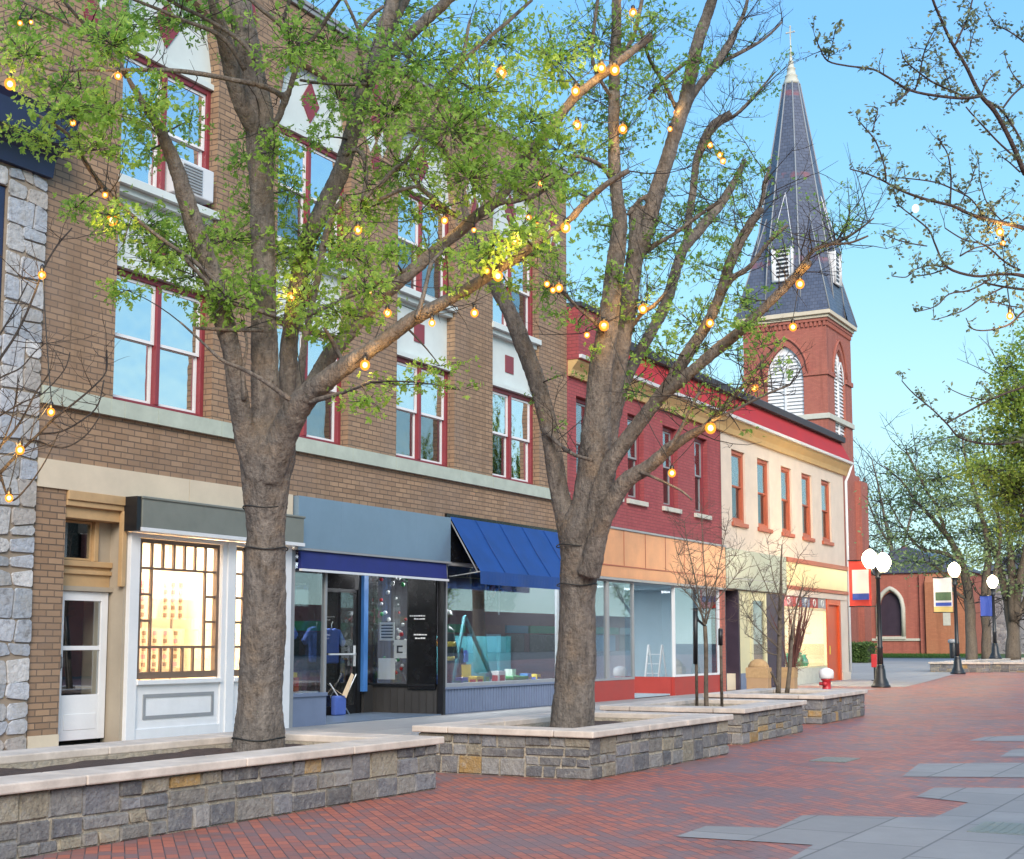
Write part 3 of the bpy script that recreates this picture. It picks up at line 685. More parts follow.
mb = MB(); mb.box(19.68, 21.5, 16.315, 16.32, .5, 2.9); mb.build('display_window', M['dark_glass'], b1)
mb = MB(); mb.box(19.68, 21.5, 16.29, 16.34, 0, .5); mb.build('bulkhead', M['slate_blue'], b1)
mb = MB(); mb.box(22.84, 22.98, 16.22, 16.36, .45, 2.95); mb.build('corner_post', M['blue_post'], b1)
mb = MB(); mb.box(23.29, 23.35, Y0+.1, 16.36, 0, .56)
for i in range(9): mb.box(23.276, 23.29, Y0+.16+i*.17, Y0+.175+i*.17, .02, .54)
mb.box(22.98, 23.35, 16.30, 16.36, 0, .56); mb.build('bulkhead', M['dark_boards'], b1)
mb = MB(); mb.box(23.31, 23.315, 15.48, 16.32, .6, 2.92); mb.box(22.98, 23.31, 16.33, 16.335, .6, 2.92); mb.build('display_window', M['dark_glass'], b1)
mb = MB(); mb.box(23.26, 23.36, 15.44, 15.48, .56, 2.95); mb.box(23.24, 23.37, Y0+.1, 16.36, .56, .60); mb.build('window_frame', M['black'], b1)
mb = MB(); rnd = random.Random(2)
for z, n_ in ((1.92, 7), (1.86, 5), (1.55, 6), (1.48, 4)):
    y = 14.95+rnd.uniform(0, .1)
    for i in range(n_):
        L = rnd.uniform(.025, .06); mb.box(23.243, 23.248, y, y+L, z, z+rnd.uniform(.018, .03)); y += L+.012
mb.build('faint_lettering', M['white_metal'], b1)
mb = MB(); mb.box(19.6, 23.28, Y0-.02, 16.3, .012, .03); mb.build('recess_floor', painted('blue_lit_paving', (.14, .19, .26), .35, .25, 2.), b1)  # grey paving with the blue light of the recess put into its colour

# --- big display window under the blue awning
mb = MB(); ring(mb, 23.40, 28.30, .54, 3.0, Y0-.03, Y0+.07, .07); mb.box(28.3, 28.5, Y0-.03, Y0+.1, 0, 3.4)
wf = mb.build('display_window', M['grey_frame'], b1)
mb = MB(); mb.box(23.47, 28.23, Y0+.02, Y0+.026, .61, 2.93); mb.build('pane', M['mirror_glass'], wf)
mb = MB(); mb.box(23.40, 28.30, Y0-.02, Y0+.05, 0, .5); mb.box(23.38, 28.32, Y0-.07, Y0+.05, .5, .54)
x = 23.42
while x < 28.25: mb.box(x, x+.075, Y0-.034, Y0-.019, .03, .5); x += .11
mb.build('bulkhead', M['slate_blue'], b1)
mb = MB(); mb.box(23.40, 28.5, Y0-.05, Y0+.05, 3.0, 3.95); mb.build('awning_backboard', M['black_panel'], b1)
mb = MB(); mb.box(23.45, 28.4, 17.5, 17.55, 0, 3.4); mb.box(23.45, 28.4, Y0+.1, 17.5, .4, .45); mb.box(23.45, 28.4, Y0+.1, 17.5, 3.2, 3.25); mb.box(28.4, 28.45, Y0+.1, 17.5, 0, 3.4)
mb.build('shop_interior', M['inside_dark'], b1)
AX0, AX1 = 23.5, 28.4; AT, AB, AV = 3.89, 2.80, 2.54; AY = Y0-.76
mb = MB(); n_ = 24
for i in range(n_):
    a, b = AX0+(AX1-AX0)*i/n_, AX0+(AX1-AX0)*(i+1)/n_
    sag = lambda x: .02*abs(math.sin((x-AX0)/(AX1-AX0)*math.pi*5))
    pts = [(Y0-.06, AT), (Y0-.4, (AT+AB)/2), (AY, AB)]
    for (ya, za), (yb, zb) in zip(pts[:-1], pts[1:]):
        mid = 1 if zb == pts[1][1] else 0
        mb.quad((a, ya, za-(0 if mid else sag(a))), (b, ya, za-(0 if mid else sag(b))), (b, yb, zb-(sag(b) if mid else 0)), (a, yb, zb-(sag(a) if mid else 0)))
aw = mb.build('awning', M['blue_canvas'], b1)
for i in range(1, 5):
    x = AX0+(AX1-AX0)*i/5; sm_ = MB(); sm_.tube([(x, Y0-.065, AT+.002), (x, AY-.004, AB+.003)], .012, 5); sm_.build('seam', M['blue_canvas'], aw)
mb = MB()
for i in range(40):
    a, b = AX0+(AX1-AX0)*i/40, AX0+(AX1-AX0)*(i+1)/40
    mb.quad((a, AY-.006+.01*math.sin(i*.9), AV), (b, AY-.006+.01*math.sin(i*.9+.9), AV), (b, AY, AB), (a, AY, AB))
mb.build('valance', M['blue_canvas'], aw)
mb = MB()
for i in range(6):
    x = AX0+.01+(AX1-AX0-.02)*i/5
    mb.tube([(x, Y0-.06, AT-.08), (x, AY+.06, AB-.03)], .014, 6)
mb.tube([(AX0, AY+.015, AB-.015), (AX1, AY+.015, AB-.015)], .014, 6)
mb.tube([(AX0, AY+.015, AB-.015), (AX0, Y0-.06, AB-.1)], .012, 6); mb.tube([(AX1, AY+.015, AB-.015), (AX1, Y0-.06, AB-.1)], .012, 6)
mb.build('awning_frame', M['grey_frame'], aw)

# air conditioner in the third floor window
ac = thing('air_conditioner', 'white window air conditioner in the right sash of the top left window', 'air conditioner', (16.1, 14.75, 8.3))
mb = MB(); mb.box(15.62, 16.38, 14.62, 15.1, 8.29, 8.80); mb.build('case', M['ac'], ac, bevel=.02)
mb = MB()
for i in range(9): mb.box(15.68, 16.1, 14.60, 14.615, 8.34+i*.047, 8.36+i*.047)
mb.build('grille', M['grey_frame'], ac)

# ================================================================== 2  red brick building
RX0, RX1 = 28.75, 38.63
b2 = thing('red_brick_building', 'two storey dark red brick building with crimson fascia and a copper shop sign', 'building', (33.7, 14.7, 0))
RW = [(29.25, 30.2), (30.72, 31.62), (32.1, 33.15), (34.35, 35.38), (36.6, 37.6)]
RW = [(29.2, 30.2), (30.72, 31.6), (32.1, 33.1), (34.35, 35.36), (36.6, 37.58)]
mb = MB(); wall(mb, RX0, RX1, 0, 8.0, [(a, b, 5.02, 7.22) for a, b in RW]+[(29.0, 38.3, 0, 2.95)], FRONT(Y0), .24)
mb.quad((RX0, Y0, 0), (RX0, 30, 0), (RX0, 30, 8), (RX0, Y0, 8)); mb.build('brick_wall', M['red_brick'], b2, fixn=False)
for k, (a, b) in enumerate(RW):
    f = sash_window(b2, a+.004, b-.004, 5.03, 7.21, Y0+.13, 'maroon', 'grey_frame', 1, 51+k, 'dark', .09)
    mb = MB(); mb.box(a-.1, b+.1, Y0-.08, Y0+.2, 4.9, 5.02); mb.build('sill', M['limestone'], f, bevel=.01)
mb = MB(); mb.box(RX0+.05, RX1-.05, Y0+1.2, Y0+1.25, 4.4, 8); mb.build('inner_wall', M['inside'], b2)
def cornice(b, x0, x1, seed):
    mb = MB(); mb.prism([(Y0-.002, 7.62), (Y0-.08, 7.62), (Y0-.12, 7.78), (Y0-.26, 7.95), (Y0-.26, 8.02), (Y0-.002, 8.02)], 'x', x0, x1); mb.build('cornice', M['cornice_yellow'], b)
    mb = MB(); mb.prism([(Y0-.26, 8.022), (Y0-.36, 8.022), (Y0-.38, 8.10), (Y0-.26, 8.10)], 'x', x0-.0, x1+.0); mb.build('gutter', M['white_metal'], b)
    mb = MB(); mb.prism([(Y0-.24, 8.03), (Y0-.25, 8.16), (Y0+.10, 8.86), (Y0+.35, 8.86), (Y0+.35, 8.03)], 'x', x0, x1); mb.build('fascia', M['crimson'], b)
    mb = MB(); mb.prism([(Y0-.06, 8.865), (Y0-.08, 9.06), (Y0+.15, 9.2), (Y0+5, 9.35), (Y0+15, 9.3), (Y0+15, 8.865)], 'x', x0, x1); mb.build('roof', M['roof_dark'], b)
cornice(b2, RX0+.02, RX1, 1)
mb = MB(); mb.box(35.9, 37.2, 18.2, 19.2, 9.3, 10.9); mb.box(35.8, 37.3, 18.1, 19.3, 10.9, 11.1); mb.build('chimney', M['church_brick'], b2)
mb = MB(); mb.box(RX0, 30.4, Y0-.3, Y0+1.2, 8.0, 9.25); mb.build('brick_wall', M['red_brick'], b2)
mb = MB(); mb.box(RX0, 30.45, Y0-.36, Y0+1.25, 9.25, 9.36); mb.build('parapet_coping', M['roof_dark'], b2)
mb = MB()
mb.box(28.95, RX1+.0, Y0-.1, Y0-.005, 2.99, 4.18)
cs = mb.build('copper_sign', M['copper'], b2, bevel=.01)
mb = MB()
for x in (30.3, 31.6, 32.9, 34.2, 35.5, 36.8): mb.box(x-.012, x+.012, Y0-.108, Y0-.1, 3.3, 4.18)
mb.box(28.95, RX1, Y0-.115, Y0-.1, 3.27, 3.3); mb.build('sign_seam', M['terracotta'], cs)
mb = MB(); mb.box(28.9, RX1+.02, Y0-.13, Y0-.003, 4.18, 4.23); mb.box(28.9, RX1, Y0-.12, Y0-.003, 2.93, 2.99); mb.build('sign_trim', M['grey_frame'], cs)
for a, b, m_ in ((29.0, 32.35, 'red_bulk'), (34.95, 38.3, 'red_bulk')):
    mb = MB(); mb.box(a, b, Y0-.01, Y0+.08, 0, .5); mb.build('bulkhead', M[m_], b2)
    mb = MB(); ring(mb, a, b, .5, 2.94, Y0-.02, Y0+.06, .055)
    if a < 30: mb.box(30.75, 30.9, Y0-.018, Y0+.058, .555, 2.885)
    wf = mb.build('display_window', M['white_metal'] if a > 30 else M['grey_frame'], b2)
    mb = MB(); mb.box(a+.05, b-.05, Y0+.018, Y0+.024, .55, 2.89); mb.build('pane', M['mirror_glass' if a < 30 else 'shop_glass'], wf)
for a in (34.87, 32.35):
    mb = MB(); mb.box(a, a+.08, Y0+.08, 16.1, 0, .5); mb.build('bulkhead', M['red_bulk'], b2)
    mb = MB(); mb.box(a+.03, a+.036, Y0+.08, 16.05, .5, 2.94); mb.build('display_window', M['shop_glass'], b2)
mb = MB(); mb.box(32.43, 34.87, 16.1, 16.16, 0, 2.95); mb.build('shop_door', M['white_metal'], b2)
mb = MB(); mb.box(29, 38.4, 18.5, 18.55, 0, 3.); mb.box(29, 38.4, Y0+.1, 18.5, 2.95, 2.99); mb.box(38.3, 38.35, Y0+.1, 18.5, 0, 3); mb.box(29., 29.05, Y0+.1, 18.5, 0, 3); mb.box(29.0, 38.3, Y0+.1, 18.5, .02, .06)
mb.build('shop_interior', M['inside_blue'], b2)
mb = MB(); mb.box(38.3, 38.62, Y0-.06, Y0+.02, 0, 2.92); mb.build('pilaster', M['church_brick'], b2)

# ================================================================== 3  cream building
CX0, CX1 = 38.65, 51.3
b3 = thing('cream_building', 'two storey cream painted building with five narrow terracotta framed windows and red fascia', 'building', (45, 14.7, 0))
CW = [(39.53, 40.7), (41.82, 42.95), (44.12, 45.2), (46.3, 47.42), (48.55, 49.68)]
mb = MB(); wall(mb, CX0, CX1, 0, 8.0, [(a, b, 5.0, 7.2) for a, b in CW]+[(38.75, 50.4, 0, 2.98)], FRONT(Y0), .24)
mb.quad((CX1, Y0, 0), (CX1, 30, 0), (CX1, 30, 8), (CX1, Y0, 8)); mb.build('plaster_wall', M['cream_paint'], b3, fixn=False)
for k, (a, b) in enumerate(CW):
    f = sash_window(b3, a+.004, b-.004, 5.01, 7.19, Y0+.06, 'terracotta', 'terracotta', 1, 71+k, 'dark', .11)
    mb = MB(); mb.box(a-.08, b+.08, Y0-.07, Y0+.2, 4.88, 5.005); mb.build('sill', M['terracotta'], f, bevel=.01)
mb = MB(); mb.box(CX0+.05, CX1-.05, Y0+1.2, Y0+1.25, 4.4, 8); mb.build('inner_wall', M['inside'], b3)
cornice(b3, CX0+.0, CX1+.25, 2)
mb = MB(); mb.tube([(CX1+.18, Y0-.3, 8.02), (CX1+.18, Y0-.15, 7.6), (CX1+.1, Y0-.08, 7.4), (CX1+.1, Y0-.08, .3)], .05, 8); mb.build('downpipe', M['white_metal'], b3)
mb = MB(); mb.box(CX0+.04, 44.2, Y0-.1, Y0-.004, 2.99, 4.18)
for x in (): pass
gs = mb.build('green_sign', M['pale_green'], b3, bevel=.01)
mb = MB(); mb.box(CX0+.04, 44.2, Y0-.108, Y0-.1, 3.3, 3.325); mb.build('sign_seam', M['grey_frame'], gs)
mb = MB(); mb.box(44.22, 51.2, Y0-.09, Y0-.004, 3.28, 4.05); ys = mb.build('yellow_sign', M['gold_sign'], b3, bevel=.01)
mb = MB(); mb.box(44.22, 51.25, Y0-.13, Y0-.004, 4.05, 4.2); mb.box(44.22, 51.25, Y0-.12, Y0-.004, 3.16, 3.27); mb.build('sign_trim', M['terracotta'], ys)
mb = MB(); mb.box(44.22, 51.2, Y0-.08, Y0-.004, 2.95, 3.155); mb.box(50.4, 51.28, Y0-.05, Y0+.1, 0, 2.95); mb.box(50.35, 51.33, Y0-.1, Y0-.0, 0, .35); mb.build('shop_pier', M['cream_paint'], b3)
mb = MB(); mb.box(38.75, 38.9, Y0+.02, Y0+.6, 0, 2.95); mb.box(38.9, 39.85, Y0+.55, Y0+.6, 0, 2.95); mb.build('dark_door', M['plum'], b3)
mb = MB(); mb.box(39.84, 39.95, Y0-.02, Y0+.6, 0, 2.97); mb.build('dark_reveal', M['plum'], b3)
mb = MB(); mb.box(39.95, 40.0, Y0-.03, Y0+.06, .5, 2.97); mb.box(40.9, 41.1, Y0-.03, Y0+.06, .5, 2.97); mb.box(42.2, 42.35, Y0-.03, Y0+.06, .5, 2.97); mb.box(40.0, 40.9, Y0-.0, Y0+.05, .5, 2.97); mb.box(41.1, 42.2, Y0-.0, Y0+.05, 2.7, 2.97)
mb.build('entrance_frame', M['pale_yellow'], b3)
mb = MB(); mb.box(41.1, 42.2, Y0+.02, Y0+.026, .5, 2.7); mb.build('display_window', M['shop_glass'], b3)
mb = MB(); mb.box(39.955, 42.35, Y0-.03, Y0+.06, 0, .5); mb.build('bulkhead', M['slate_blue'], b3)
mb = MB(); mb.box(42.36, 44.1, Y0-.02, Y0+.08, 0, 2.96); mb.build('plum_panel', M['plum'], b3)
mb = MB(); ring(mb, 44.1, 48.7, .55, 2.58, Y0-.02, Y0+.06, .07); wf = mb.build('display_window', M['pale_yellow'], b3)
mb = MB(); mb.box(44.17, 48.63, Y0+.02, Y0+.026, .62, 2.51); mb.build('pane', M['shop_glass'], wf)
mb = MB(); mb.box(44.1, 48.7, Y0-.03, Y0+.06, 0, .55); mb.build('bulkhead', M['limestone'], b3)
cols = ['pink', 'red_bulk', 'slate_blue', 'red_bulk', 'grey_frame']
for i in range(5):
    a = 44.12+i*.92; mb = MB(); mb.box(a, a+.88, Y0-.02, Y0+.05, 2.6, 2.95); so_ = mb.build('transom_tile', M[cols[i]], b3)
    mb = MB(); pts = [(a+.44+.13*math.cos(t*math.pi/8), Y0-.026, 2.775+.11*math.sin(t*math.pi/8)) for t in range(17)]; mb.tube(pts, .022, 5); mb.build('ring_mark', M['paper'], so_)
mb = MB(); mb.box(48.72, 50.38, Y0+.03, Y0+.09, .02, 2.95); mb.box(48.72, 48.9, Y0-.05, Y0+.03, .02, 2.95); mb.box(50.2, 50.38, Y0-.05, Y0+.03, .02, 2.95); mb.box(48.9, 50.2, Y0-.05, Y0+.03, 2.75, 2.95); od = mb.build('door', M['orange_door'], b3)
mb = MB(); mb.box(49.05, 49.1, Y0-.03, Y0+.03, 1.0, 1.3); mb.build('handle', M['yellow'], od)
mb = MB(); mb.box(38.7, 50.4, 17.8, 17.85, 0, 3.); mb.box(38.7, 50.4, Y0+.1, 17.8, 2.96, 2.99); mb.box(42.3, 42.35, Y0+.1, 17.8, 0, 3); mb.box(50.4, 50.45, Y0+.1, 17.8, 0, 3.); mb.box(38.7, 50.4, Y0+.1, 17.8, .02, .5)
mb.build('shop_interior', M['shop_cream'], b3)
al2 = bpy.data.lights.new('cream_shop_light', 'AREA'); ao2 = bpy.data.objects.new('cream_shop_light', al2); COL.objects.link(ao2)
al2.shape = 'RECTANGLE'; al2.size = 4; al2.size_y = 1.5; al2.energy = 260; al2.color = (1., .9, .7); ao2.location = (46.4, 16.2, 2.9)

STONE_WALLS = []
# ================================================================== 4  stone building at the left edge
b0 = thing('stone_building', 'pale rubble stone building with navy cornice at the left edge', 'building', (10, 14.7, 0))
mb = MB(); wall(mb, 4, 13.08, 0, 8.0, [(11.2, 12.42, 5.45, 7.42)], FRONT(Y0-.03), .25); mb.quad((13.08, Y0-.03, 0), (13.08, Y0+.2, 0), (13.08, Y0+.2, 8), (13.08, Y0-.03, 8)); mb.build('stone_backing', painted('tan_mortar', (.30, .245, .19), .9, .2, 6.), b0, fixn=False)
STONE_WALLS.append(b0)
mb = MB(); mb.prism([(Y0-.03, 7.72), (Y0-.12, 7.72), (Y0-.16, 7.95), (Y0-.22, 8.0), (Y0-.5, 8.05), (Y0-.56, 8.38), (Y0-.62, 8.46), (Y0+.3, 8.5), (Y0+.3, 7.72)], 'x', 4, 13.1); mb.build('cornice', M['navy'], b0)
mb = MB(); mb.box(4, 13.08, Y0+.3, 22, 8.2, 8.4); mb.build('roof', M['roof_dark'], b0)
sash_window(b0, 11.21, 12.41, 5.46, 7.41, Y0+.0, 'navy', 'navy', 1, 3, 'dark', .1)

# ================================================================== 5  church
ch = thing('church_tower', 'red brick church tower with slate spire and white louvred belfry windows', 'church tower', (90.83, 28.9, gz(90)))
TX0, TX1, TY0, TY1 = 88., 93.67, 26.07, 31.74
G = gz(90)
mb = MB()
cyc = (TY0+TY1)/2; cxc = (TX0+TX1)/2
LW = 1.25
hole = lambda c: [(c-LW, c+LW, 14.9, 20.9, 18.7, 'gothic')]
wall(mb, TY0, TY1, 13.8, 22.5, hole(cyc), SIDE(TX0), .35)
wall(mb, TX0, TX1, 13.8, 22.5, hole(cxc), FRONT(TY0), .35)
mb.quad((TX1, TY0, 13.8), (TX1, TY1, 13.8), (TX1, TY1, 22.5), (TX1, TY0, 22.5)); mb.quad((TX0, TY1, 13.8), (TX1, TY1, 13.8), (TX1, TY1, 22.5), (TX0, TY1, 22.5))
mb.box(TX0-.3, TX1+.3, TY0-.3, TY1+.3, 0, 12.6)
mb.box(TX1-.9, TX1+.75, TY0-.7, TY0+.9, 0, 12.2)
mb.prism([(TX0-.3, 12.6), (TX1+.3, 12.6), (TX1, 13.8), (TX0, 13.8)], 'y', TY0, TY1)
tw = mb.build('brick_wall', M['church_brick'], ch, fixn=False)
mb = MB()
mb.box(TX0-.12, TX1+.12, TY0-.12, TY1+.12, 15.85, 16.2)
mb.build('water_table', M['limestone'], ch, bevel=.03)
mb = MB()
for a, b in ((TY0-.1, cyc-LW-.02), (cyc+LW+.02, TY1+.1)): mb.box(TX0-.1, TX0+.02, a, b, 18.75, 19.05)
for a, b in ((TX0+.02, cxc-LW-.02), (cxc+LW+.02, TX1+.1)): mb.box(a, b, TY0-.1, TY0+.02, 18.75, 19.05)
for Mp, c in ((SIDE(TX0), cyc), (FRONT(TY0), cxc)):        # hood moulds
    pts = arch_pts(c-LW-.35, c+LW+.35, 18.9, 21.5, 'gothic', 18)
    mb.tube([Mp(u, -.04, z) for u, z in pts], .09, 6)
mb.build('brick_moulding', M['church_brick'], ch)
mb = MB()
i = 0
while TY0+i*.3 < TY1-.2: mb.box(TX0-.1, TX0-.003, TY0+i*.3, TY0+i*.3+.16, 22.0, 22.3); mb.box(TX0+i*.3, TX0+i*.3+.16, TY0-.1, TY0-.003, 22.0, 22.3); i += 1
mb.box(TX0-.13, TX1+.13, TY0-.13, TY1+.13, 22.3, 22.5); mb.build('corbel_table', M['church_brick'], ch)
mb = MB(); mb.box(TX0-.22, TX1+.22, TY0-.22, TY1+.22, 22.5, 22.7); mb.box(TX0-.38, TX1+.38, TY0-.38, TY1+.38, 22.7, 23.0); mb.build('white_cornice', M['cream_band'], ch, bevel=.03)
def louvre(parent, Mp, c, w, z0, sp, zt, d, slat=.24):
    mb = MB(); arch_slab(mb, c-w, c+w, z0, sp, zt, 'gothic', Mp, d+.1, d+.14)
    z = z0+.1
    while z < zt-.35:
        t = 1.0
        if z > sp:
            k = (z-sp)/(zt-sp); t = max(.08, 1-k**1.6)
        a, b = c-w*t, c+w*t
        q = [Mp(a, d, z), Mp(b, d, z), Mp(b, d+.1, z+slat*.75), Mp(a, d+.1, z+slat*.75)]
        q2 = [Mp(a, d+.02, z-.02), Mp(b, d+.02, z-.02), Mp(b, d+.12, z+slat*.75-.02), Mp(a, d+.12, z+slat*.75-.02)]
        mb.add(q+q2, [(0, 1, 2, 3), (4, 5, 6, 7), (0, 1, 5, 4), (2, 3, 7, 6)])
        z += slat
    mb.build('louvre', M['louvre'], parent)
for Mp, c in ((SIDE(TX0), cyc), (FRONT(TY0), cxc)):
    louvre(ch, Mp, c, LW-.01, 14.92, 18.7, 20.88, .12)
    mb = MB(); a = Mp(c-.07, .06, 14.95); b = Mp(c+.07, .2, 20.6); mb.box(min(a[0], b[0]), max(a[0], b[0]), min(a[1], b[1]), max(a[1], b[1]), 14.95, 20.4)
    for s in (-1, 1):
        mb.tube([Mp(c+s*LW*.5+u, .09, z) for u, z in [(x-0, z) for x, z in arch_pts(-LW*.47, LW*.47, 18.7, 20.1, 'gothic', 10)]], .05, 5)
    mb.build('mullion', M['louvre'], ch)
# spire
Zb, Zt = 22.98, 39.9; ab_, at_ = 3.0, .52
def prof(z): return 3.0+(2.68-3.0)*(z-Zb)/3.5 if z < Zb+3.5 else 2.68+(.52-2.68)*(z-Zb-3.5)/(Zt-Zb-3.5)
def octr(a, z, rot=22.5):
    r = a/math.cos(math.pi/8); return [Vector((cxc+r*math.cos(R(rot+45*k)), cyc+r*math.sin(R(rot+45*k)), z)) for k in range(8)]
mb = MB(); rings = [octr(ab_, Zb), octr(2.68, Zb+3.5), octr(at_, Zt)]
vs = [p for r_ in rings for p in r_]
mb.add(vs, [(i*8+k, i*8+(k+1) % 8, (i+1)*8+(k+1) % 8, (i+1)*8+k) for i in range(2) for k in range(8)]+[tuple(range(16, 24))])
s_ = ab_+.22
sqz = Zb-.02
for sx, sy in ((1, 1), (-1, 1), (-1, -1), (1, -1)):
    corner = Vector((cxc+sx*s_, cyc+sy*s_, sqz))
    f = .42; a_ = prof(Zb+(Zt-Zb)*f); apex = Vector((cxc+sx*a_*.7071, cyc+sy*a_*.7071, Zb+(Zt-Zb)*f))
    e1 = Vector((cxc+sx*s_, cyc+sy*ab_*.35, sqz)); e2 = Vector((cxc+sx*ab_*.35, cyc+sy*s_, sqz))
    mb.add([corner, e1, e2, apex], [(0, 1, 3), (0, 2, 3)])
mb.add([(cxc-s_, cyc-s_, sqz), (cxc+s_, cyc-s_, sqz), (cxc+s_, cyc+s_, sqz), (cxc-s_, cyc+s_, sqz)], [(0, 1, 2, 3)])
spire = mb.build('spire', M['slate'], ch)
mb = MB()
for k in range(8): mb.tube([octr(ab_+.01, Zb)[k], octr(2.69, Zb+3.5)[k], octr(at_+.01, Zt)[k]], .055, 5)
for sx, sy in ((1, 1), (-1, 1), (-1, -1), (1, -1)):
    f = .42; a_ = prof(Zb+(Zt-Zb)*f)
    mb.tube([(cxc+sx*s_, cyc+sy*s_, sqz+.03), (cxc+sx*a_*.7071, cyc+sy*a_*.7071, Zb+(Zt-Zb)*f)], .05, 5)
mb.build('hip_flashing', M['grey_frame'], spire)
# dormers on the four faces
for dx, dy in ((-1, 0), (0, -1), (1, 0), (0, 1)):
    n = Vector((dx, dy, 0)); t = Vector((-dy, dx, 0)); c = Vector((cxc, cyc, 0))
    def dp(u, o, z): return c + t*u + n*o + Vector((0, 0, z))
    zb_, ze, zp = 25.3, 27.5, 31.6
    ob = 2.85; mb = MB()
    back = lambda z: prof(z)-.06
    mb.add([dp(-.72, ob, zb_), dp(.72, ob, zb_), dp(.72, ob, ze), dp(-.72, ob, ze), dp(-.72, back(zb_), zb_), dp(.72, back(zb_), zb_), dp(.72, back(ze), ze), dp(-.72, back(ze), ze)],
           [(0, 1, 2, 3), (0, 3, 7, 4), (1, 5, 6, 2), (0, 4, 5, 1)])
    dm = mb.build('dormer', M['louvre'], spire)
    mb = MB(); mb.add([dp(-.8, ob+.1, ze), dp(.8, ob+.1, ze), dp(0, back(zp)+.05, zp), dp(-.8, back(ze), ze), dp(.8, back(ze), ze)], [(0, 1, 2), (0, 2, 3), (1, 4, 2), (0, 3, 4, 1)])
    mb.build('dormer_roof', M['slate'], spire)
    mb = MB(); mb.tube([dp(-.8, ob+.12, ze), dp(0, back(zp)+.08, zp)], .025, 5); mb.tube([dp(.8, ob+.12, ze), dp(0, back(zp)+.08, zp)], .025, 5)
    mb.tube([dp(-.66, ob+.05, zb_), dp(-.66, ob+.05, ze)], .1, 4); mb.tube([dp(.66, ob+.05, zb_), dp(.66, ob+.05, ze)], .1, 4); mb.tube([dp(-.7, ob+.05, zb_), dp(.7, ob+.05, zb_)], .1, 4); mb.build('dormer_trim', M['louvre'], spire)
    mb = MB()
    for i in range(7): 
        z = zb_+.25+i*.28; mb.add([dp(-.42, ob+.04, z), dp(.42, ob+.04, z), dp(.42, ob+.01, z+.15), dp(-.42, ob+.01, z+.15)], [(0, 1, 2, 3)])
    mb.build('dormer_slat', M['black'], spire)
mb = MB(); mb.lathe((cxc, cyc, 39.9), [(.60, -.1), (.56, .08), (.40, .5), (.45, .56), (.34, .62), (.28, 1.05), (.33, 1.1), (.23, 1.15), (.17, 1.55), (.21, 1.6), (.12, 1.66), (.08, 2.2), (.14, 2.26), (.06, 2.32), (.035, 3.4)], 12)
mb.build('finial', M['limestone'], ch)
mb = MB(); zc = 43.1; mb.box(cxc-.04, cxc+.04, cyc-.04, cyc+.04, zc, zc+.95); mb.box(cxc-.035, cxc+.035, cyc-.28, cyc+.28, zc+.5, zc+.58); mb.ball((cxc, cyc-.28, zc+.54), .07, 8, 6); mb.ball((cxc, cyc+.28, zc+.54), .07, 8, 6); mb.ball((cxc, cyc, zc+.97), .07, 8, 6); mb.build('cross', M['limestone'], ch)

nv = thing('church_chapel', 'low orange brick church chapel with a tall arched window behind the street lamps', 'chapel', (101, 24, gz(98)))
mb = MB(); NX = 99.8
wall(mb, 20.0, 27.9, .3, 6.3, [(24.68, 26.2, 1.9, 5.0, 3.9, 'gothic')], SIDE(NX), .35)
mb.quad((NX, 20., 0), (NX+12, 20., 0), (NX+12, 20., 6.3), (NX, 20., 6.3))
mb.quad((NX, 27.9, 0), (NX+12, 27.9, 0), (NX+12, 27.9, 6.3), (NX, 27.9, 6.3))
mb.build('brick_wall', M['church_brick'], nv, fixn=False)
mb = MB(); mb.box(NX-.5, NX-.002, 20.2, 22.9, .3, 5.6); mb.prism([(NX-.5, 5.6), (NX-.002, 5.6), (NX-.002, 6.2)], 'y', 20.2, 22.9); mb.build('porch_wall', brick('orange_brick', (.52, .20, .10), (.44, .16, .08), (.3, .16, .1), .26, .085, .008, (.5, .25, .13), .4), nv)
mb = MB(); mb.box(NX-.53, NX-.505, 21.2, 21.7, 2.6, 4.3); mb.build('wall_plaque', M['limestone'], nv)
mb = MB(); mb.box(NX-.08, NX-.002, 22.92, 27.88, 1.55, 1.72); mb.build('water_table', M['limestone'], nv)
mb = MB(); mb.box(NX-.2, NX-.003, 23.0, 23.35, .3, 6.2); mb.build('buttress', M['church_brick'], nv)
mb = MB(); pts = arch_pts(24.55, 26.33, 3.9, 5.25, 'gothic', 16)
mb.tube([(NX-.02, 24.55, 1.85)]+[(NX-.02, u, z) for u, z in pts]+[(NX-.02, 26.33, 1.85)], .16, 6); mb.box(NX-.15, NX+.05, 24.4, 26.48, 1.66, 1.86); wo = mb.build('window_surround', M['limestone'], nv)
mb = MB(); arch_slab(mb, 24.69, 26.19, 1.91, 3.9, 4.98, 'gothic', SIDE(NX), .2, .24); mb.build('leaded_glass', M['plum'], wo)
mb = MB(); mb.prism([(19.8, 6.3), (28.1, 6.3), (28.0, 6.5), (26.6, 6.9), (25.2, 7.9), (24.2, 8.2), (23.2, 7.8), (21.4, 6.8), (19.9, 6.5)], 'x', NX-.15, NX+12); mb.build('roof', M['slate'], nv)

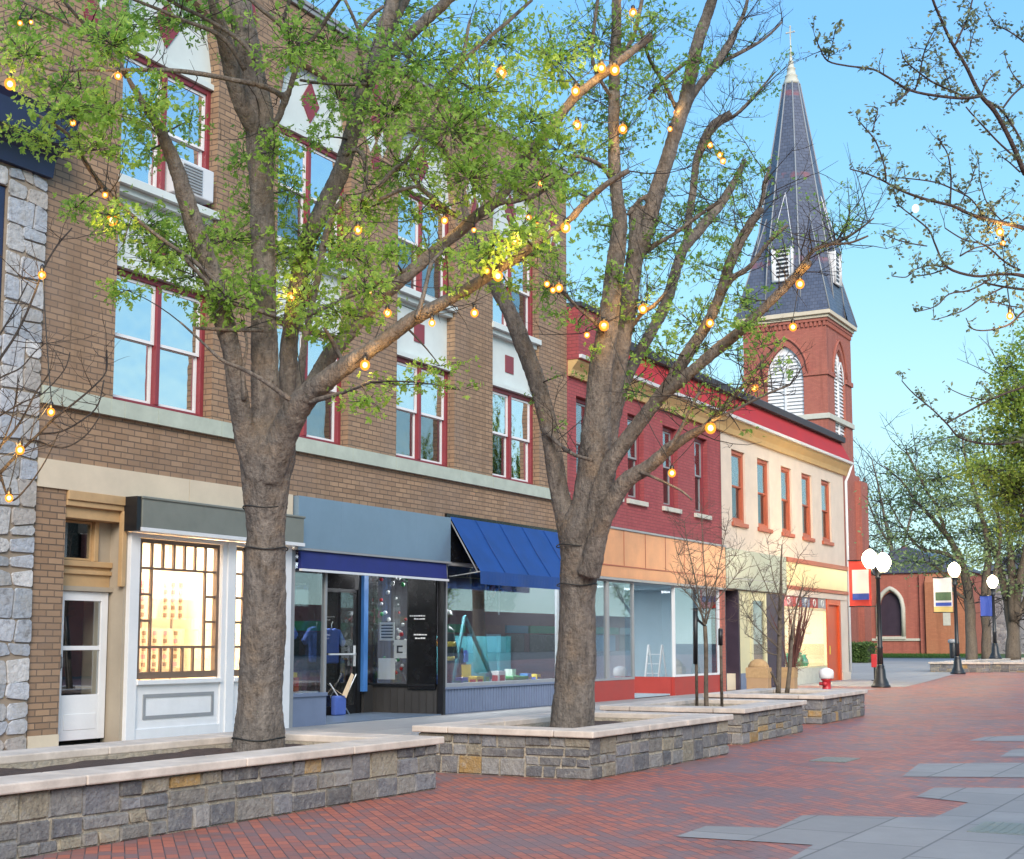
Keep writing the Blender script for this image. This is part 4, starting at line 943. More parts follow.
sh = thing('stone_house', 'grey rubble stone building behind the trees at the far right', 'building', (112, 14, gz(100)))
mb = MB(); wall(mb, 6, 19.95, .2, 6.6, [(9, 10.2, 2.0, 4.4), (12.4, 13.6, 2.0, 4.4)], SIDE(106), .3); mb.quad((106, 19.95, 0), (118, 19.95, 0), (118, 19.95, 6.6), (106, 19.95, 6.6)); mb.quad((106, 6, 0), (118, 6, 0), (118, 6, 6.6), (106, 6, 6.6)); mb.build('stone_wall', M['far_rubble'], sh, fixn=False)
mb = MB(); mb.prism([(5.6, 6.6), (20.3, 6.6), (13, 10.6)], 'x', 105.6, 118); mb.build('roof', M['slate'], sh)
for a in (9, 12.4):
    mb = MB(); mb.box(106.12, 106.2, a, a+1.2, 2., 4.4); mb.build('window', M['black_panel'], sh)

# ------------------------------------------------------------------ building across the street (only mirrored in the glass)
ob = thing('opposite_building', 'pale brick terrace across the street mirrored in the shop glass', 'building', (40, -16, 0))
ohol = [(20+k*3.6, 21.3+k*3.6, 4.6, 6.6) for k in range(16)]+[(19.6+k*7.2, 25.4+k*7.2, .6, 2.9) for k in range(8)]
mb = MB(); wall(mb, 18, 46, 0, 7.6, [h for h in ohol if h[1] < 45], lambda u, d, z: (u, -15-d, z), .2); mb.quad((18, -15, 0), (18, -27, 0), (18, -27, 7.6), (18, -15, 7.6)); mb.build('brick_wall', M['church_brick'], ob, fixn=False)
mb = MB(); mb.box(18.1, 45.9, -15.25, -15.2, 0.2, 7.4); mb.build('window_glass', M['black_panel'], ob)
mb = MB(); mb.box(17.8, 46.2, -27, -14.7, 7.6, 7.85); mb.build('roof', M['roof_dark'], ob)

o2 = thing('opposite_shop', 'low brick terrace with coloured fascias far across the street mirrored in the glass', 'building', (95, -34, 0))
mb = MB(); mb.box(60, 150, -46, -34, -.5, 4.2); mb.build('brick_wall', M['church_brick'], o2)
rnd = random.Random(8); x = 60.3
while x < 148:
    w_ = rnd.uniform(4, 8); mb = MB(); mb.box(x, x+w_-.4, -33.95, -33.7, 2.3, 3.0); mb.build('fascia', M[rnd.choice(['teal', 'cream_band', 'slate_blue', 'green', 'banner_white', 'terracotta'])], o2)
    mb = MB(); mb.box(x+.3, x+w_-.8, -33.98, -33.9, .4, 2.2); mb.build('shop_window', M[rnd.choice(['black_panel', 'inside_blue', 'white', 'black_panel'])], o2); x += w_
# ================================================================== planters
def guillotine(x0, x1, z0, z1, rnd, out):
    w, h = x1-x0, z1-z0
    if h > .20 and (h > .26 or rnd.random() < .55) and not (w > .95):
        t = z0+h*rnd.uniform(.36, .64); guillotine(x0, x1, z0, t, rnd, out); guillotine(x0, x1, t, z1, rnd, out)
    elif w > .48 or (w > .3 and w/h > 2.6 and rnd.random() < .6):
        t = x0+w*rnd.uniform(.36, .64); guillotine(x0, t, z0, z1, rnd, out); guillotine(t, x1, z0, z1, rnd, out)
    else: out.append((x0, x1, z0, z1))
STONES = [(.155, .15, .15), (.22, .215, .215), (.18, .175, .18), (.27, .26, .25), (.13, .13, .14), (.24, .225, .205), (.31, .27, .20), (.20, .20, .215)]
def ashlar_face(mb, L, H, Mp, seed, wind=1):
    rnd = random.Random(seed); cells = []
    guillotine(0, L, 0, H, rnd, cells)
    for a, b, c, d in cells:
        col = rnd.choice(STONES); k = rnd.uniform(.8, 1.25)
        if rnd.random() < .035: col = (.40, .25, .09)
        col = scl(col, k); p = rnd.uniform(.002, .014); g = .009; ch_ = .008
        j = lambda: rnd.uniform(-.013, .013)
        o = [(a+g+j(), c+g+j()), (b-g+j(), c+g+j()), (b-g+j(), d-g+j()), (a+g+j(), d-g+j())]
        i_ = [(a+g+ch_, c+g+ch_), (b-g-ch_, c+g+ch_), (b-g-ch_, d-g-ch_), (a+g+ch_, d-g-ch_)]
        vs = [Mp(u, .012, z) for u, z in o]+[Mp(u, -p+.3*j(), z) for u, z in i_]
        mb.add(vs, [(4, 5, 6, 7), (0, 1, 5, 4), (1, 2, 6, 5), (2, 3, 7, 6), (3, 0, 4, 7)], col)
rnd = random.Random(77); cells = []
def guil2(x0, x1, z0, z1):
    w, h = x1-x0, z1-z0
    if h > .5 or (h > .36 and rnd.random() < .45 and h > w*.6): t = z0+h*rnd.uniform(.35, .65); guil2(x0, x1, z0, t); guil2(x0, x1, t, z1)
    elif w > .62 or (w > .42 and rnd.random() < .5): t = x0+w*rnd.uniform(.35, .65); guil2(x0, t, z0, z1); guil2(t, x1, z0, z1)
    else: cells.append((x0, x1, z0, z1))
for a in ((7.0, 11.2, 0, 7.7), (11.2, 12.42, 0, 5.45), (12.42, 13.09, 0, 7.7), (11.2, 12.42, 7.42, 7.7)): guil2(*a)
mb = MB(); PALE = [(.38, .42, .47), (.52, .55, .60), (.45, .46, .47), (.60, .60, .60), (.48, .45, .42), (.42, .46, .52)]
jit = {}
def jc(x, z):
    k = (round(x, 3), round(z, 3))
    if k not in jit: jit[k] = (0, rnd.uniform(-.03, .03)) if x in (7.0, 11.2, 12.42, 13.09) else (rnd.uniform(-.05, .05), rnd.uniform(-.04, .04))
    return jit[k]
for a, b, c, d in cells:
    col = scl(rnd.choice(PALE), rnd.uniform(.85, 1.15)); p = rnd.uniform(.012, .03)
    pts = []
    for (x, z), (sx, sz) in zip(((a, c), (b, c), (b, d), (a, d)), ((1, 1), (-1, 1), (-1, -1), (1, -1))):
        j = jc(x, z); pts.append((x+j[0]+sx*.009, z+j[1]+sz*.009, sx, sz))
    cut = rnd.uniform(.012, .05); q = []
    for i in range(4):                      # rounded-off corners
        p0, p1, p2 = pts[i-1], pts[i], pts[(i+1) % 4]
        for o_ in (p0, p2):
            L = math.hypot(o_[0]-p1[0], o_[1]-p1[1]); q.append((p1[0]+(o_[0]-p1[0])*cut/L, p1[1]+(o_[1]-p1[1])*cut/L))
    cx_, cz_ = sum(u for u, z in q)/8, sum(z for u, z in q)/8
    inn = [(u+(cx_-u)*.045, z+(cz_-z)*.045) for u, z in q]
    mb.add([(u, Y0-.035, z) for u, z in q]+[(u, Y0-.035-p, z) for u, z in inn], [tuple(range(8, 16))]+[(i, (i+1) % 8, 8+(i+1) % 8, 8+i) for i in range(8)], col)
mb.build('stone_wall', vcol('pale_rubble', .88, 14., .35, .8), b0)
PLG = 'raised stone planters along the shops'
def planter(label, x0, x1, y0, y1, rot, seed, h=.43, cap=.07, over=.06, t=.42, zbase=0., soil_drop=.06):
    c = ((x0+x1)/2, (y0+y1)/2, zbase); o = thing('stone_planter', label, 'planter', (0, 0, 0), PLG)
    ORIGIN[o.name] = Vector(c)
    W, D = x1-x0, y1-y0
    mb = MB(); mor = (.50, .43, .33)
    i0 = .014
    for (a, b, c_, d_) in ((x0+i0, x1-i0, y0+i0, y0+t), (x0+i0, x1-i0, y1-t, y1-i0), (x0+i0, x0+t, y0+t, y1-t), (x1-t, x1-i0, y0+t, y1-t)):
        mb.box(a, b, c_, d_, 0, h, mor)
    ashlar_face(mb, W, h, lambda u, d, z: (x0+u, y0+d, z), seed); ashlar_face(mb, D, h, lambda u, d, z: (x0+d, y1-u, z), seed+1)
    ashlar_face(mb, W, h, lambda u, d, z: (x1-u, y1-d, z), seed+2); ashlar_face(mb, D, h, lambda u, d, z: (x1-d, y0+u, z), seed+3)
    mb.build('stone_wall', M['ashlar'], o, fixn=True)
    mb = MB(); rnd = random.Random(seed+9)
    def run(a, b, mk):
        u = a
        while u < b-1e-3:
            e = min(b, u+rnd.uniform(1.1, 1.7))
            if b-e < .5: e = b
            mk(u+.003, e-.003); u = e
    ov = over; tt = t-.02
    run(x0-ov, x1+ov, lambda a, b: mb.box(a, b, y0-ov, y0+tt, h, h+cap))
    run(x0-ov, x1+ov, lambda a, b: mb.box(a, b, y1-tt, y1+ov, h, h+cap))
    run(y0+tt+.003, y1-tt-.003, lambda a, b: mb.box(x0-ov, x0+tt, a, b, h, h+cap))
    run(y0+tt+.003, y1-tt-.003, lambda a, b: mb.box(x1-tt, x1+ov, a, b, h, h+cap))
    mb.build('coping', M['coping'], o, bevel=.012)
    mb = MB(); n_ = max(8, int(W*5)); m_ = max(6, int(D*5)); vs = []
    for j in range(m_+1):
        for i in range(n_+1):
            x = x0+t-.03+(W-2*t+.06)*i/n_; y = y0+t-.03+(D-2*t+.06)*j/m_
            vs.append((x, y, h+cap-soil_drop-.05+.05*noise.noise(Vector((x*2, y*2, seed)))+.02*noise.noise(Vector((x*9, y*9, seed)))))
    mb.add(vs, [(j*(n_+1)+i, j*(n_+1)+i+1, (j+1)*(n_+1)+i+1, (j+1)*(n_+1)+i) for j in range(m_) for i in range(n_)])
    mb.build('soil', M['soil'], o)
    o.location = c; o.rotation_euler = (0, 0, R(rot)); return o
planter('longest stone planter at the front left holding the thick forked tree', .5, 11.62, 7.38, 9.55, 0, 100)
planter('stone planter holding the multi limbed tree in front of the blue awning', 13.10, 17.05, 6.45, 8.55, 0, 200)
planter('stone planter holding the staked bare sapling', 18.62, 21.75, 6.92, 8.98, 2.5, 300)
planter('stone planter holding the bare twiggy sapling near the boxes', 23.95, 27.15, 7.42, 9.5, 2.5, 400)
for lab, x0, x1, y0, y1, s in (('low stone planter round two trees behind the middle street lamp', 60.6, 80, onX(989, 665, 60.6).y, onX(930, 665, 60.6).y, 500), ('low stone planter at the right edge behind the street lamps', 61.4, 80, onX(1075, 665, 61.4).y, onX(991.5, 665, 61.4).y, 600)):
    planter(lab, x0, x1, y0, y1, 0, s, .52, .09, .06, .5, gz(61)-.02)
mb = MB(); mb.box(62, 63.5, 7.0, 8.6, gz(62), gz(62)+.1)

# ================================================================== lamps and banners
LG = 'cast iron street lamps'
def lamp(label, p, h, globes=1):
    o = thing('street_lamp', label, 'street lamp', tuple(p), LG)
    x, y, z = p
    mb = MB(); mb.lathe(p, [(.30, 0), (.30, .06), (.25, .10), (.24, .16), (.17, .30), (.15, .55), (.12, .62), (.13, .66), (.10, .72)], 16); mb.build('base', M['lamp_iron'], o)
    mb = MB(); mb.lathe(p, [(.095, .7), (.085, 1.2), (.10, 1.24), (.08, 1.28), (.062, h-.35), (.09, h-.33), (.09, h-.28), (.06, h-.25), (.11, h-.05), (.14, h)], 14); mb.build('post', M['lamp_iron'], o)
    offs = [(0, 0)] if globes == 1 else [(.02, .24), (-.02, -.18)]
    for i, (dx, dy) in enumerate(offs):
        gp = Vector((x+dx, y+dy, z+h-(.0 if i == 0 else .12)))
        mb = MB(); mb.lathe(gp, [(.10, 0), (.17, .08), (.24, .22), (.25, .34), (.20, .47), (.10, .56), (.04, .6)], 16); g_ = mb.build('lamp_globe', M['globe'], o)
        mb = MB(); mb.lathe(gp+Vector((0, 0, .6)), [(.06, 0), (.04, .04), (.012, .14)], 8); mb.build('finial', M['lamp_iron'], o)
        if globes > 1:
            mb = MB(); mb.tube([(x, y, z+h-.25), (x+dx*.6, y+dy*.6, z+h-.2), tuple(gp)], .035, 6); mb.build('arm', M['lamp_iron'], o)
        li = bpy.data.lights.new('lamp_light', 'POINT'); lo = bpy.data.objects.new('lamp_light', li); COL.objects.link(lo)
        li.energy = 1200; li.color = (1., .76, .42); li.shadow_soft_size = .27; lo.location = gp+Vector((0, 0, .3))
        lo.parent = None
    return o
L1 = onG(881, 687.5); L2 = onG(958, 674); L3 = Vector((68.0, onX(994, 620, 68.0).y, gz(61)+.48))
lamp('nearest street lamp with two lit globes beside the red banner', L1, onX(878, 568, L1.x).z-L1.z, 2)
lamp('single globe street lamp with the pale gold banner', L2, onX(955, 577, L2.x).z-L2.z)
lamp('farthest street lamp with the blue banner, standing in the far planter', L3, onX(993, 588, L3.x).z-L3.z)
def banner(label, X, px, y0, y1, bands, hang=True):
    """cloth panel across the street direction, hung from two rods on its lamp post"""
    a = onX(px[0], y0, X); b = onX(px[1], y1, X); ya, yb = a.y, b.y; zt, zb = a.z, b.z
    o = thing('banner', label, 'banner', (X, (ya+yb)/2, zb), 'banners on the street lamps')
    n_ = 10
    for nm, m_, u0, u1, v0, v1, off in bands:
        mb = MB()
        for i in range(n_):
            for s in (0, 1):
                pass
            ua, ub = u0+(u1-u0)*i/n_, u0+(u1-u0)*(i+1)/n_
            f = lambda u, k: (X+off*k+.03*math.sin(u*5), ya+(yb-ya)*u)
            for k in (0,):
                xa, y_a = f(ua, 1); xb, y_b = f(ub, 1); za, zc_ = zt+(zb-zt)*v1, zt+(zb-zt)*v0
                mb.add([(xa, y_a, za), (xb, y_b, za), (xb, y_b, zc_), (xa, y_a, zc_), (xa+.008, y_a, za), (xb+.008, y_b, za), (xb+.008, y_b, zc_), (xa+.008, y_a, zc_)], [(0, 1, 2, 3), (4, 5, 6, 7), (0, 1, 5, 4), (2, 3, 7, 6), (0, 3, 7, 4), (1, 2, 6, 5)])
        mb.build(nm, M[m_], o)
    mb = MB()
    for z in (zt+.01, zb-.01): mb.tube([(X+.01, ya+.03, z), (X+.01, min(ya, yb)-.12, z)], .02, 6)
    mb.build('rod', M['lamp_iron'], o)
banner('red banner with a white panel and blue stripe on the nearest lamp', L1.x, (848.5, 872), 561, 606, [('cloth', 'banner_red', 0, 1, 0, 1, 0), ('white_panel', 'banner_white', .14, .9, .2, .72, -.012), ('blue_stripe', 'banner_blue', .14, .9, .72, .86, -.013)])
banner('pale gold banner with a dark picture panel on the middle lamp', L2.x, (933, 953), 578, 612, [('cloth', 'banner_white', 0, 1, 0, .84, 0), ('gold_strip', 'banner_gold', 0, 1, .84, 1, 0), ('picture_panel', 'banner_green', .1, .95, .42, .66, -.012), ('dark_stripe', 'banner_blue', .1, .95, .72, .82, -.012)])
banner('plain blue banner on the farthest lamp', L3.x, (980, 993), 596, 616, [('cloth', 'banner_blue', 0, 1, 0, 1, 0)])
# little things by the lamps
p = onG(869, 668); hb = thing('newspaper_box', 'small red box on a thin stand just behind the nearest lamp post', 'newspaper box', tuple(p))
px_ = onX(874.2, 650, 50); p2 = Vector((50, px_.y, gz(50)))
mb = MB(); mb.box(p2.x-.1, p2.x+.1, p2.y-.1, p2.y+.1, p2.z+.48, p2.z+.95); mb.build('case', M['red_paint'], hb, bevel=.03)
mb = MB(); mb.box(p2.x-.03, p2.x+.03, p2.y-.03, p2.y+.03, p2.z+.03, p2.z+.48); mb.box(p2.x-.1, p2.x+.1, p2.y-.1, p2.y+.1, p2.z, p2.z+.03); mb.build('stand', M['lamp_iron'], hb)
pb = Vector((69.3, onX(953.5, 655, 69.3).y, gz(61)+.48))
tb = thing('litter_bin', 'dark litter bin with a pale rim in the far planter behind the middle lamp post', 'litter bin', tuple(pb))
mb = MB(); mb.lathe(pb, [(.15, 0), (.17, .1), (.18, .7), (.17, .72)], 14); mb.build('body', M['lamp_iron'], tb)
mb = MB(); mb.lathe(pb, [(.19, .72), (.24, .75), (.24, .88), (.12, .92)], 14); mb.build('rim', M['grey_frame'], tb)

# hydrant, boxes, stakes
ph = Vector((38.3, onX(826.5, 680, 38.3).y, gz(38.3)))
hy = thing('fire_hydrant', 'red fire hydrant with a white bonnet behind the last planter', 'fire hydrant', tuple(ph))
mb = MB(); mb.lathe(ph, [(.19, 0), (.19, .05), (.12, .07), (.115, .36), (.15, .38), (.15, .42)], 14); mb.build('body', M['red_paint'], hy)
mb = MB(); mb.lathe(ph, [(.17, .42), (.2, .44), (.205, .6), (.18, .66), (.10, .70), (.04, .72)], 14); mb.build('bonnet', M['white'], hy)
mb = MB(); mb.tube([(ph.x-.1, ph.y, ph.z+.28), (ph.x-.2, ph.y, ph.z+.28)], .06, 10); mb.tube([(ph.x, ph.y+.1, ph.z+.28), (ph.x, ph.y+.2, ph.z+.28)], .05, 10); mb.build('outlet', M['red_paint'], hy)
def carton(label, px0, px1, py, X, h, mound):
    a = onX(px0, py, X); b = onX(px1, py, X); w_ = abs(a.y-b.y)*.95; c = Vector((X, (a.y+b.y)/2, gz(X)))
    o = thing('cardboard_box', label, 'box', tuple(c), 'cardboard boxes outside the cream building')
    mb = MB(); mb.box(c.x-.16, c.x+.16, c.y-w_/2, c.y+w_/2, 0, h); mb.build('carton', M['carton'], o, bevel=.015)
    mb = MB(); mb.box(c.x-.168, c.x+.168, c.y-w_/2-.008, c.y+w_/2+.008, h*.6, h*.98); mb.build('tape_band', M['burlap'], o)
    if mound:
        mb = MB(); n0 = len(mb.v); mb.lathe((0, 0, h-.02), [(w_*.5, 0), (w_*.47, .08), (w_*.36, .18), (w_*.2, .24), (.01, .26)], 14); mb.v = mb.v[:n0]+[(c.x+q[0]*.5, c.y+q[1], q[2]) for q in mb.v[n0:]]; mb.build('heaped_top', M['burlap'], o)
    return c
c1 = carton('larger tan cardboard box with a rounded heaped top by the plum panel', 747.5, 770, 675, 38.0, .72, True)
c2 = carton('smaller brown cardboard box behind the twiggy sapling holding reddish twigs', 782, 796, 672, 38.6, .72, False)

for nm, (x, y, z), sx, sy, en in (('dark_shop_light', (21., 17.3, 2.9), 3.5, .8, 60), ('dark_shop_light', (21., 15.6, 2.93), 3., .6, 16), ('display_window_light', (25.9, 15.3, 3.15), 4.2, .5, 230), ('copper_shop_light', (33.5, 16.8, 2.92), 7., 1., 90)):
    l_ = bpy.data.lights.new(nm, 'AREA'); q_ = bpy.data.objects.new(nm, l_); COL.objects.link(q_); l_.shape = 'RECTANGLE'; l_.size = sx; l_.size_y = sy; l_.energy = en; l_.color = (.95, .97, 1.); q_.location = (x, y, z)
# merchandise in the lit shop
rnd = random.Random(12)
for k, (x, z0, w_, h_) in enumerate(((16.25, 1.0, .5, 1.75), (16.95, 1.8, .62, .66), (17.68, 1.8, .6, .66), (16.95, .98, 1.3, .66))):
    o = thing('display_board', ['tall pale display board at the left of the lit shop window', 'pale display board with dark cards in the middle of the lit window', 'pale display board at the right of the lit shop window', 'low wide display board along the bottom of the lit window'][k], 'display board', (x, 16.7, z0), 'display boards in the lit shop window')
    mb = MB(); mb.box(x, x+w_, 16.7, 16.73, z0, z0+h_); mb.build('board', M['pale_card'] if k else M['paper'], o)
    for i in range(3 if k != 3 else 5):
        for j in range(int(h_/.13)):
            xx = x+.03+(w_-.05)*i/(3 if k != 3 else 5); mb = MB(); mb.box(xx, xx+.055, 16.66, 16.697, z0+.03+j*.13, z0+.10+j*.13)
            mb.build('card', M['dark_wood' if rnd.random() < .55 else 'pink'], o)
    mb = MB(); mb.box(x+w_*.45, x+w_*.5, 16.735, 16.76, .76, z0+.1); mb.build('support', M['dark_wood'], o)
# blue shop: jerseys, posters, fairy lights
def jersey(x, y, z, mname, label, rz=0):
    o = thing('jersey', label, 'jersey', (0, 0, 0), 'clothes hanging in the dark shop'); ORIGIN[o.name] = Vector((x, y, z))
    pol = [(-.2, -.62), (.2, -.62), (.21, -.1), (.36, -.3), (.44, -.2), (.24, .04), (.08, .07), (0, .03), (-.08, .07), (-.24, .04), (-.44, -.2), (-.36, -.3), (-.21, -.1)]
    mb = MB(); mb.prism([(x+a, z+b) for a, b in pol], 'y', y-.05, y+.05); mb.build('shirt', M[mname], o, bevel=.03)
    mb = MB(); mb.tube([(x, y, z+.03), (x, y, z+.16), (x+.04, y, z+.2)], .008, 5); mb.build('hanger', M['white_metal'], o)
    o.location = (x, y, z); o.rotation_euler = (0, 0, rz)
jersey(19.1, 15.3, 1.75, 'jersey', 'blue jersey hanging behind the narrow left shop window'); jersey(19.05, 15.5, 1.05, 'pink', 'faded pink shirt low in the narrow left shop window')
jersey(21.95, 16.7, 1.65, 'jersey', 'blue jersey hanging behind the glass door, left one'); jersey(22.45, 16.72, 1.62, 'jersey', 'blue jersey hanging behind the glass door, right one')
for k, (y, z, hh, ww, mname) in enumerate(((16.0, 1.45, .36, .36, 'paper'), (15.68, 1.1, .36, .3, 'paper'), (16.0, .68, .42, .4, 'paper'))):
    o = thing('poster', ['grey printed notice highest on the angled dark shop window', 'white notice with a black letter in the angled dark shop window', 'blank white sheet at the bottom of the angled dark shop window'][k], 'poster', (23.34, y, z), 'notices in the angled shop window')
    mb = MB(); mb.box(23.325, 23.332, y-ww/2, y+ww/2, z, z+hh); mb.build('sheet', M[mname], o)
    mb = MB()
    if k == 0:
        for j in range(5): mb.box(23.318, 23.324, y-ww*.38, y+ww*.38, z+.05+j*.06, z+.075+j*.06)
    elif k == 1: mb.box(23.318, 23.324, y-.06, y+.08, z+.1, z+.13); mb.box(23.318, 23.324, y-.06, y+.08, z+.22, z+.25); mb.box(23.318, 23.324, y+.04, y+.08, z+.1, z+.25)
    if k < 2: mb.build('printing', M['black'], o)
o = thing('trinket_string', 'strings of tiny white and red trinkets hanging in the angled dark window', 'trinkets', (23.5, 15.9, 2.5))
rnd = random.Random(3); mbs = {'paper': MB(), 'crimson': MB(), 'green': MB()}; th = MB()
for j in range(9):
    y = 15.55+j*.085; th.tube([(23.45, y, 2.9), (23.45, y, .8)], .003, 4)
    for i in range(9):
        if rnd.random() < .75: mbs[rnd.choice(['paper', 'paper', 'paper', 'crimson', 'green'])].ball((23.45, y+rnd.uniform(-.02, .02), rnd.uniform(.8, 2.8)), rnd.uniform(.018, .048), 6, 5)
th.build('thread', M['wire'], o)
for k_, m_ in mbs.items(): m_.build({'paper': 'white_trinket', 'crimson': 'red_trinket', 'green': 'green_trinket'}[k_], M[k_], o)
o = thing('folding_canvas_chair', 'folded tan and blue canvas chair inside the shop doorway', 'chair', (22.0, 16.15, .03))
mb = MB(); mb.add([(21.65, 16.18, .62), (22.05, 16.05, .35), (22.5, 16.2, .78), (22.48, 16.25, .82), (22.05, 16.15, .42), (21.62, 16.25, .66)], [(0, 1, 4, 5), (1, 2, 3, 4)]); mb.build('sling', M['skin'], o)
mb = MB(); mb.box(21.75, 22.1, 16.08, 16.2, .03, .4); mb.build('bag', M['jersey'], o, bevel=.03)
mb = MB(); mb.tube([(21.65, 16.15, .64), (22.3, 16.15, .03)], .012, 6); mb.tube([(22.5, 16.15, .8), (21.9, 16.15, .03)], .012, 6); mb.build('leg', M['white_metal'], o)
rnd = random.Random(31)
GOODS = ['jersey', 'pink', 'yellow', 'green', 'paper', 'blue_post', 'terracotta', 'teal', 'skin', 'crimson']
def goods_box(x, y, z, w_, h_, d_, label, group, mname):
    o = thing('boxed_goods', label, 'boxed goods', (x, y, z), group)
    mb = MB(); mb.box(x-w_/2, x+w_/2, y-d_/2, y+d_/2, z, z+h_); mb.build('carton', M[mname], o)
    mb = MB(); mb.box(x-w_*.36, x+w_*.36, y-d_/2-.004, y-d_/2-.001, z+h_*.3, z+h_*.75); mb.box(x-w_/2-.004, x-w_/2-.001, y-d_*.36, y+d_*.36, z+h_*.3, z+h_*.75); mb.build('front_patch', M[rnd.choice(GOODS)], o)
sf = thing('shop_shelves', 'tall dark shelves of small goods along the back of the dark shop', 'shelves', (21, 18.5, 0))
for z in (.5, .95, 1.4, 1.85, 2.3): mb = MB(); mb.box(18.8, 23.2, 18.3, 18.7, z-.03, z); mb.build('shelf', M['grey_frame'], sf)
for x in (18.8, 21.0, 23.15): mb = MB(); mb.box(x, x+.04, 18.3, 18.7, 0, 2.6); mb.build('upright', M['grey_frame'], sf)
for z in (.5, .95, 1.4, 1.85):
    x = 19.0
    while x < 23.0:
        w_ = rnd.uniform(.12, .34); goods_box(x+w_/2, 18.45, z, w_, rnd.uniform(.15, .38), .22, 'small coloured goods box on the shelves at the back of the dark shop', 'goods boxes on the dark shop shelves', rnd.choice(GOODS)); x += w_+rnd.uniform(.03, .18)
for k in range(11):
    x = 23.75+k*.41+rnd.uniform(-.08, .08); goods_box(x, 15.05+rnd.uniform(-.1, .25), .455, rnd.uniform(.14, .3), rnd.uniform(.12, .42), .2, 'small coloured goods box on the floor of the big shop window', 'goods boxes in the big shop window', rnd.choice(GOODS))
for k in range(6):
    goods_box(18.85+.13*k, 15.05+rnd.uniform(0, .4), .58, .11, rnd.uniform(.15, .4), .12, 'small coloured goods box behind the narrow left window of the dark shop', 'goods boxes in the narrow left window', rnd.choice(GOODS))
mb = MB(); mb.box(18.68, 19.5, Y0+.1, 15.7, .5, .575); tag(mb.build('display_bench', M['white']), 'white display bench behind the narrow left window', 'bench')
# window D display
o = thing('clothes_dummy', 'dark clothes dummy in a coat with a yellow band behind the big window', 'clothes dummy', (24.2, 15.15, .45))
mb = MB(); mb.lathe((24.2, 15.15, .45), [(.12, 0), (.13, .5), (.15, .62), (.19, .95), (.17, 1.2), (.06, 1.3)], 12); mb.tube([(24.03, 15.15, 1.6), (23.93, 15.12, 1.35), (23.98, 15.05, 1.1)], .05, 8); mb.tube([(24.37, 15.15, 1.6), (24.47, 15.12, 1.35), (24.4, 15.05, 1.1)], .05, 8); mb.build('coat', M['black'], o)
mb = MB(); mb.lathe((24.2, 15.15, 1.33), [(.185, 0), (.195, .05), (.19, .1)], 12); mb.lathe((24.2, 15.15, 1.05), [(.165, 0), (.172, .05), (.175, .08)], 12); mb.build('yellow_band', M['yellow'], o)
mb = MB(); mb.ball((24.2, 15.15, 1.88), .11, 10, 8, 1.2); mb.lathe((24.2, 15.15, 1.95), [(.17, 0), (.13, .03), (.1, .1), (.02, .13)], 10); mb.build('head', M['black'], o)
mb = MB(); mb.box(24.1, 24.3, 15.0, 15.2, .45, .6); mb.build('blue_boot', M['blue_post'], o)
o = thing('easel', 'teal A shaped easel of long poles behind the big shop window', 'easel', (25.1, 15.2, .45))
for a, b in (((24.35, 15.1, .48), (25.0, 15.2, 1.95)), ((25.0, 15.2, 1.95), (26.2, 15.15, .48)), ((26.25, 15.1, .48), (26.3, 15.15, 1.55))):
    mb = MB(); mb.bar(a, b, .05, .07); mb.build('pole', M['teal'], o)
o = thing('camping_tent', 'small dark tent shaped display with an orange patch in the big window', 'tent display', (25.35, 15.6, .45))
mb = MB(); mb.prism([(24.9, .45), (25.9, .45), (25.75, .62), (25.45, .85), (25.25, 1.3), (25.1, .8)], 'y', 15.4, 15.8); mb.build('shell', M['black'], o)
mb = MB(); mb.box(25.2, 25.55, 15.37, 15.395, .62, .95); mb.build('orange_patch', M['yellow'], o); mb = MB(); mb.box(25.28, 25.42, 15.36, 15.395, 1.0, 1.25); mb.build('blue_patch', M['jersey'], o)
o = thing('plastic_crate', 'bright green plastic crate at the bottom of the big shop window', 'crate', (27.0, 15.2, .45))
mb = MB(); mb.box(26.7, 27.3, 15.0, 15.4, .45, .62); mb.build('tub', M['green'], o, bevel=.02); mb = MB(); mb.box(26.66, 27.34, 14.97, 15.43, .62, .68); mb.build('rim', M['green'], o)
o = thing('hanging_sign', 'black sign board hung inside the big window below the awning', 'sign', (25.6, 14.85, 2.5))
mb = MB(); mb.box(24.6, 25.1, 14.80, 14.83, 2.42, 2.9); mb.prism([(24.75, 2.1), (26.4, 2.1), (26.55, 2.2), (26.4, 2.3), (26.6, 2.42), (26.5, 2.9), (24.75, 2.9)], 'y', 14.84, 14.86); mb.build('board', M['black_panel'], o)
mb = MB(); mb.lathe((25.45, 14.79, 2.35), [(.03, 0), (.07, .1), (.04, .2), (.07, .3), (.03, .42)], 8); mb.build('red_figure', M['terracotta'], o)
mb = MB(); mb.prism([(25.9, 2.55), (26.3, 2.5), (26.32, 2.58), (26.1, 2.66), (25.92, 2.7)], 'y', 14.80, 14.835); mb.build('white_shape', M['paper'], o)
mb = MB(); mb.box(25.2, 25.23, 14.81, 14.83, 2.3, 2.9); mb.box(25.75, 25.78, 14.81, 14.83, 2.0, 2.9); mb.build('strap', M['white_metal'], o)
o = thing('toy_arch', 'faded pink arch shaped board at the left of the big shop window', 'display board', (23.9, 15.5, .45))
mb = MB(); arch_slab(mb, 23.55, 24.5, .45, 1.9, 2.1, 'round', FRONT(15.6), 0, .04); mb.build('board', M['pink'], o)
mb = MB(); mb.box(24.4, 28.2, 15.9, 15.93, .5, 1.55); o = mb.build('backdrop_board', M['teal']); tag(o, 'wide teal display board across the back of the big window', 'display board')
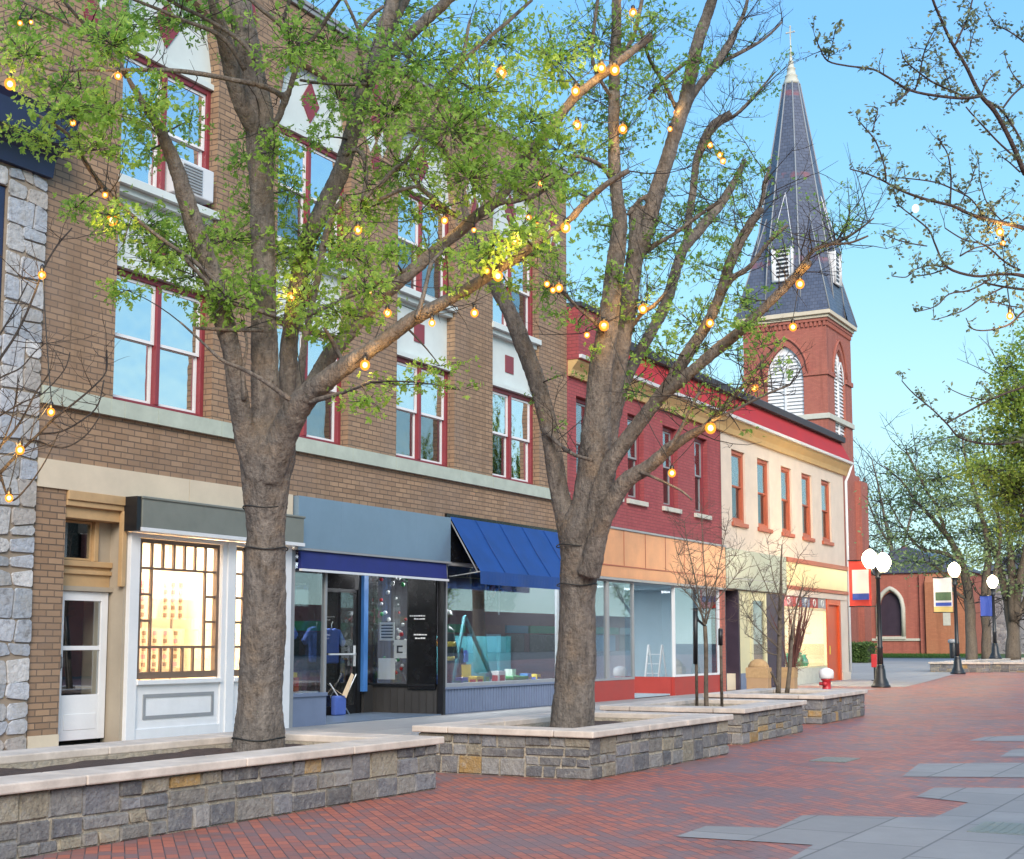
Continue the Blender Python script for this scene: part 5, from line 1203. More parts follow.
# stepladder in the red building
o = thing('stepladder', 'white stepladder standing inside the recessed copper sign shop', 'stepladder', (35.6, 15.6, .06))
for s in (0, .4):
    mb = MB(); mb.bar((35.4, 15.4+s, .06), (35.75, 15.4+s, 1.35), .04, .06); mb.build('side_rail', M['white'], o)
    mb = MB(); mb.bar((36.15, 15.4+s, .06), (35.78, 15.4+s, 1.35), .03, .04); mb.build('rear_leg', M['white'], o)
for i in range(4):
    mb = MB(); x = 35.4+.35*(i+1)/5; z = .06+1.29*(i+1)/5; mb.box(x-.05, x+.05, 15.42, 15.78, z-.012, z+.012); mb.build('step', M['white'], o)
# green glassware in the cream shop
for k, (x, h_) in enumerate(((45.0, .42), (45.5, .5), (46.0, .38), (46.5, .52), (47.0, .45))):
    o = thing('glass_vase', 'green glass vase in the row along the cream shop window', 'vase', (x, 15.0, .62), 'green vases in the cream shop window')
    mb = MB(); mb.lathe((x, 15.0, .56), [(.1, 0), (.19, h_*.3), (.17, h_*.6), (.09, h_*.85), (.14, h_)], 12); mb.build('vessel', M['green_glass'], o)

# hedge and moon
def leafy(mb, c, r, n, size, rnd, flat=1.):
    for _ in range(n):
        p = Vector((rnd.gauss(0, 1), rnd.gauss(0, 1), rnd.gauss(0, 1))); p.normalize(); p *= rnd.random()**.4
        p = Vector(c)+Vector((p.x*r[0], p.y*r[1], p.z*r[2])); leaf(mb, p, size*rnd.uniform(.6, 1.3), rnd)

# ================================================================== trees
def leaf(mb, p, s, rnd, lobes=3):
    n = Vector((rnd.gauss(0, .8), rnd.gauss(0, .8), rnd.gauss(.5, .7))); n.normalize()
    d = Vector((rnd.gauss(0, 1), rnd.gauss(0, 1), rnd.gauss(-.3, .5))); d -= n*d.dot(n)
    if d.length < 1e-3: d = n.orthogonal()
    d.normalize(); q = n.cross(d)
    if lobes == 1:
        mb.add([p, p+d*s*.5+q*s*.3, p+d*s, p+d*s*.5-q*s*.28], [(0, 1, 2, 3)]); return
    vs = [p]; fs = []
    for a, L in ((0, 1.), (.9, .8), (-.9, .8)):
        dd = d*math.cos(a)+q*math.sin(a); qq = q*math.cos(a)-d*math.sin(a); i = len(vs)
        up = n*(.12*s*rnd.uniform(-1, 1))
        vs += [p+dd*s*L*.55+qq*s*.2+up, p+dd*s*L, p+dd*s*L*.55-qq*s*.2-up]; fs.append((0, i, i+1, i+2))
    mb.add(vs, fs)
def catmull(P, k=4):
    out = []
    for i in range(len(P)-1):
        p0, p1, p2, p3 = P[max(i-1, 0)], P[i], P[i+1], P[min(i+2, len(P)-1)]
        for j in range(k):
            t = j/k
            out.append(tuple(.5*((2*b)+(-a+c)*t+(2*a-5*b+4*c-d)*t*t+(-a+3*b-3*c+d)*t**3) for a, b, c, d in zip(p0, p1, p2, p3)))
    out.append(tuple(P[-1])); return out
class Tree:
    def __init__(s, name, label, cat, D, base, seed, group=None):
        s.o = thing(name, label, cat, tuple(base), group); s.D = D; s.rnd = random.Random(seed)
        s.wood = MB(); s.thin = MB(); s.twig = MB(); s.leaf = MB(); s.S = []
    def limb(s, pts, dD=0., dD2=None, sides=10, k=4, wob=.012, rec=True, minr=.003):
        """pts: (px, py, width px); depth runs from D+dD to D+dD2 (m) along the limb: real positions in space"""
        n = len(pts); dD2 = dD if dD2 is None else dD2
        P = []
        for i, (x, y, w_) in enumerate(pts):
            D = s.D+dD+(dD2-dD)*i/max(1, n-1); q = atD(x, y, D); P.append((q.x, q.y, q.z, max(minr, w_*.5*D/FPX), x, y))
        C_ = catmull(P, k); pp = []; rr = []
        for i, c in enumerate(C_):
            v = Vector(c[:3])
            if 0 < i < len(C_)-1 and wob:
                v += noise.noise_vector(v*1.7)*wob*min(1, c[3]*12+.3)
            pp.append(v); rr.append(max(minr*.6, c[3]*(1+.10*noise.noise(v*3.1))))
            if rec: s.S.append((v, rr[-1], c[4], c[5]))
        cut = next((i for i, q in enumerate(rr) if q < .026), len(rr))
        if cut >= 3: s.wood.tube(pp[:cut], rr[:cut], sides)
        if cut < len(rr): s.thin.tube(pp[max(0, cut-1 if cut >= 3 else 0):], rr[max(0, cut-1 if cut >= 3 else 0):], min(sides, 7))
        return s
    def near(s, x, y, maxr=.2):
        best = None; bd = 1e9
        for v, r, a, b in s.S:
            if r > maxr: continue
            d = (a-x)**2+(b-y)**2*1.3
            if d < bd: bd = d; best = (v, r)
        return best
    def cluster(s, x, y, rx, ry, dens=1., size=.05, per=8, spread=.07, dz=.5, lobes=3, twr=.0035, area=30., conn=True, mb=None):
        rnd = s.rnd; n_ = s.near(x, y); S0 = n_[0]
        D = depth(S0)+rnd.uniform(-dz, dz); c = atD(x, y, D); k = D/FPX
        if conn:
            mid = S0.lerp(c, .5)+Vector((rnd.uniform(-.1, .1), rnd.uniform(-.1, .1), rnd.uniform(-.02, .12)))*(c-S0).length
            path = [S0.lerp(mid, t).lerp(mid.lerp(c, t), t) for t in (0, .2, .4, .6, .8, 1.)]
            r0 = min(n_[1]*.7, .004+.008*(c-S0).length+.004); s.twig.tube(path, [r0+(twr-r0)*i/5 for i in range(6)], 5, cap=False)
        N_ = max(2, int(dens*rx*ry/area)); mbx = mb or s.leaf
        for _ in range(N_):
            a = rnd.uniform(0, 2*math.pi); rr = math.sqrt(rnd.random()); zz = rnd.gauss(0, .5)
            tip = c + RT*(math.cos(a)*rr*rx*k) + UP*(math.sin(a)*rr*ry*k) + FW*(zz*rx*k)
            st = c.lerp(tip, rnd.uniform(0, .35)); md = st.lerp(tip, .5)+Vector((rnd.uniform(-1, 1), rnd.uniform(-1, 1), rnd.uniform(-.4, 1)))*.1*(tip-st).length
            s.twig.tube([st, md, tip], [twr, twr*.8, twr*.5], 3, cap=False, smooth=False)
            for _ in range(per):
                t = 1-rnd.random()**2*.6; q = md.lerp(tip, t) if rnd.random() < .8 else st.lerp(md, t)
                q = q+Vector((rnd.gauss(0, 1), rnd.gauss(0, 1), rnd.gauss(0, .6)))*spread*.5
                leaf(mbx, q, size*rnd.uniform(.45, 1.4), rnd, lobes)
    def sprigs(s, n, L, r0=.006, maxr=.06, up=.5, leaves=0, size=.04, sub=2, minr=0., ymax=1e9, spread=.03, lobes=3):
        """bare side twigs growing from the limbs"""
        rnd = s.rnd; C_ = [q for q in s.S if minr < q[1] < maxr and q[3] < ymax]
        if not C_: return
        for _ in range(n):
            v, r, x, y = rnd.choice(C_)
            d = Vector((rnd.gauss(0, 1), rnd.gauss(0, 1), rnd.gauss(up, .7))); d.normalize(); l = L*rnd.uniform(.4, 1.3)
            def grow(v, d, l, r, lev):
                P = [v]; dd = d.copy()
                for i in range(4):
                    dd = (dd+Vector((rnd.gauss(0, .18), rnd.gauss(0, .18), rnd.gauss(.08, .15)))).normalized(); P.append(P[-1]+dd*l/4)
                s.twig.tube(P, [r, r*.85, r*.7, r*.5, r*.3], 4, cap=False)
                if leaves:
                    for k in range(2, 5):
                        for _ in range(leaves): leaf(s.leaf, P[k]+Vector((rnd.gauss(0, 1), rnd.gauss(0, 1), rnd.gauss(0, 1)))*spread, size*rnd.uniform(.6, 1.2), rnd, lobes)
                if lev > 0:
                    for k in (1, 2, 3):
                        if rnd.random() < .75:
                            e = (dd+Vector((rnd.gauss(0, .8), rnd.gauss(0, .8), rnd.gauss(.1, .6)))).normalized(); grow(P[k], e, l*rnd.uniform(.35, .6), r*.6, lev-1)
            grow(v, d, l, min(r0, r*.8), sub)
    def done(s, bark, leafm=None, twigm='twig', voxel=0):
        tr = s.wood.build('trunk', M[bark], s.o) if s.wood.v else None
        if tr and voxel:
            md = tr.modifiers.new('blend', 'REMESH'); md.mode = 'VOXEL'; md.voxel_size = voxel; md.use_smooth_shade = True
            sm = tr.modifiers.new('soften', 'SMOOTH'); sm.factor = .5; sm.iterations = 3
            tx = bpy.data.textures.new('bark_relief', 'CLOUDS'); tx.noise_scale = .07; tx.noise_depth = 3
            dp_ = tr.modifiers.new('relief', 'DISPLACE'); dp_.texture = tx; dp_.texture_coords = 'LOCAL'; dp_.strength = .022; dp_.mid_level = .5
        if s.thin.v: s.thin.build('limbs' if tr else 'trunk', M[bark], s.o)
        if s.twig.v: s.twig.build('branches', M[twigm], s.o, fixn=False)
        if s.leaf.v: s.leaf.build('crown', M[leafm], s.o, fixn=False)
        return s.o

# ---------------- tree 1: the big forked tree at the left
b = onZ(258, 752, .38); D1 = depth(b)
t1 = Tree('street_tree', 'large forked street tree with bright spring leaves in the longest planter at the left', 'tree', D1, b, 21, 'street trees along the shops')
t1.limb([(257, 762, 62), (258, 745, 52), (260, 700, 46), (263, 640, 43), (265, 580, 41), (266, 520, 41), (267, 475, 50), (268, 445, 56), (268, 420, 36), (266, 400, 16)], sides=16)
t1.limb([(262, 470, 40), (266, 420, 31), (265, 380, 28), (264, 330, 26), (264, 290, 25), (263, 246, 24), (262, 205, 24), (261, 165, 26), (260, 130, 30), (256, 95, 28), (248, 50, 25), (240, 5, 22), (234, -40, 18), (228, -90, 12)], 0, .4, 14)
t1.limb([(260, 135, 20), (246, 115, 19), (234, 83, 17), (226, 45, 16), (214, 5, 13), (205, -40, 9)], .2, -.3)
t1.limb([(262, 480, 30), (247, 440, 24), (238, 395, 20), (231, 350, 20), (221, 310, 20), (212, 275, 20), (199, 239, 20), (187, 200, 18), (173, 160, 15), (159, 127, 12), (143, 103, 8), (123, 70, 6), (110, 52, 5), (88, 28, 4), (63, 0, 3), (45, -25, 2)], -.1, -1.0)
t1.limb([(112, 54, 3.5), (95, 38, 3), (60, 20, 2.5), (20, 0, 2)], -.95, -1.1, 6)
t1.limb([(264, 130, 10), (276, 122, 8), (283, 105, 8), (289, 90, 7), (296, 70, 7), (300, 55, 7), (297, 40, 6), (278, 22, 5), (259, 7, 4), (235, -15, 3)], -.1, -.4, 8)
t1.limb([(298, 48, 5), (312, 40, 4), (326, 20, 4), (345, -8, 3)], -.3, -.5, 6); t1.limb([(296, 40, 5), (285, 20, 4), (290, 0, 4), (296, -25, 3)], -.3, -.2, 6)
t1.limb([(282, 96, 7), (262, 86, 6), (228, 79, 5), (195, 73, 5), (166, 70, 4.5), (126, 70, 4), (88, 70, 3), (50, 70, 2.5), (20, 52, 2), (0, 40, 1.5)], -.2, -1.3, 7)
t1.limb([(245, 70, 5), (230, 45, 5), (212, 31, 4.5), (186, 21, 4), (160, 10, 3.5), (130, -2, 3)], -.2, -.8, 7); t1.limb([(256, 60, 5), (240, 40, 4.5), (205, 18, 4), (180, 6, 4), (155, -8, 3)], -.3, -.6, 7)
t1.limb([(230, 300, 5), (212, 278, 5), (190, 258, 4.5), (166, 242, 4), (133, 216, 4), (103, 186, 4.5), (88, 166, 5), (74, 142, 4), (60, 128, 3.5), (33, 113, 3)], -.5, -1.5, 7)
t1.limb([(262, 330, 5), (240, 330, 4), (215, 329, 4), (196, 328, 3)], -.2, -.6, 6); t1.limb([(290, 400, 5), (262, 380, 4.5), (240, 368, 4), (222, 360, 3.5), (200, 340, 2.5), (180, 322, 2)], -.6, -.9, 6)
t1.limb([(244, 400, 5), (243, 370, 4), (247, 345, 3), (242, 320, 3)], -.3, -.3, 6); t1.limb([(275, 316, 5), (250, 308, 4), (225, 300, 4), (205, 280, 4), (185, 258, 4)], -.3, -.8, 6)
# right hand limbs
t1.limb([(268, 480, 34), (282, 437, 32), (296, 408, 28), (310, 392, 24), (324, 381, 22), (349, 363, 18), (379, 343, 16), (412, 319, 14), (446, 301, 13), (479, 283, 12), (499, 269, 11), (519, 258, 10), (532, 246, 9), (566, 222, 8), (585, 203, 7), (607, 184, 6), (629, 171, 5)], -.1, -1.6, 12)
t1.limb([(302, 402, 20), (312, 386, 18), (323, 366, 17), (334, 350, 16), (346, 337, 15), (362, 317, 14), (379, 300, 14), (409, 273, 13), (436, 250, 12.5), (462, 230, 12), (476, 216, 12), (490, 206, 12), (506, 190, 12), (526, 159, 12), (540, 140, 11), (552, 126, 11), (576, 96, 10), (605, 73, 9), (639, 46, 8), (652, 36, 8)], .0, .8, 10)
t1.limb([(486, 208, 6), (506, 202, 6), (532, 197, 5), (556, 182, 4), (580, 172, 3)], .5, .3, 6)
t1.limb([(272, 470, 24), (282, 430, 20), (287, 390, 19), (289, 345, 18), (296, 295, 18), (305, 250, 18), (320, 215, 18), (333, 190, 18), (342, 168, 17), (352, 130, 16), (366, 85, 17), (376, 55, 16), (388, 20, 15), (398, -15, 13), (408, -60, 9)], .5, 1.2, 12)
t1.limb([(363, 90, 14), (375, 68, 14), (393, 50, 13), (410, 35, 12), (424, 22, 12), (446, 2, 11), (465, -18, 9)], 1., .7, 10)
t1.limb([(380, 50, 12), (392, 25, 12), (405, 0, 11), (418, -30, 9)], 1.1, 1.6, 8)
t1.limb([(298, 400, 12), (301, 375, 9), (305, 340, 8), (314, 295, 8), (322, 255, 8), (330, 222, 7), (345, 195, 5)], .2, .4, 7)
t1.limb([(345, 155, 6), (356, 150, 6), (364, 158, 5), (366, 180, 5), (362, 200, 4)], .7, .3, 6); t1.limb([(362, 200, 4), (380, 185, 5), (402, 165, 5), (420, 187, 5), (445, 208, 5), (455, 215, 5)], .3, .5, 6)
t1.limb([(404, 163, 4), (425, 130, 4), (445, 95, 4), (462, 60, 4), (470, 20, 3)], .4, .8, 6); t1.limb([(378, 200, 4), (400, 190, 4), (420, 186, 3)], .3, .2, 6)
t1.limb([(436, 95, 5), (450, 75, 5), (480, 45, 4), (510, 20, 4), (532, 0, 3)], .8, 1., 6); t1.limb([(368, 85, 5), (360, 55, 5), (358, 30, 4), (345, 0, 4)], .9, .5, 6); t1.limb([(360, 30, 4), (372, 15, 4), (384, 6, 3)], .6, .6, 6)
t1.limb([(366, 84, 4), (335, 84, 3), (300, 80, 3)], .8, .4, 5)
t1.limb([(345, 365, 5), (336, 350, 5), (330, 338, 4), (324, 328, 3)], -.3, -.6, 6); t1.limb([(306, 402, 6), (330, 396, 5), (350, 390, 4), (370, 382, 3)], -.4, -.9, 6)
t1.limb([(416, 318, 5), (422, 300, 4.5), (427, 280, 4), (432, 262, 4), (446, 248, 3)], -.9, -.6, 6); t1.limb([(340, 300, 4), (360, 288, 4), (385, 280, 4), (405, 270, 4)], .2, .0, 6); t1.limb([(300, 320, 4), (320, 310, 4), (342, 300, 4), (365, 290, 3)], .2, -.2, 6)
CL1 = [(25, 55, 35, 24), (62, 85, 42, 20), (112, 45, 40, 28), (30, 18, 38, 20), (62, 110, 42, 18), (108, 112, 45, 20), (150, 106, 28, 22), (48, 142, 42, 17), (98, 150, 40, 17), (120, 25, 40, 22), (150, 150, 28, 20),
 (76, 208, 30, 9), (112, 216, 26, 18), (140, 228, 48, 24), (182, 247, 55, 26), (228, 240, 50, 26), (196, 276, 42, 20), (150, 262, 34, 15), (126, 290, 22, 14), (244, 160, 22, 26), (272, 152, 20, 28), (252, 208, 24, 28), (270, 258, 38, 28), (312, 245, 46, 38), (300, 300, 46, 32), (290, 190, 18, 36),
 (338, 100, 32, 36), (330, 45, 30, 28), (318, 138, 24, 14), (390, 110, 48, 38), (418, 62, 58, 46), (450, 130, 58, 46), (402, 170, 50, 32), (468, 178, 50, 30), (360, 210, 34, 28), (420, 212, 38, 16), (480, 92, 48, 46), (498, 42, 40, 38), (530, 122, 38, 38), (540, 180, 44, 24), (556, 60, 36, 46), (558, 150, 36, 28), (492, 250, 38, 22), (538, 250, 32, 22), (520, 230, 38, 18), (578, 192, 24, 14), (350, 252, 38, 28), (368, 290, 32, 18), (338, 312, 46, 18), (330, 334, 28, 13), (402, 385, 44, 10), (368, 400, 32, 11), (440, 366, 24, 7), (460, 390, 22, 5),
 (228, 300, 28, 28), (180, 20, 56, 22), (230, 18, 28, 18), (290, 48, 38, 28), (400, 18, 56, 26), (190, 120, 16, 22), (160, 88, 18, 16), (455, 290, 20, 9), (470, 262, 26, 12), (510, 285, 26, 10), (430, 250, 24, 18), (390, 255, 24, 16),
 (60, -40, 60, 30), (180, -40, 60, 30), (300, -40, 60, 30), (420, -40, 60, 30), (520, -30, 50, 30), (205, 312, 22, 14), (250, 285, 24, 16)]
for (x, y, rx, ry) in CL1: t1.cluster(x, y, rx*1.12, ry*1.08, 1.12, .05, 8, .12, .65)
t1.sprigs(150, .55, .006, .07, .4, 0, .04, 1, ymax=330)
t1.done('bark', 'leaf', voxel=.018)

# ---------------- tree 2: many limbed tree by the blue awning
b = onZ(573, 731, .4); D2 = depth(b)
t2 = Tree('street_tree', 'many limbed street tree with thin leaves in the planter by the blue awning', 'tree', D2, b, 22, 'street trees along the shops')
t2.limb([(572, 745, 50), (573, 728, 45), (575, 690, 41), (577, 640, 38), (578, 595, 37), (580, 555, 38), (583, 530, 44), (588, 505, 30), (592, 480, 14)], sides=16)
t2.limb([(574, 560, 26), (567, 525, 22), (559, 490, 19), (550, 435, 18), (538, 385, 18), (526, 352, 18), (511, 315, 16), (501, 295, 15), (488, 268, 12), (472, 235, 9), (462, 200, 6)], 0, .9, 12)
t2.limb([(584, 545, 34), (590, 500, 34), (594, 465, 33), (597, 420, 29), (600, 378, 26), (607, 332, 22), (613, 285, 19), (618, 240, 17), (620, 217, 15), (615, 176, 13), (614, 132, 12), (614, 88, 12), (616, 30, 11), (617, -20, 9), (620, -70, 6)], 0, .3, 14)
t2.limb([(590, 540, 26), (603, 480, 24), (608, 430, 22), (614, 376, 22), (626, 316, 20), (636, 255, 18), (645, 235, 16), (657, 191, 16), (671, 147, 15), (686, 97, 14), (698, 44, 13), (712, 0, 11), (724, -45, 9)], .3, .8, 12)
t2.limb([(631, 275, 16), (635, 250, 16), (637, 230, 17), (637.5, 208, 17)], .5, .7, 12, wob=0)
t2.limb([(596, 520, 22), (606, 460, 18), (614, 420, 14), (626, 379, 12), (649, 336, 12), (666, 303, 12), (682, 253, 11), (699, 230, 11), (715, 211, 10), (733, 185, 8), (745, 160, 4)], .5, 1.8, 10)
t2.limb([(688, 243, 8), (689, 215, 8), (693, 191, 8), (698, 155, 8), (712, 126, 8), (731, 113, 8)], 1.5, 1.7, 8); t2.limb([(698, 160, 5), (715, 128, 5), (735, 115, 4), (755, 95, 3), (775, 72, 2)], 1.6, 1.9, 6)
t2.limb([(672, 147, 9), (690, 100, 8), (712, 70, 8), (728, 45, 8), (736, 30, 6), (745, 10, 4), (750, -15, 3)], .8, 1.2, 8); t2.limb([(706, 75, 5), (722, 62, 5), (745, 50, 4), (765, 38, 3), (782, 22, 2)], 1., 1.5, 6)
t2.limb([(588, 540, 26), (600, 495, 20), (612, 460, 17), (639, 424, 15), (666, 388, 14), (686, 356, 13), (707, 324, 12), (722, 290, 11), (733, 256, 11), (749, 226, 10), (762, 207, 8)], -.1, -.9, 12)
t2.limb([(753, 220, 6), (762, 200, 5), (764, 185, 5), (770, 166, 5)], -.8, -.9, 7)
t2.limb([(655, 403, 11), (672, 388, 12), (692, 371, 12), (724, 344, 12), (742, 329, 11), (771, 301, 10), (801, 270, 9), (809, 262, 8)], -.4, -1.4, 10)
t2.limb([(721, 293, 7), (733, 277, 7), (748, 268, 6), (770, 240, 5), (788, 225, 3)], -.7, -1., 7)
t2.limb([(796, 272, 4), (814, 250, 4), (831, 244, 3.5), (846, 238, 3), (860, 229, 2), (874, 218, 1.5)], -1.3, -1.8, 6); t2.limb([(833, 244, 3), (850, 243, 2.5), (868, 236, 2)], -1.5, -1.9, 5); t2.limb([(834, 245, 2.5), (845, 228, 2), (850, 212, 1.5)], -1.5, -1.5, 5)
t2.limb([(588, 575, 24), (597, 540, 20), (606, 515, 18), (624, 483, 17), (648, 467, 14), (671, 447, 12), (692, 434, 10), (709, 424, 8), (733, 397, 5), (748, 380, 4), (760, 364, 3), (783, 339, 2.5)], -.2, -1.2, 10)
t2.limb([(668, 449, 4), (680, 430, 4), (690, 410, 3.5), (700, 392, 3)], -.8, -1., 6); t2.limb([(712, 420, 4), (735, 410, 3), (765, 395, 2.5), (790, 385, 2)], -1., -1.4, 6); t2.limb([(640, 472, 4), (655, 478, 3), (680, 490, 2.5), (692, 500, 2)], -.6, -.9, 5)
t2.limb([(608, 340, 6), (595, 322, 5), (575, 305, 5), (560, 290, 5), (545, 285, 4)], .1, -.6, 6); t2.limb([(630, 330, 5), (642, 314, 5), (655, 305, 4), (668, 290, 3)], .4, .0, 6); t2.limb([(636, 262, 6), (655, 245, 6), (672, 235, 5), (700, 215, 5), (722, 200, 3)], .6, .2, 6)
t2.limb([(545, 430, 6), (560, 445, 5), (575, 455, 4), (592, 460, 4)], .2, -.4, 6); t2.limb([(615, 190, 5), (605, 170, 5), (590, 160, 4), (570, 155, 3)], .2, -.4, 6); t2.limb([(658, 192, 5), (640, 200, 5), (628, 215, 4)], .6, .6, 6); t2.limb([(680, 118, 5), (665, 85, 5), (650, 60, 4), (640, 30, 3)], .8, .2, 6)
t2.limb([(648, 100, 5), (664, 80, 4), (690, 60, 4)], .6, .6, 6); t2.limb([(614, 100, 5), (600, 80, 5), (592, 55, 4), (595, 20, 4), (600, -10, 3)], .2, -.2, 6); t2.limb([(616, 60, 5), (632, 40, 5), (640, 10, 4), (645, -15, 3)], .2, .6, 6)
CL2 = [(622, 140, 38, 32), (600, 40, 48, 38), (590, 160, 32, 26), (650, 92, 34, 36), (702, 150, 38, 22), (720, 222, 42, 26), (742, 172, 28, 22), (690, 212, 38, 22), (650, 200, 30, 26), (610, 242, 30, 24), (600, 292, 24, 13), (545, 290, 30, 17), (640, 300, 38, 30), (692, 322, 38, 26), (640, 392, 36, 12), (620, 362, 20, 18), (742, 302, 34, 24), (747, 326, 30, 16), (720, 352, 38, 12), (762, 345, 22, 13), (666, 350, 28, 18), (578, 322, 18, 8), (600, 402, 12, 16), (650, 42, 30, 28), (700, 62, 26, 20), (730, 62, 18, 16), (762, 90, 16, 12), (718, 408, 22, 7), (770, 368, 16, 8), (660, 250, 30, 20), (705, 265, 26, 18), (735, 245, 22, 14), (600, 100, 40, 30), (670, 20, 30, 20), (612, 280, 20, 20), (625, 330, 24, 14), (710, 180, 30, 15), (590, 225, 22, 12), (560, 315, 22, 9), (565, 375, 16, 6), (590, 350, 14, 8), (580, -40, 50, 26), (660, -40, 50, 26), (730, -30, 40, 20), (740, 430, 14, 5)]
for (x, y, rx, ry) in CL2: t2.cluster(x, y, rx*1.08, ry*1.1, .9 if x > 620 else 1.1, .05, 7, .10, .5)
t2.sprigs(240, .75, .0065, .075, .5, 0, .04, 2, ymax=460)
t2.sprigs(110, .5, .005, .05, .4, 2, .035, 1, ymax=440, spread=.035)
t2.done('bark', 'leaf2', voxel=.018)

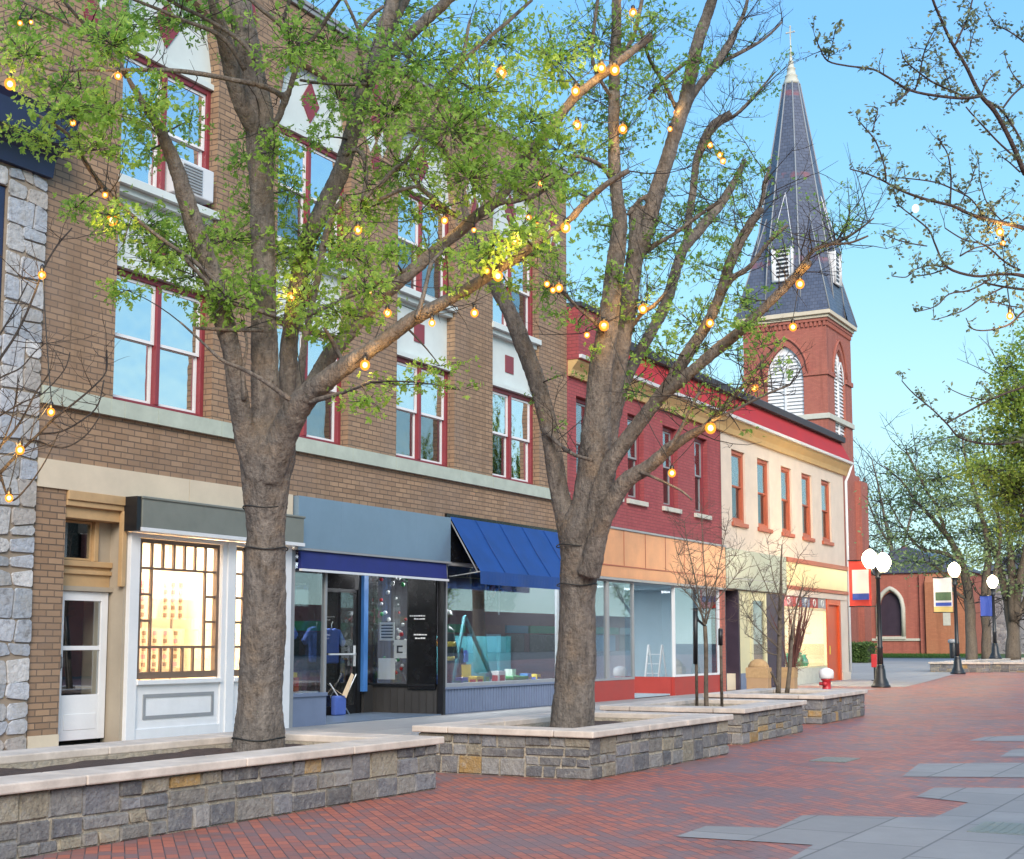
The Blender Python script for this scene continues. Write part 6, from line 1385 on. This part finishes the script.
# ---------------- overhanging budding branches at the top right
D3 = 9.0; b = onZ(1172, 862, 0.0); D3 = depth(b)
t3 = Tree('budding_tree', 'budding tree whose bare branches reach in from the top right edge', 'tree', D3, b, 23, 'street trees along the shops')
t3.limb([(1172, 872, 46), (1170, 800, 38), (1165, 650, 34), (1158, 500, 32), (1150, 420, 28), (1140, 330, 24), (1120, 250, 18), (1085, 215, 12), (1055, 195, 9), (1024, 172, 6)], 0, -.4, 10)
B3 = [([(1024, 172, 6), (1010, 140, 5), (995, 112, 5), (980, 94, 4.5), (966, 66, 4), (951, 41, 3.5), (940, 17, 3.2), (933, 0, 3), (926, -25, 2)], -.4, -.9),
 ([(981, 96, 3), (966, 98, 3), (940, 96, 2.6), (910, 90, 2.4), (888, 77, 2.2), (872, 69, 2), (848, 66, 1.8), (828, 61, 1.6), (820, 48, 1.4), (816, 39, 1)], -.6, -1.1), ([(910, 90, 1.8), (900, 99, 1.4), (891, 104, 1)], -.8, -.9), ([(828, 60, 1.2), (833, 42, 1), (835, 30, .8)], -1., -1.1),
 ([(966, 97, 2.4), (950, 90, 2), (931, 81, 1.8), (916, 70, 1.5), (905, 60, 1.2), (901, 50, 1)], -.6, -.8), ([(915, 90, 1.8), (919, 78, 1.6), (923, 57, 1.5), (928, 42, 1.4), (936, 27, 1.2)], -.7, -.9), ([(951, 90, 1.4), (946, 75, 1.3), (940, 60, 1), (934, 50, .8)], -.6, -.4),
 ([(955, 45, 2.2), (961, 32, 2), (967, 18, 1.8), (972, 0, 1.6), (974, -15, 1.4)], -.6, -.5), ([(964, 30, 1.3), (973, 24, 1.2), (979, 18, 1)], -.5, -.5), ([(967, 60, 1.4), (971, 42, 1.2), (975, 28, 1)], -.6, -.4), ([(982, 92, 1.8), (988, 80, 1.6), (1000, 70, 1.3)], -.5, -.3), ([(1003, 108, 2), (1012, 96, 2), (1024, 85, 2), (1040, 70, 2), (1062, 85, 2.4), (1082, 140, 3)], -.4, -.1), ([(1022, 85, 1.4), (1014, 76, 1.2), (1008, 65, 1), (1004, 52, .8)], -.3, -.3),
 ([(988, 101, 2.4), (1001, 110, 2.2), (1010, 122, 2.2), (1018, 135, 2.2), (1026, 152, 2.2)], -.3, -.2), ([(1022, 163, 2.2), (1001, 145, 2), (984, 127, 1.8), (966, 107, 1.4)], -.4, -.8), ([(1020, 172, 1.8), (1010, 163, 1.4), (1002, 157, 1)], -.4, -.5), ([(1100, 228, 6), (1075, 120, 3.5), (1040, 55, 2), (1024, 42, 1.8), (1010, 32, 1.5), (994, 24, 1.2)], -.1, -.3),
 ([(1121, 258, 12), (1090, 250, 9.5), (1055, 240, 8), (1024, 228, 4.5), (986, 219, 3.6), (965, 212, 3.2), (953, 206, 3), (922, 198, 2.8), (898, 189, 2.4), (884, 181, 2), (868, 174, 1.6), (850, 169, 1.2)], -.4, -1.), ([(886, 181, 1.8), (884, 165, 1.6), (876, 142, 1.5), (865, 128, 1.3), (858, 120, 1)], -.9, -1.1), ([(872, 132, 1.1), (876, 118, 1), (878, 108, .8)], -1., -1.), ([(950, 204, 2), (951, 180, 1.6), (948, 155, 1.4), (938, 138, 1)], -.7, -.9), ([(985, 219, 2), (972, 200, 1.6), (955, 190, 1.6), (935, 182, 1.4), (905, 178, 1.2), (892, 178, 1)], -.6, -.9),
 ([(960, 205, 1.3), (967, 190, 1.2), (972, 178, 1), (978, 160, .8)], -.6, -.5), ([(985, 218, 1.4), (995, 205, 1.2), (1005, 195, 1)], -.5, -.4), ([(1005, 224, 1.4), (988, 205, 1.3), (980, 180, 1), (979, 165, .8)], -.5, -.6),
 ([(1141, 338, 12), (1105, 308, 9), (1060, 290, 7), (1024, 276, 4), (1000, 274, 3.2), (975, 276, 2.8), (947, 267, 2.6), (936, 246, 2), (929, 230, 1.8), (914, 217, 1.5), (898, 204, 1.2), (894, 192, .9)], -.4, -.9), ([(945, 267, 1.8), (930, 265, 1.6), (914, 270, 1.4), (906, 277, 1.2), (892, 276, 1)], -.8, -1.), ([(948, 268, 1.6), (930, 274, 1.4), (912, 276, 1.2)], -.8, -.7), ([(927, 246, 1.3), (910, 243, 1.2), (895, 239, 1.1), (884, 234, .9)], -.8, -1.), ([(1020, 270, 2.2), (1005, 262, 2), (985, 245, 1.8), (965, 240, 1.5), (945, 228, 1.3)], -.5, -.8), ([(960, 256, 1.8), (975, 248, 1.6), (992, 245, 1.4), (1010, 240, 1.4)], -.6, -.4),
 ([(990, 279, 2.2), (970, 290, 1.8), (949, 294, 1.6), (936, 306, 1.3), (915, 312, 1)], -.6, -.8), ([(1010, 284, 2), (982, 298, 1.7), (962, 311, 1.4), (934, 320, 1)], -.5, -.8), ([(1100, 304, 5), (1050, 296, 3), (1024, 311, 2.2), (1010, 324, 1.8), (990, 330, 1.6), (973, 329, 1.3), (966, 318, 1)], -.4, -.7), ([(1022, 308, 1.4), (1005, 305, 1.2), (988, 300, 1)], -.4, -.6), ([(1062, 291, 4), (1030, 290, 3), (1005, 287, 2.4), (985, 283, 2)], -.4, -.5),
 ([(1151, 432, 11), (1115, 425, 8), (1075, 425, 6), (1045, 440, 4), (1024, 441, 3), (1002, 444, 2.6), (980, 443, 2.4), (959, 437, 2), (948, 425, 1.8), (932, 409, 1.5), (914, 394, 1.2), (902, 381, 1)], -.3, -.9), ([(947, 423, 2), (965, 413, 2), (982, 404, 2), (1004, 394, 2), (1024, 387, 2.2), (1060, 372, 3), (1146, 385, 6)], -.6, -.2), ([(984, 400, 1.3), (966, 396, 1.1), (952, 390, .9)], -.5, -.6)]
for pts, a, c in B3: t3.limb(pts, a, c, 6, 4, .006, True, .0022)
rnd = t3.rnd
thin = [q for q in t3.S if q[1] < .02 and q[2] < 1040]
for v, r, x, y in thin:
    if rnd.random() < .46:
        d = Vector((rnd.gauss(0, 1), rnd.gauss(0, 1), rnd.gauss(.7, .6))).normalized(); l = rnd.uniform(.015, .06)
        e = v+d*l; t3.twig.tube([v, e], [.0028, .002], 4)
        for _ in range(rnd.randint(4, 9)): leaf(t3.leaf, e+Vector((rnd.gauss(0, 1), rnd.gauss(0, 1), rnd.gauss(0, 1)))*.015, rnd.uniform(.02, .042), rnd, 1)
t3.sprigs(90, .16, .0028, .012, .4, 2, .024, 1, spread=.012, lobes=1)
for x, y, rx, ry in ((990, 230, 26, 18), (1010, 215, 20, 12), (1005, 250, 24, 10), (1015, 290, 14, 14), (1005, 118, 16, 12), (1015, 190, 14, 10)): t3.cluster(x, y, rx, ry, .8, .03, 5, .05, .3, 1, .002, 26.)
t3.done('purple_bark', 'bud')

# ---------------- bare twigs of a small tree reaching in at the left edge
b = onZ(-150, 870, 0); D4 = depth(b)
t4 = Tree('bare_tree', 'bare dark tree whose twigs reach in from the left edge', 'tree', D4, b, 24, 'street trees along the shops')
t4.limb([(-150, 880, 40), (-148, 760, 30), (-140, 640, 26), (-120, 560, 20), (-80, 510, 12), (-40, 490, 8), (0, 475, 4)], 0, .3, 10)
for pts, a, c in [([(0, 473, 4), (20, 452, 3.2), (39, 434, 3), (55, 418, 2.6), (73, 404, 2.4), (92, 388, 2), (106, 372, 1.6), (107, 350, 1.2)], .3, .7), ([(-60, 505, 8), (-20, 462, 4), (0, 446, 3), (15, 430, 2.6), (26, 412, 2.2), (36, 392, 2), (50, 372, 1.4)], .2, .5), ([(-60, 490, 8), (-20, 392, 4), (0, 358, 3), (12, 340, 2.6), (24, 318, 2.4), (36, 290, 2.2), (44, 268, 2), (58, 244, 1.8), (72, 228, 1.4)], .2, .9), ([(-30, 380, 3), (0, 334, 2), (14, 310, 1.6), (28, 282, 1.2)], .1, .3), ([(38, 434, 2.4), (60, 432, 2), (82, 420, 1.8), (98, 405, 1.5), (104, 380, 1.2)], .5, .9), ([(34, 440, 2.2), (62, 448, 1.8), (85, 436, 1.6), (100, 416, 1.2)], .5, .6), ([(-30, 400, 3), (0, 378, 2), (20, 368, 1.6), (34, 352, 1.4), (44, 344, 1)], .2, .5), ([(0, 472, 2.5), (10, 500, 2), (25, 490, 1.8), (45, 462, 1.4), (60, 430, 1)], .3, .4), ([(-20, 430, 3), (0, 416, 2), (24, 402, 1.8), (42, 394, 1.5), (64, 370, 1.2), (70, 352, 1)], .3, .7), ([(-10, 470, 2), (10, 425, 1.6), (16, 395, 1.4), (18, 375, 1)], .3, .1)]:
    t4.limb(pts, a, c, 6, 4, .012, True, .002)
t4.sprigs(70, .35, .0035, .02, .4, 0, .03, 1)
t4.done('dark_bark', None)

# ---------------- saplings and stakes
pS = Vector((20.55, 8.15, .42)); D5 = depth(pS)
s1 = Tree('sapling', 'thin bare staked sapling in the third planter', 'tree', D5, pS, 25, 'bare saplings in the planters')
q0 = lambda y: 706
s1.limb([(706.5, 708, 5), (706, 690, 4.4), (706, 650, 4.2), (705, 626, 4)], 0, 0, 8, 3, .004)
for pts in ([(705, 628, 3.4), (700, 604, 2.6), (694, 575, 2), (688, 545, 1.4), (684, 522, 1)], [(705, 626, 3.4), (707, 600, 2.6), (704, 565, 2), (702, 530, 1.5), (701, 505, 1)], [(706, 624, 3), (713, 600, 2.4), (718, 570, 1.8), (724, 540, 1.2), (729, 518, 1)], [(705, 622, 2.6), (697, 605, 2), (688, 594, 1.6), (678, 585, 1)], [(706, 615, 2.4), (720, 596, 1.8), (733, 580, 1.4), (745, 565, 1)], [(704, 610, 2.2), (690, 585, 1.6), (678, 555, 1)], [(706, 605, 2), (716, 580, 1.6), (735, 556, 1)]):
    s1.limb([(x, y, w_*.62) for x, y, w_ in pts], 0, s1.rnd.uniform(-.35, .35), 6, 3, .03)
s1.sprigs(190, .36, .004, .02, .8, 0, .03, 2, ymax=622); s1.done('far_bark', None, 'pale_twig')
for px, top, blk, lab in ((697, 608, (608, 664), 'left stake of the bare sapling with a long black sleeve'), (722, 628, (629, 645), 'right stake of the bare sapling with a short black collar')):
    o = thing('tree_stake', lab, 'stake', tuple(atD(px, 706, D5)), 'stakes beside the bare sapling')
    a, c = atD(px, 708, D5), atD(px-1.5, top, D5); mb = MB(); mb.tube([a, c], .024, 8); mb.build('pole', M['far_bark'], o)
    mb = MB(); mb.tube([atD(px-1.5, blk[1], D5), atD(px-1.5, blk[0], D5)], .036, 8); mb.build('black_sleeve', M['black'], o)
    if px < 700:
        mb = MB(); mb.tube([atD(695, 612, D5), atD(698, 620, D5), atD(706, 627, D5)], .02, 6); mb.build('tie', M['black'], o)
pS = Vector((25.35, 8.75, .42)); D6 = depth(pS)
s2 = Tree('sapling', 'bare twiggy sapling with two stems in the fourth planter', 'tree', D6, pS, 26, 'bare saplings in the planters')
s2.limb([(778, 693, 5.5), (779, 670, 5), (779.5, 640, 4.6), (780, 610, 4), (781, 585, 3), (781, 565, 2), (782, 545, 1.2)], 0, .1, 8, 3, .006)
s2.limb([(787, 693, 5), (790, 665, 4), (792, 640, 3), (796, 610, 2), (803, 585, 1.2)], .1, .3, 8, 3, .006); s2.limb([(779, 690, 3), (774, 678, 2.6), (771, 672, 2)], 0, -.1, 6, 2, 0)
for pts in ([(779, 648, 3), (770, 640, 2.6), (762, 633, 2.2), (754, 625, 1.8), (747, 614, 1.4), (741, 602, 1)], [(780, 636, 2.6), (772, 626, 2.2), (764, 612, 1.8), (755, 600, 1.3), (748, 582, 1)], [(780, 620, 2.4), (772, 600, 2), (766, 585, 1.5), (757, 565, 1)], [(780, 610, 2.2), (787, 590, 1.8), (795, 570, 1.3), (800, 555, 1)], [(780, 600, 2), (774, 580, 1.6), (770, 560, 1.1), (768, 545, .8)], [(779, 655, 2.4), (768, 652, 2), (755, 640, 1.4), (745, 634, 1)], [(780, 630, 2.2), (790, 615, 1.8), (800, 600, 1.4), (812, 590, 1)]):
    s2.limb([(x, y, w_*.62) for x, y, w_ in pts], 0, s2.rnd.uniform(-.4, .4), 6, 3, .03)
s2.sprigs(220, .38, .004, .02, .7, 0, .03, 2, ymax=655); s2.done('far_bark', None, 'pale_twig')
o = Tree('twig_bundle', 'bundle of reddish bare twigs standing in the smaller cardboard box', 'twigs', depth((c2.x, c2.y, .6)), (c2.x, c2.y, .5), 27)
rnd = o.rnd
for k in range(26):
    tx, ty = rnd.gauss(800, 9), rnd.uniform(592, 630)
    o.limb([(791+rnd.uniform(-4, 4), 672, 1.6), (792+(tx-792)*.4+rnd.uniform(-3, 3), 645, 1.3), (tx, ty, .8)], 0, rnd.uniform(-.3, .3), 4, 3, .02)
o.sprigs(160, .35, .006, .05, .6, 0, .03, 1); o.done('red_twig', None, 'red_twig')

# ---------------- trees round the church
def bgtree(label, base_px, D, limbs, clusters, seed, leafm, size, dens, bark='far_bark', gx=None):
    b = atD(base_px[0], base_px[1], D); t = Tree('background_tree', label, 'tree', D, b, seed, 'trees around the church')
    for pts, a, c in limbs: t.limb(pts, a, c, 8, 3, .05, True, .012)
    for cl in clusters:
        x, y, rx, ry = cl[:4]; t.cluster(x, y, rx, ry, dens*(cl[4] if len(cl) > 4 else 1), size*.95, 8, .9*D/70, 2.0*D/70, 1, .012*D/70, 5.)
    t.sprigs(60, 2.2*D/70, .03*D/70, .22*D/70, .5, 0, .1, 2)
    t.done(bark, leafm); return t
bgtree('tall airy green tree with two pale trunks in the far planter', (972, 656), 71.5, [
  ([(972, 664, 13), (971, 640, 11), (969, 600, 10), (962, 565, 8), (950, 540, 6), (932, 518, 4.5), (915, 500, 3), (900, 480, 2), (884, 466, 1.4)], 0, 1.5), ([(987, 664, 11), (986, 630, 9), (985, 590, 8), (988, 560, 7), (984, 525, 5), (974, 490, 4), (965, 455, 2.5), (962, 430, 1.5)], 0, -1), ([(988, 600, 6), (996, 570, 5), (1000, 530, 4), (992, 490, 3), (985, 455, 2)], -.5, -1),
  ([(960, 560, 4), (940, 552, 4), (920, 548, 3), (905, 530, 2), (890, 505, 1.5), (880, 485, 1)], 0, 3), ([(944, 530, 4), (936, 505, 3.5), (926, 490, 2.5), (915, 468, 2), (906, 450, 1.2)], 0, -1), ([(970, 600, 4), (955, 592, 3), (940, 570, 3), (925, 562, 2)], .3, 1.)],
  [(940, 478, 30, 20), (915, 452, 16, 16, .7), (960, 448, 28, 18), (955, 505, 30, 18), (920, 505, 26, 18, .8), (890, 500, 22, 20, .5), (935, 538, 30, 14, .8), (985, 480, 24, 22), (975, 530, 28, 16, .8), (900, 535, 24, 12, .7), (895, 468, 16, 16, .45), (990, 550, 20, 14, .7), (945, 560, 24, 12, 1.), (915, 562, 20, 10, .9), (975, 560, 18, 12, .9), (890, 560, 16, 10, .7), (960, 582, 16, 8, .5), (915, 478, 22, 14, .7), (1000, 510, 20, 16, .7), (935, 440, 16, 12, .6)], 41, 'far_leaf', .19, .95)
bgtree('vase shaped tree with many stems at the right edge behind the farthest lamp', (1014, 656), 73, [
  ([(1013, 662, 16), (1013, 635, 13), (1012, 612, 14), (1004, 585, 8), (996, 555, 6), (985, 525, 4), (972, 500, 2.5)], 0, 1), ([(1013, 620, 9), (1012, 580, 8), (1010, 545, 6), (1006, 505, 4), (1000, 470, 2)], 0, 0), ([(1014, 618, 9), (1020, 580, 8), (1026, 545, 6), (1032, 500, 4), (1030, 450, 2)], 0, -1), ([(1015, 622, 8), (1030, 590, 7), (1045, 550, 5), (1058, 500, 3)], 0, .5)],
  [(1005, 560, 22, 18, .6), (1020, 530, 26, 20, .8), (1010, 500, 26, 20), (1025, 470, 26, 22), (1050, 510, 30, 30, .7), (1035, 560, 26, 20, .6), (990, 530, 20, 14, .7), (1018, 585, 18, 12, .5)], 42, 'far_leaf', .2, .9)
bgtree('greyish thin budding tree behind the church roof beside the tower', (898, 655), 118, [
  ([(898, 660, 7), (897, 600, 5), (893, 560, 4), (885, 520, 3), (878, 485, 2), (872, 460, 1.2)], 0, 0), ([(895, 570, 3), (905, 540, 2.5), (912, 510, 2), (915, 480, 1.2)], 0, 1), ([(890, 545, 2.5), (878, 525, 2), (868, 500, 1.4), (864, 478, 1)], 0, -1)],
  [(880, 520, 20, 24, .6), (868, 490, 12, 22, .5), (890, 480, 16, 18, .4), (905, 510, 16, 22, .5), (875, 552, 18, 14, .8), (866, 530, 10, 20, .6)], 43, 'bud', .17, .9)
bgtree('bright yellow green tree leaning in from the right edge', (1090, 664), 38, [
  ([(1090, 678, 22), (1088, 640, 18), (1080, 560, 15), (1066, 500, 12), (1050, 455, 8), (1030, 425, 5), (1012, 400, 3), (1000, 375, 2)], 0, 0), ([(1060, 485, 8), (1035, 480, 5), (1010, 478, 4), (985, 472, 2)], 0, .6), ([(1070, 520, 8), (1045, 520, 5), (1020, 515, 3)], 0, -.5)],
  [(1006, 402, 24, 26, .9), (1012, 366, 20, 18, .7), (1000, 430, 20, 12, .8), (1024, 445, 34, 24, 1.2), (988, 470, 34, 12, 1.1), (1014, 492, 30, 24, 1.2), (1030, 400, 30, 40), (1040, 340, 30, 20, .8), (1022, 525, 24, 14, .8), (1060, 440, 40, 60)], 44, 'far_leaf_b', .12, 1.25)
# more trees behind everything, reading as a distant belt
for k, (px, D, hpx, wd) in enumerate(((1080, 120, 150, 55), (1150, 130, 170, 60))):
    bgtree(['rounded green tree beyond the right edge, the nearer one', 'rounded green tree beyond the right edge, the farther one'][k], (px, 655), D, [([(px, 660, 10), (px, 600, 8), (px-4, 560, 5), (px-8, 520, 2)], 0, 0), ([(px, 600, 5), (px+20, 560, 3), (px+30, 530, 2)], 0, 1), ([(px, 600, 5), (px-22, 560, 3), (px-34, 535, 2)], 0, -1)],
      [(px-25, 560, 26, 22), (px+25, 555, 26, 22), (px, 525, 30, 24), (px-20, 510, 20, 16), (px+20, 510, 20, 16)], 60+k, 'far_leaf', .3, .8)

def world_tree(label, base, h, seed, leafm):
    b_ = Vector(base); t = Tree('opposite_tree', label, 'tree', 20, base, seed, 'trees across the street'); rr = t.rnd
    top = b_+Vector((.1, 0, h*.42)); t.wood.tube([b_, b_+Vector((.05, .02, h*.2)), top], [.2, .16, .13], 10)
    for k in range(9):
        a = k*2.4+rr.uniform(-.4, .4); st = b_.lerp(top, rr.uniform(.7, 1.)); L = h*rr.uniform(.35, .6); d = Vector((math.cos(a)*.75, math.sin(a)*.75, 1)).normalized()
        P = [st+d*L*i/5+Vector((rr.gauss(0, .08), rr.gauss(0, .08), .02*i*i))*(i > 0) for i in range(6)]; rad = [.075, .06, .045, .035, .025, .012]
        t.thin.tube(P, rad, 7)
        for q, r_ in zip(P, rad): t.S.append((q, r_, 0, 0))
    t.sprigs(150, 1.1, .014, .2, .5, 2, .09, 2, spread=.06, lobes=1); t.done('dark_bark', leafm)
world_tree('budding tree across the street mirrored in the big shop window', (55, -5.5, 0), 7.5, 91, 'leaf2')
world_tree('budding tree farther along across the street mirrored in the copper shop glass', (83, -8, .3), 8, 92, 'leaf2')
# hedge by the chapel
hd = thing('hedge', 'clipped dark green hedge beside the cream building corner', 'hedge', tuple(onX(858, 662, 74)))
hc = onX(858, 653, 74); mb = MB(); rnd = random.Random(9); w_ = abs(onX(845, 653, 74).y-onX(874, 653, 74).y)/2
for _ in range(5200):
    f = rnd.choice((0, 1, 2)); a, c_, e = rnd.uniform(-1, 1), rnd.uniform(-1, 1), rnd.uniform(-1, 1)
    if f == 0: a = -1
    elif f == 1: e = 1
    leaf(mb, Vector((hc.x+a*.9+rnd.gauss(0, .05), hc.y+c_*w_, gz(74)+.05+(e+1)*.5*(hc.z-gz(74)+.42)+rnd.gauss(0, .04))), .13*rnd.uniform(.6, 1.2), rnd, 1)
mb.build('foliage', M['hedge'], hd, fixn=False)
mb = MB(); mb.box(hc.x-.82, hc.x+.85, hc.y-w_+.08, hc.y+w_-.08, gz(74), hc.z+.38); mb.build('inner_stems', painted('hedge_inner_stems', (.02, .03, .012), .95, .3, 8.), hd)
ln = ray(915.6, 208.5).normalized(); mp_ = CAM+ln*1500; mb = MB(); mb.lathe(mp_, [(max(.01, 3.6*math.sin(math.pi*i/10)), -4.4*math.cos(math.pi*i/10)) for i in range(11)], 16)
tag(mb.build('moon', M['moon']), 'small pale moon low in the blue sky behind the budding branches', 'moon')

# ================================================================== string lights
def lights(label, tree, chains, extra=(), power=()):
    """chains: runs of bulbs (px, py, size); the cable follows them with a little sag"""
    first = chains[0][0]; n_ = tree.near(first[0], first[1], .5)
    o = thing('string_lights', label, 'string lights', tuple(n_[0]), 'strings of warm bulbs in the trees')
    k_ = 0
    for ci, ch_ in enumerate(chains):
        prev = None; wire = MB()
        for (x, y, sz) in ch_:
            s_, r_ = tree.near(x, y, .5); D = depth(s_)-r_-.07
            p = atD(x, y, D); r = .5*sz*D/FPX
            bm_ = MB(); bm_.ball(p, r, 12, 8, 1.1); bo = bm_.build('bulb', M['bulb'], o); fm = MB(); fm.ball(p, r*.5, 10, 6, 1.1); fm.build('filament', M['filament'], bo)
            sk = MB(); sk.lathe(p+Vector((0, 0, r*.9)), [(r*.55, 0), (r*.55, .035), (r*.3, .045)], 8); sk.build('socket', M['black'], bo)
            if sz > 6.5:
                li = bpy.data.lights.new('bulb_glow', 'POINT'); lo = bpy.data.objects.new('bulb_glow', li); COL.objects.link(lo)
                li.energy = 3.2 if sz > 8 else 1.5; li.color = (1., .58, .18); li.shadow_soft_size = r*1.3; lo.location = p-FW*(r*1.8)
            top = p+Vector((0, 0, r*.9+.05))
            if prev is not None:
                L = (top-prev).length; m1 = [prev.lerp(top, t)-Vector((0, 0, .09*L*4*t*(1-t)*.6)) for t in (0, .25, .5, .75, 1.)]
                wire.tube(m1, .004, 5, cap=False)
            else: wire.tube([s_, top], .004, 5)
            prev = top
        wire.build('cable', M['wire'], o)
    for v, rr in extra: wire = MB(); wire.tube([v+Vector((rr*math.cos(a*math.pi/10), rr*math.sin(a*math.pi/10), .012*math.sin(a*.9))) for a in range(21)], .007, 5); wire.build('cable', M['wire'], o)
    return o
def trunk_ring(x, y, D, w_): return (atD(x, y, D), w_*.5*D/FPX+.012)
lights('string lights wound through the large forked tree at the left', t1, [
  [(20, 23, 5), (31, 22, 4), (10, 84, 11), (73, 123, 6), (118, 76, 7), (105, 195, 6), (112, 220, 11)],
  [(303, 402, 11), (291, 297, 9), (358, 230, 8), (444.6, 220.5, 7), (474, 230, 5), (501, 73, 11), (575.6, 91, 9), (601.5, 68, 9), (614.8, 70, 10)],
  [(303, 402, 6), (365, 365, 10), (387.5, 313, 8), (370, 292, 6), (432, 323, 7), (474.5, 313, 8), (487, 271, 6), (498, 276, 10), (514.7, 241.5, 9), (528.5, 217.5, 6), (537, 225, 5), (541, 183, 6), (565.7, 227.5, 10)],
  [(547, 284, 6), (559, 288, 8), (553, 290, 6)]], [trunk_ring(265, 508, D1, 41), trunk_ring(258.5, 738, D1, 50), trunk_ring(266, 549, D1, 41)])
lights('string lights wound through the many limbed tree by the blue awning', t2, [
  [(604, 325.7, 10), (587, 335, 6), (643, 309, 9), (577, 125, 9), (622.8, 129, 9), (633, 12.6, 8)], [(677, 113, 7), (670, 129, 5), (710, 145, 6), (720, 155, 6), (723, 161, 6)],
  [(604, 327, 5), (672, 473, 8), (710.6, 428, 11), (755, 388, 7), (710, 323, 8), (793, 327, 8), (800, 284, 9)]], [trunk_ring(577, 546, D2, 39), trunk_ring(577, 585, D2, 38)])
lights('string lights on the bare twigs at the left edge', t4, [[(42, 275, 8), (51, 412, 8), (20, 450, 9), (9, 498, 8)]])
lights('string lights in the budding branches at the top right', t3, [[(1010, 316, 7), (1000, 232, 8), (1003, 243, 5)]])
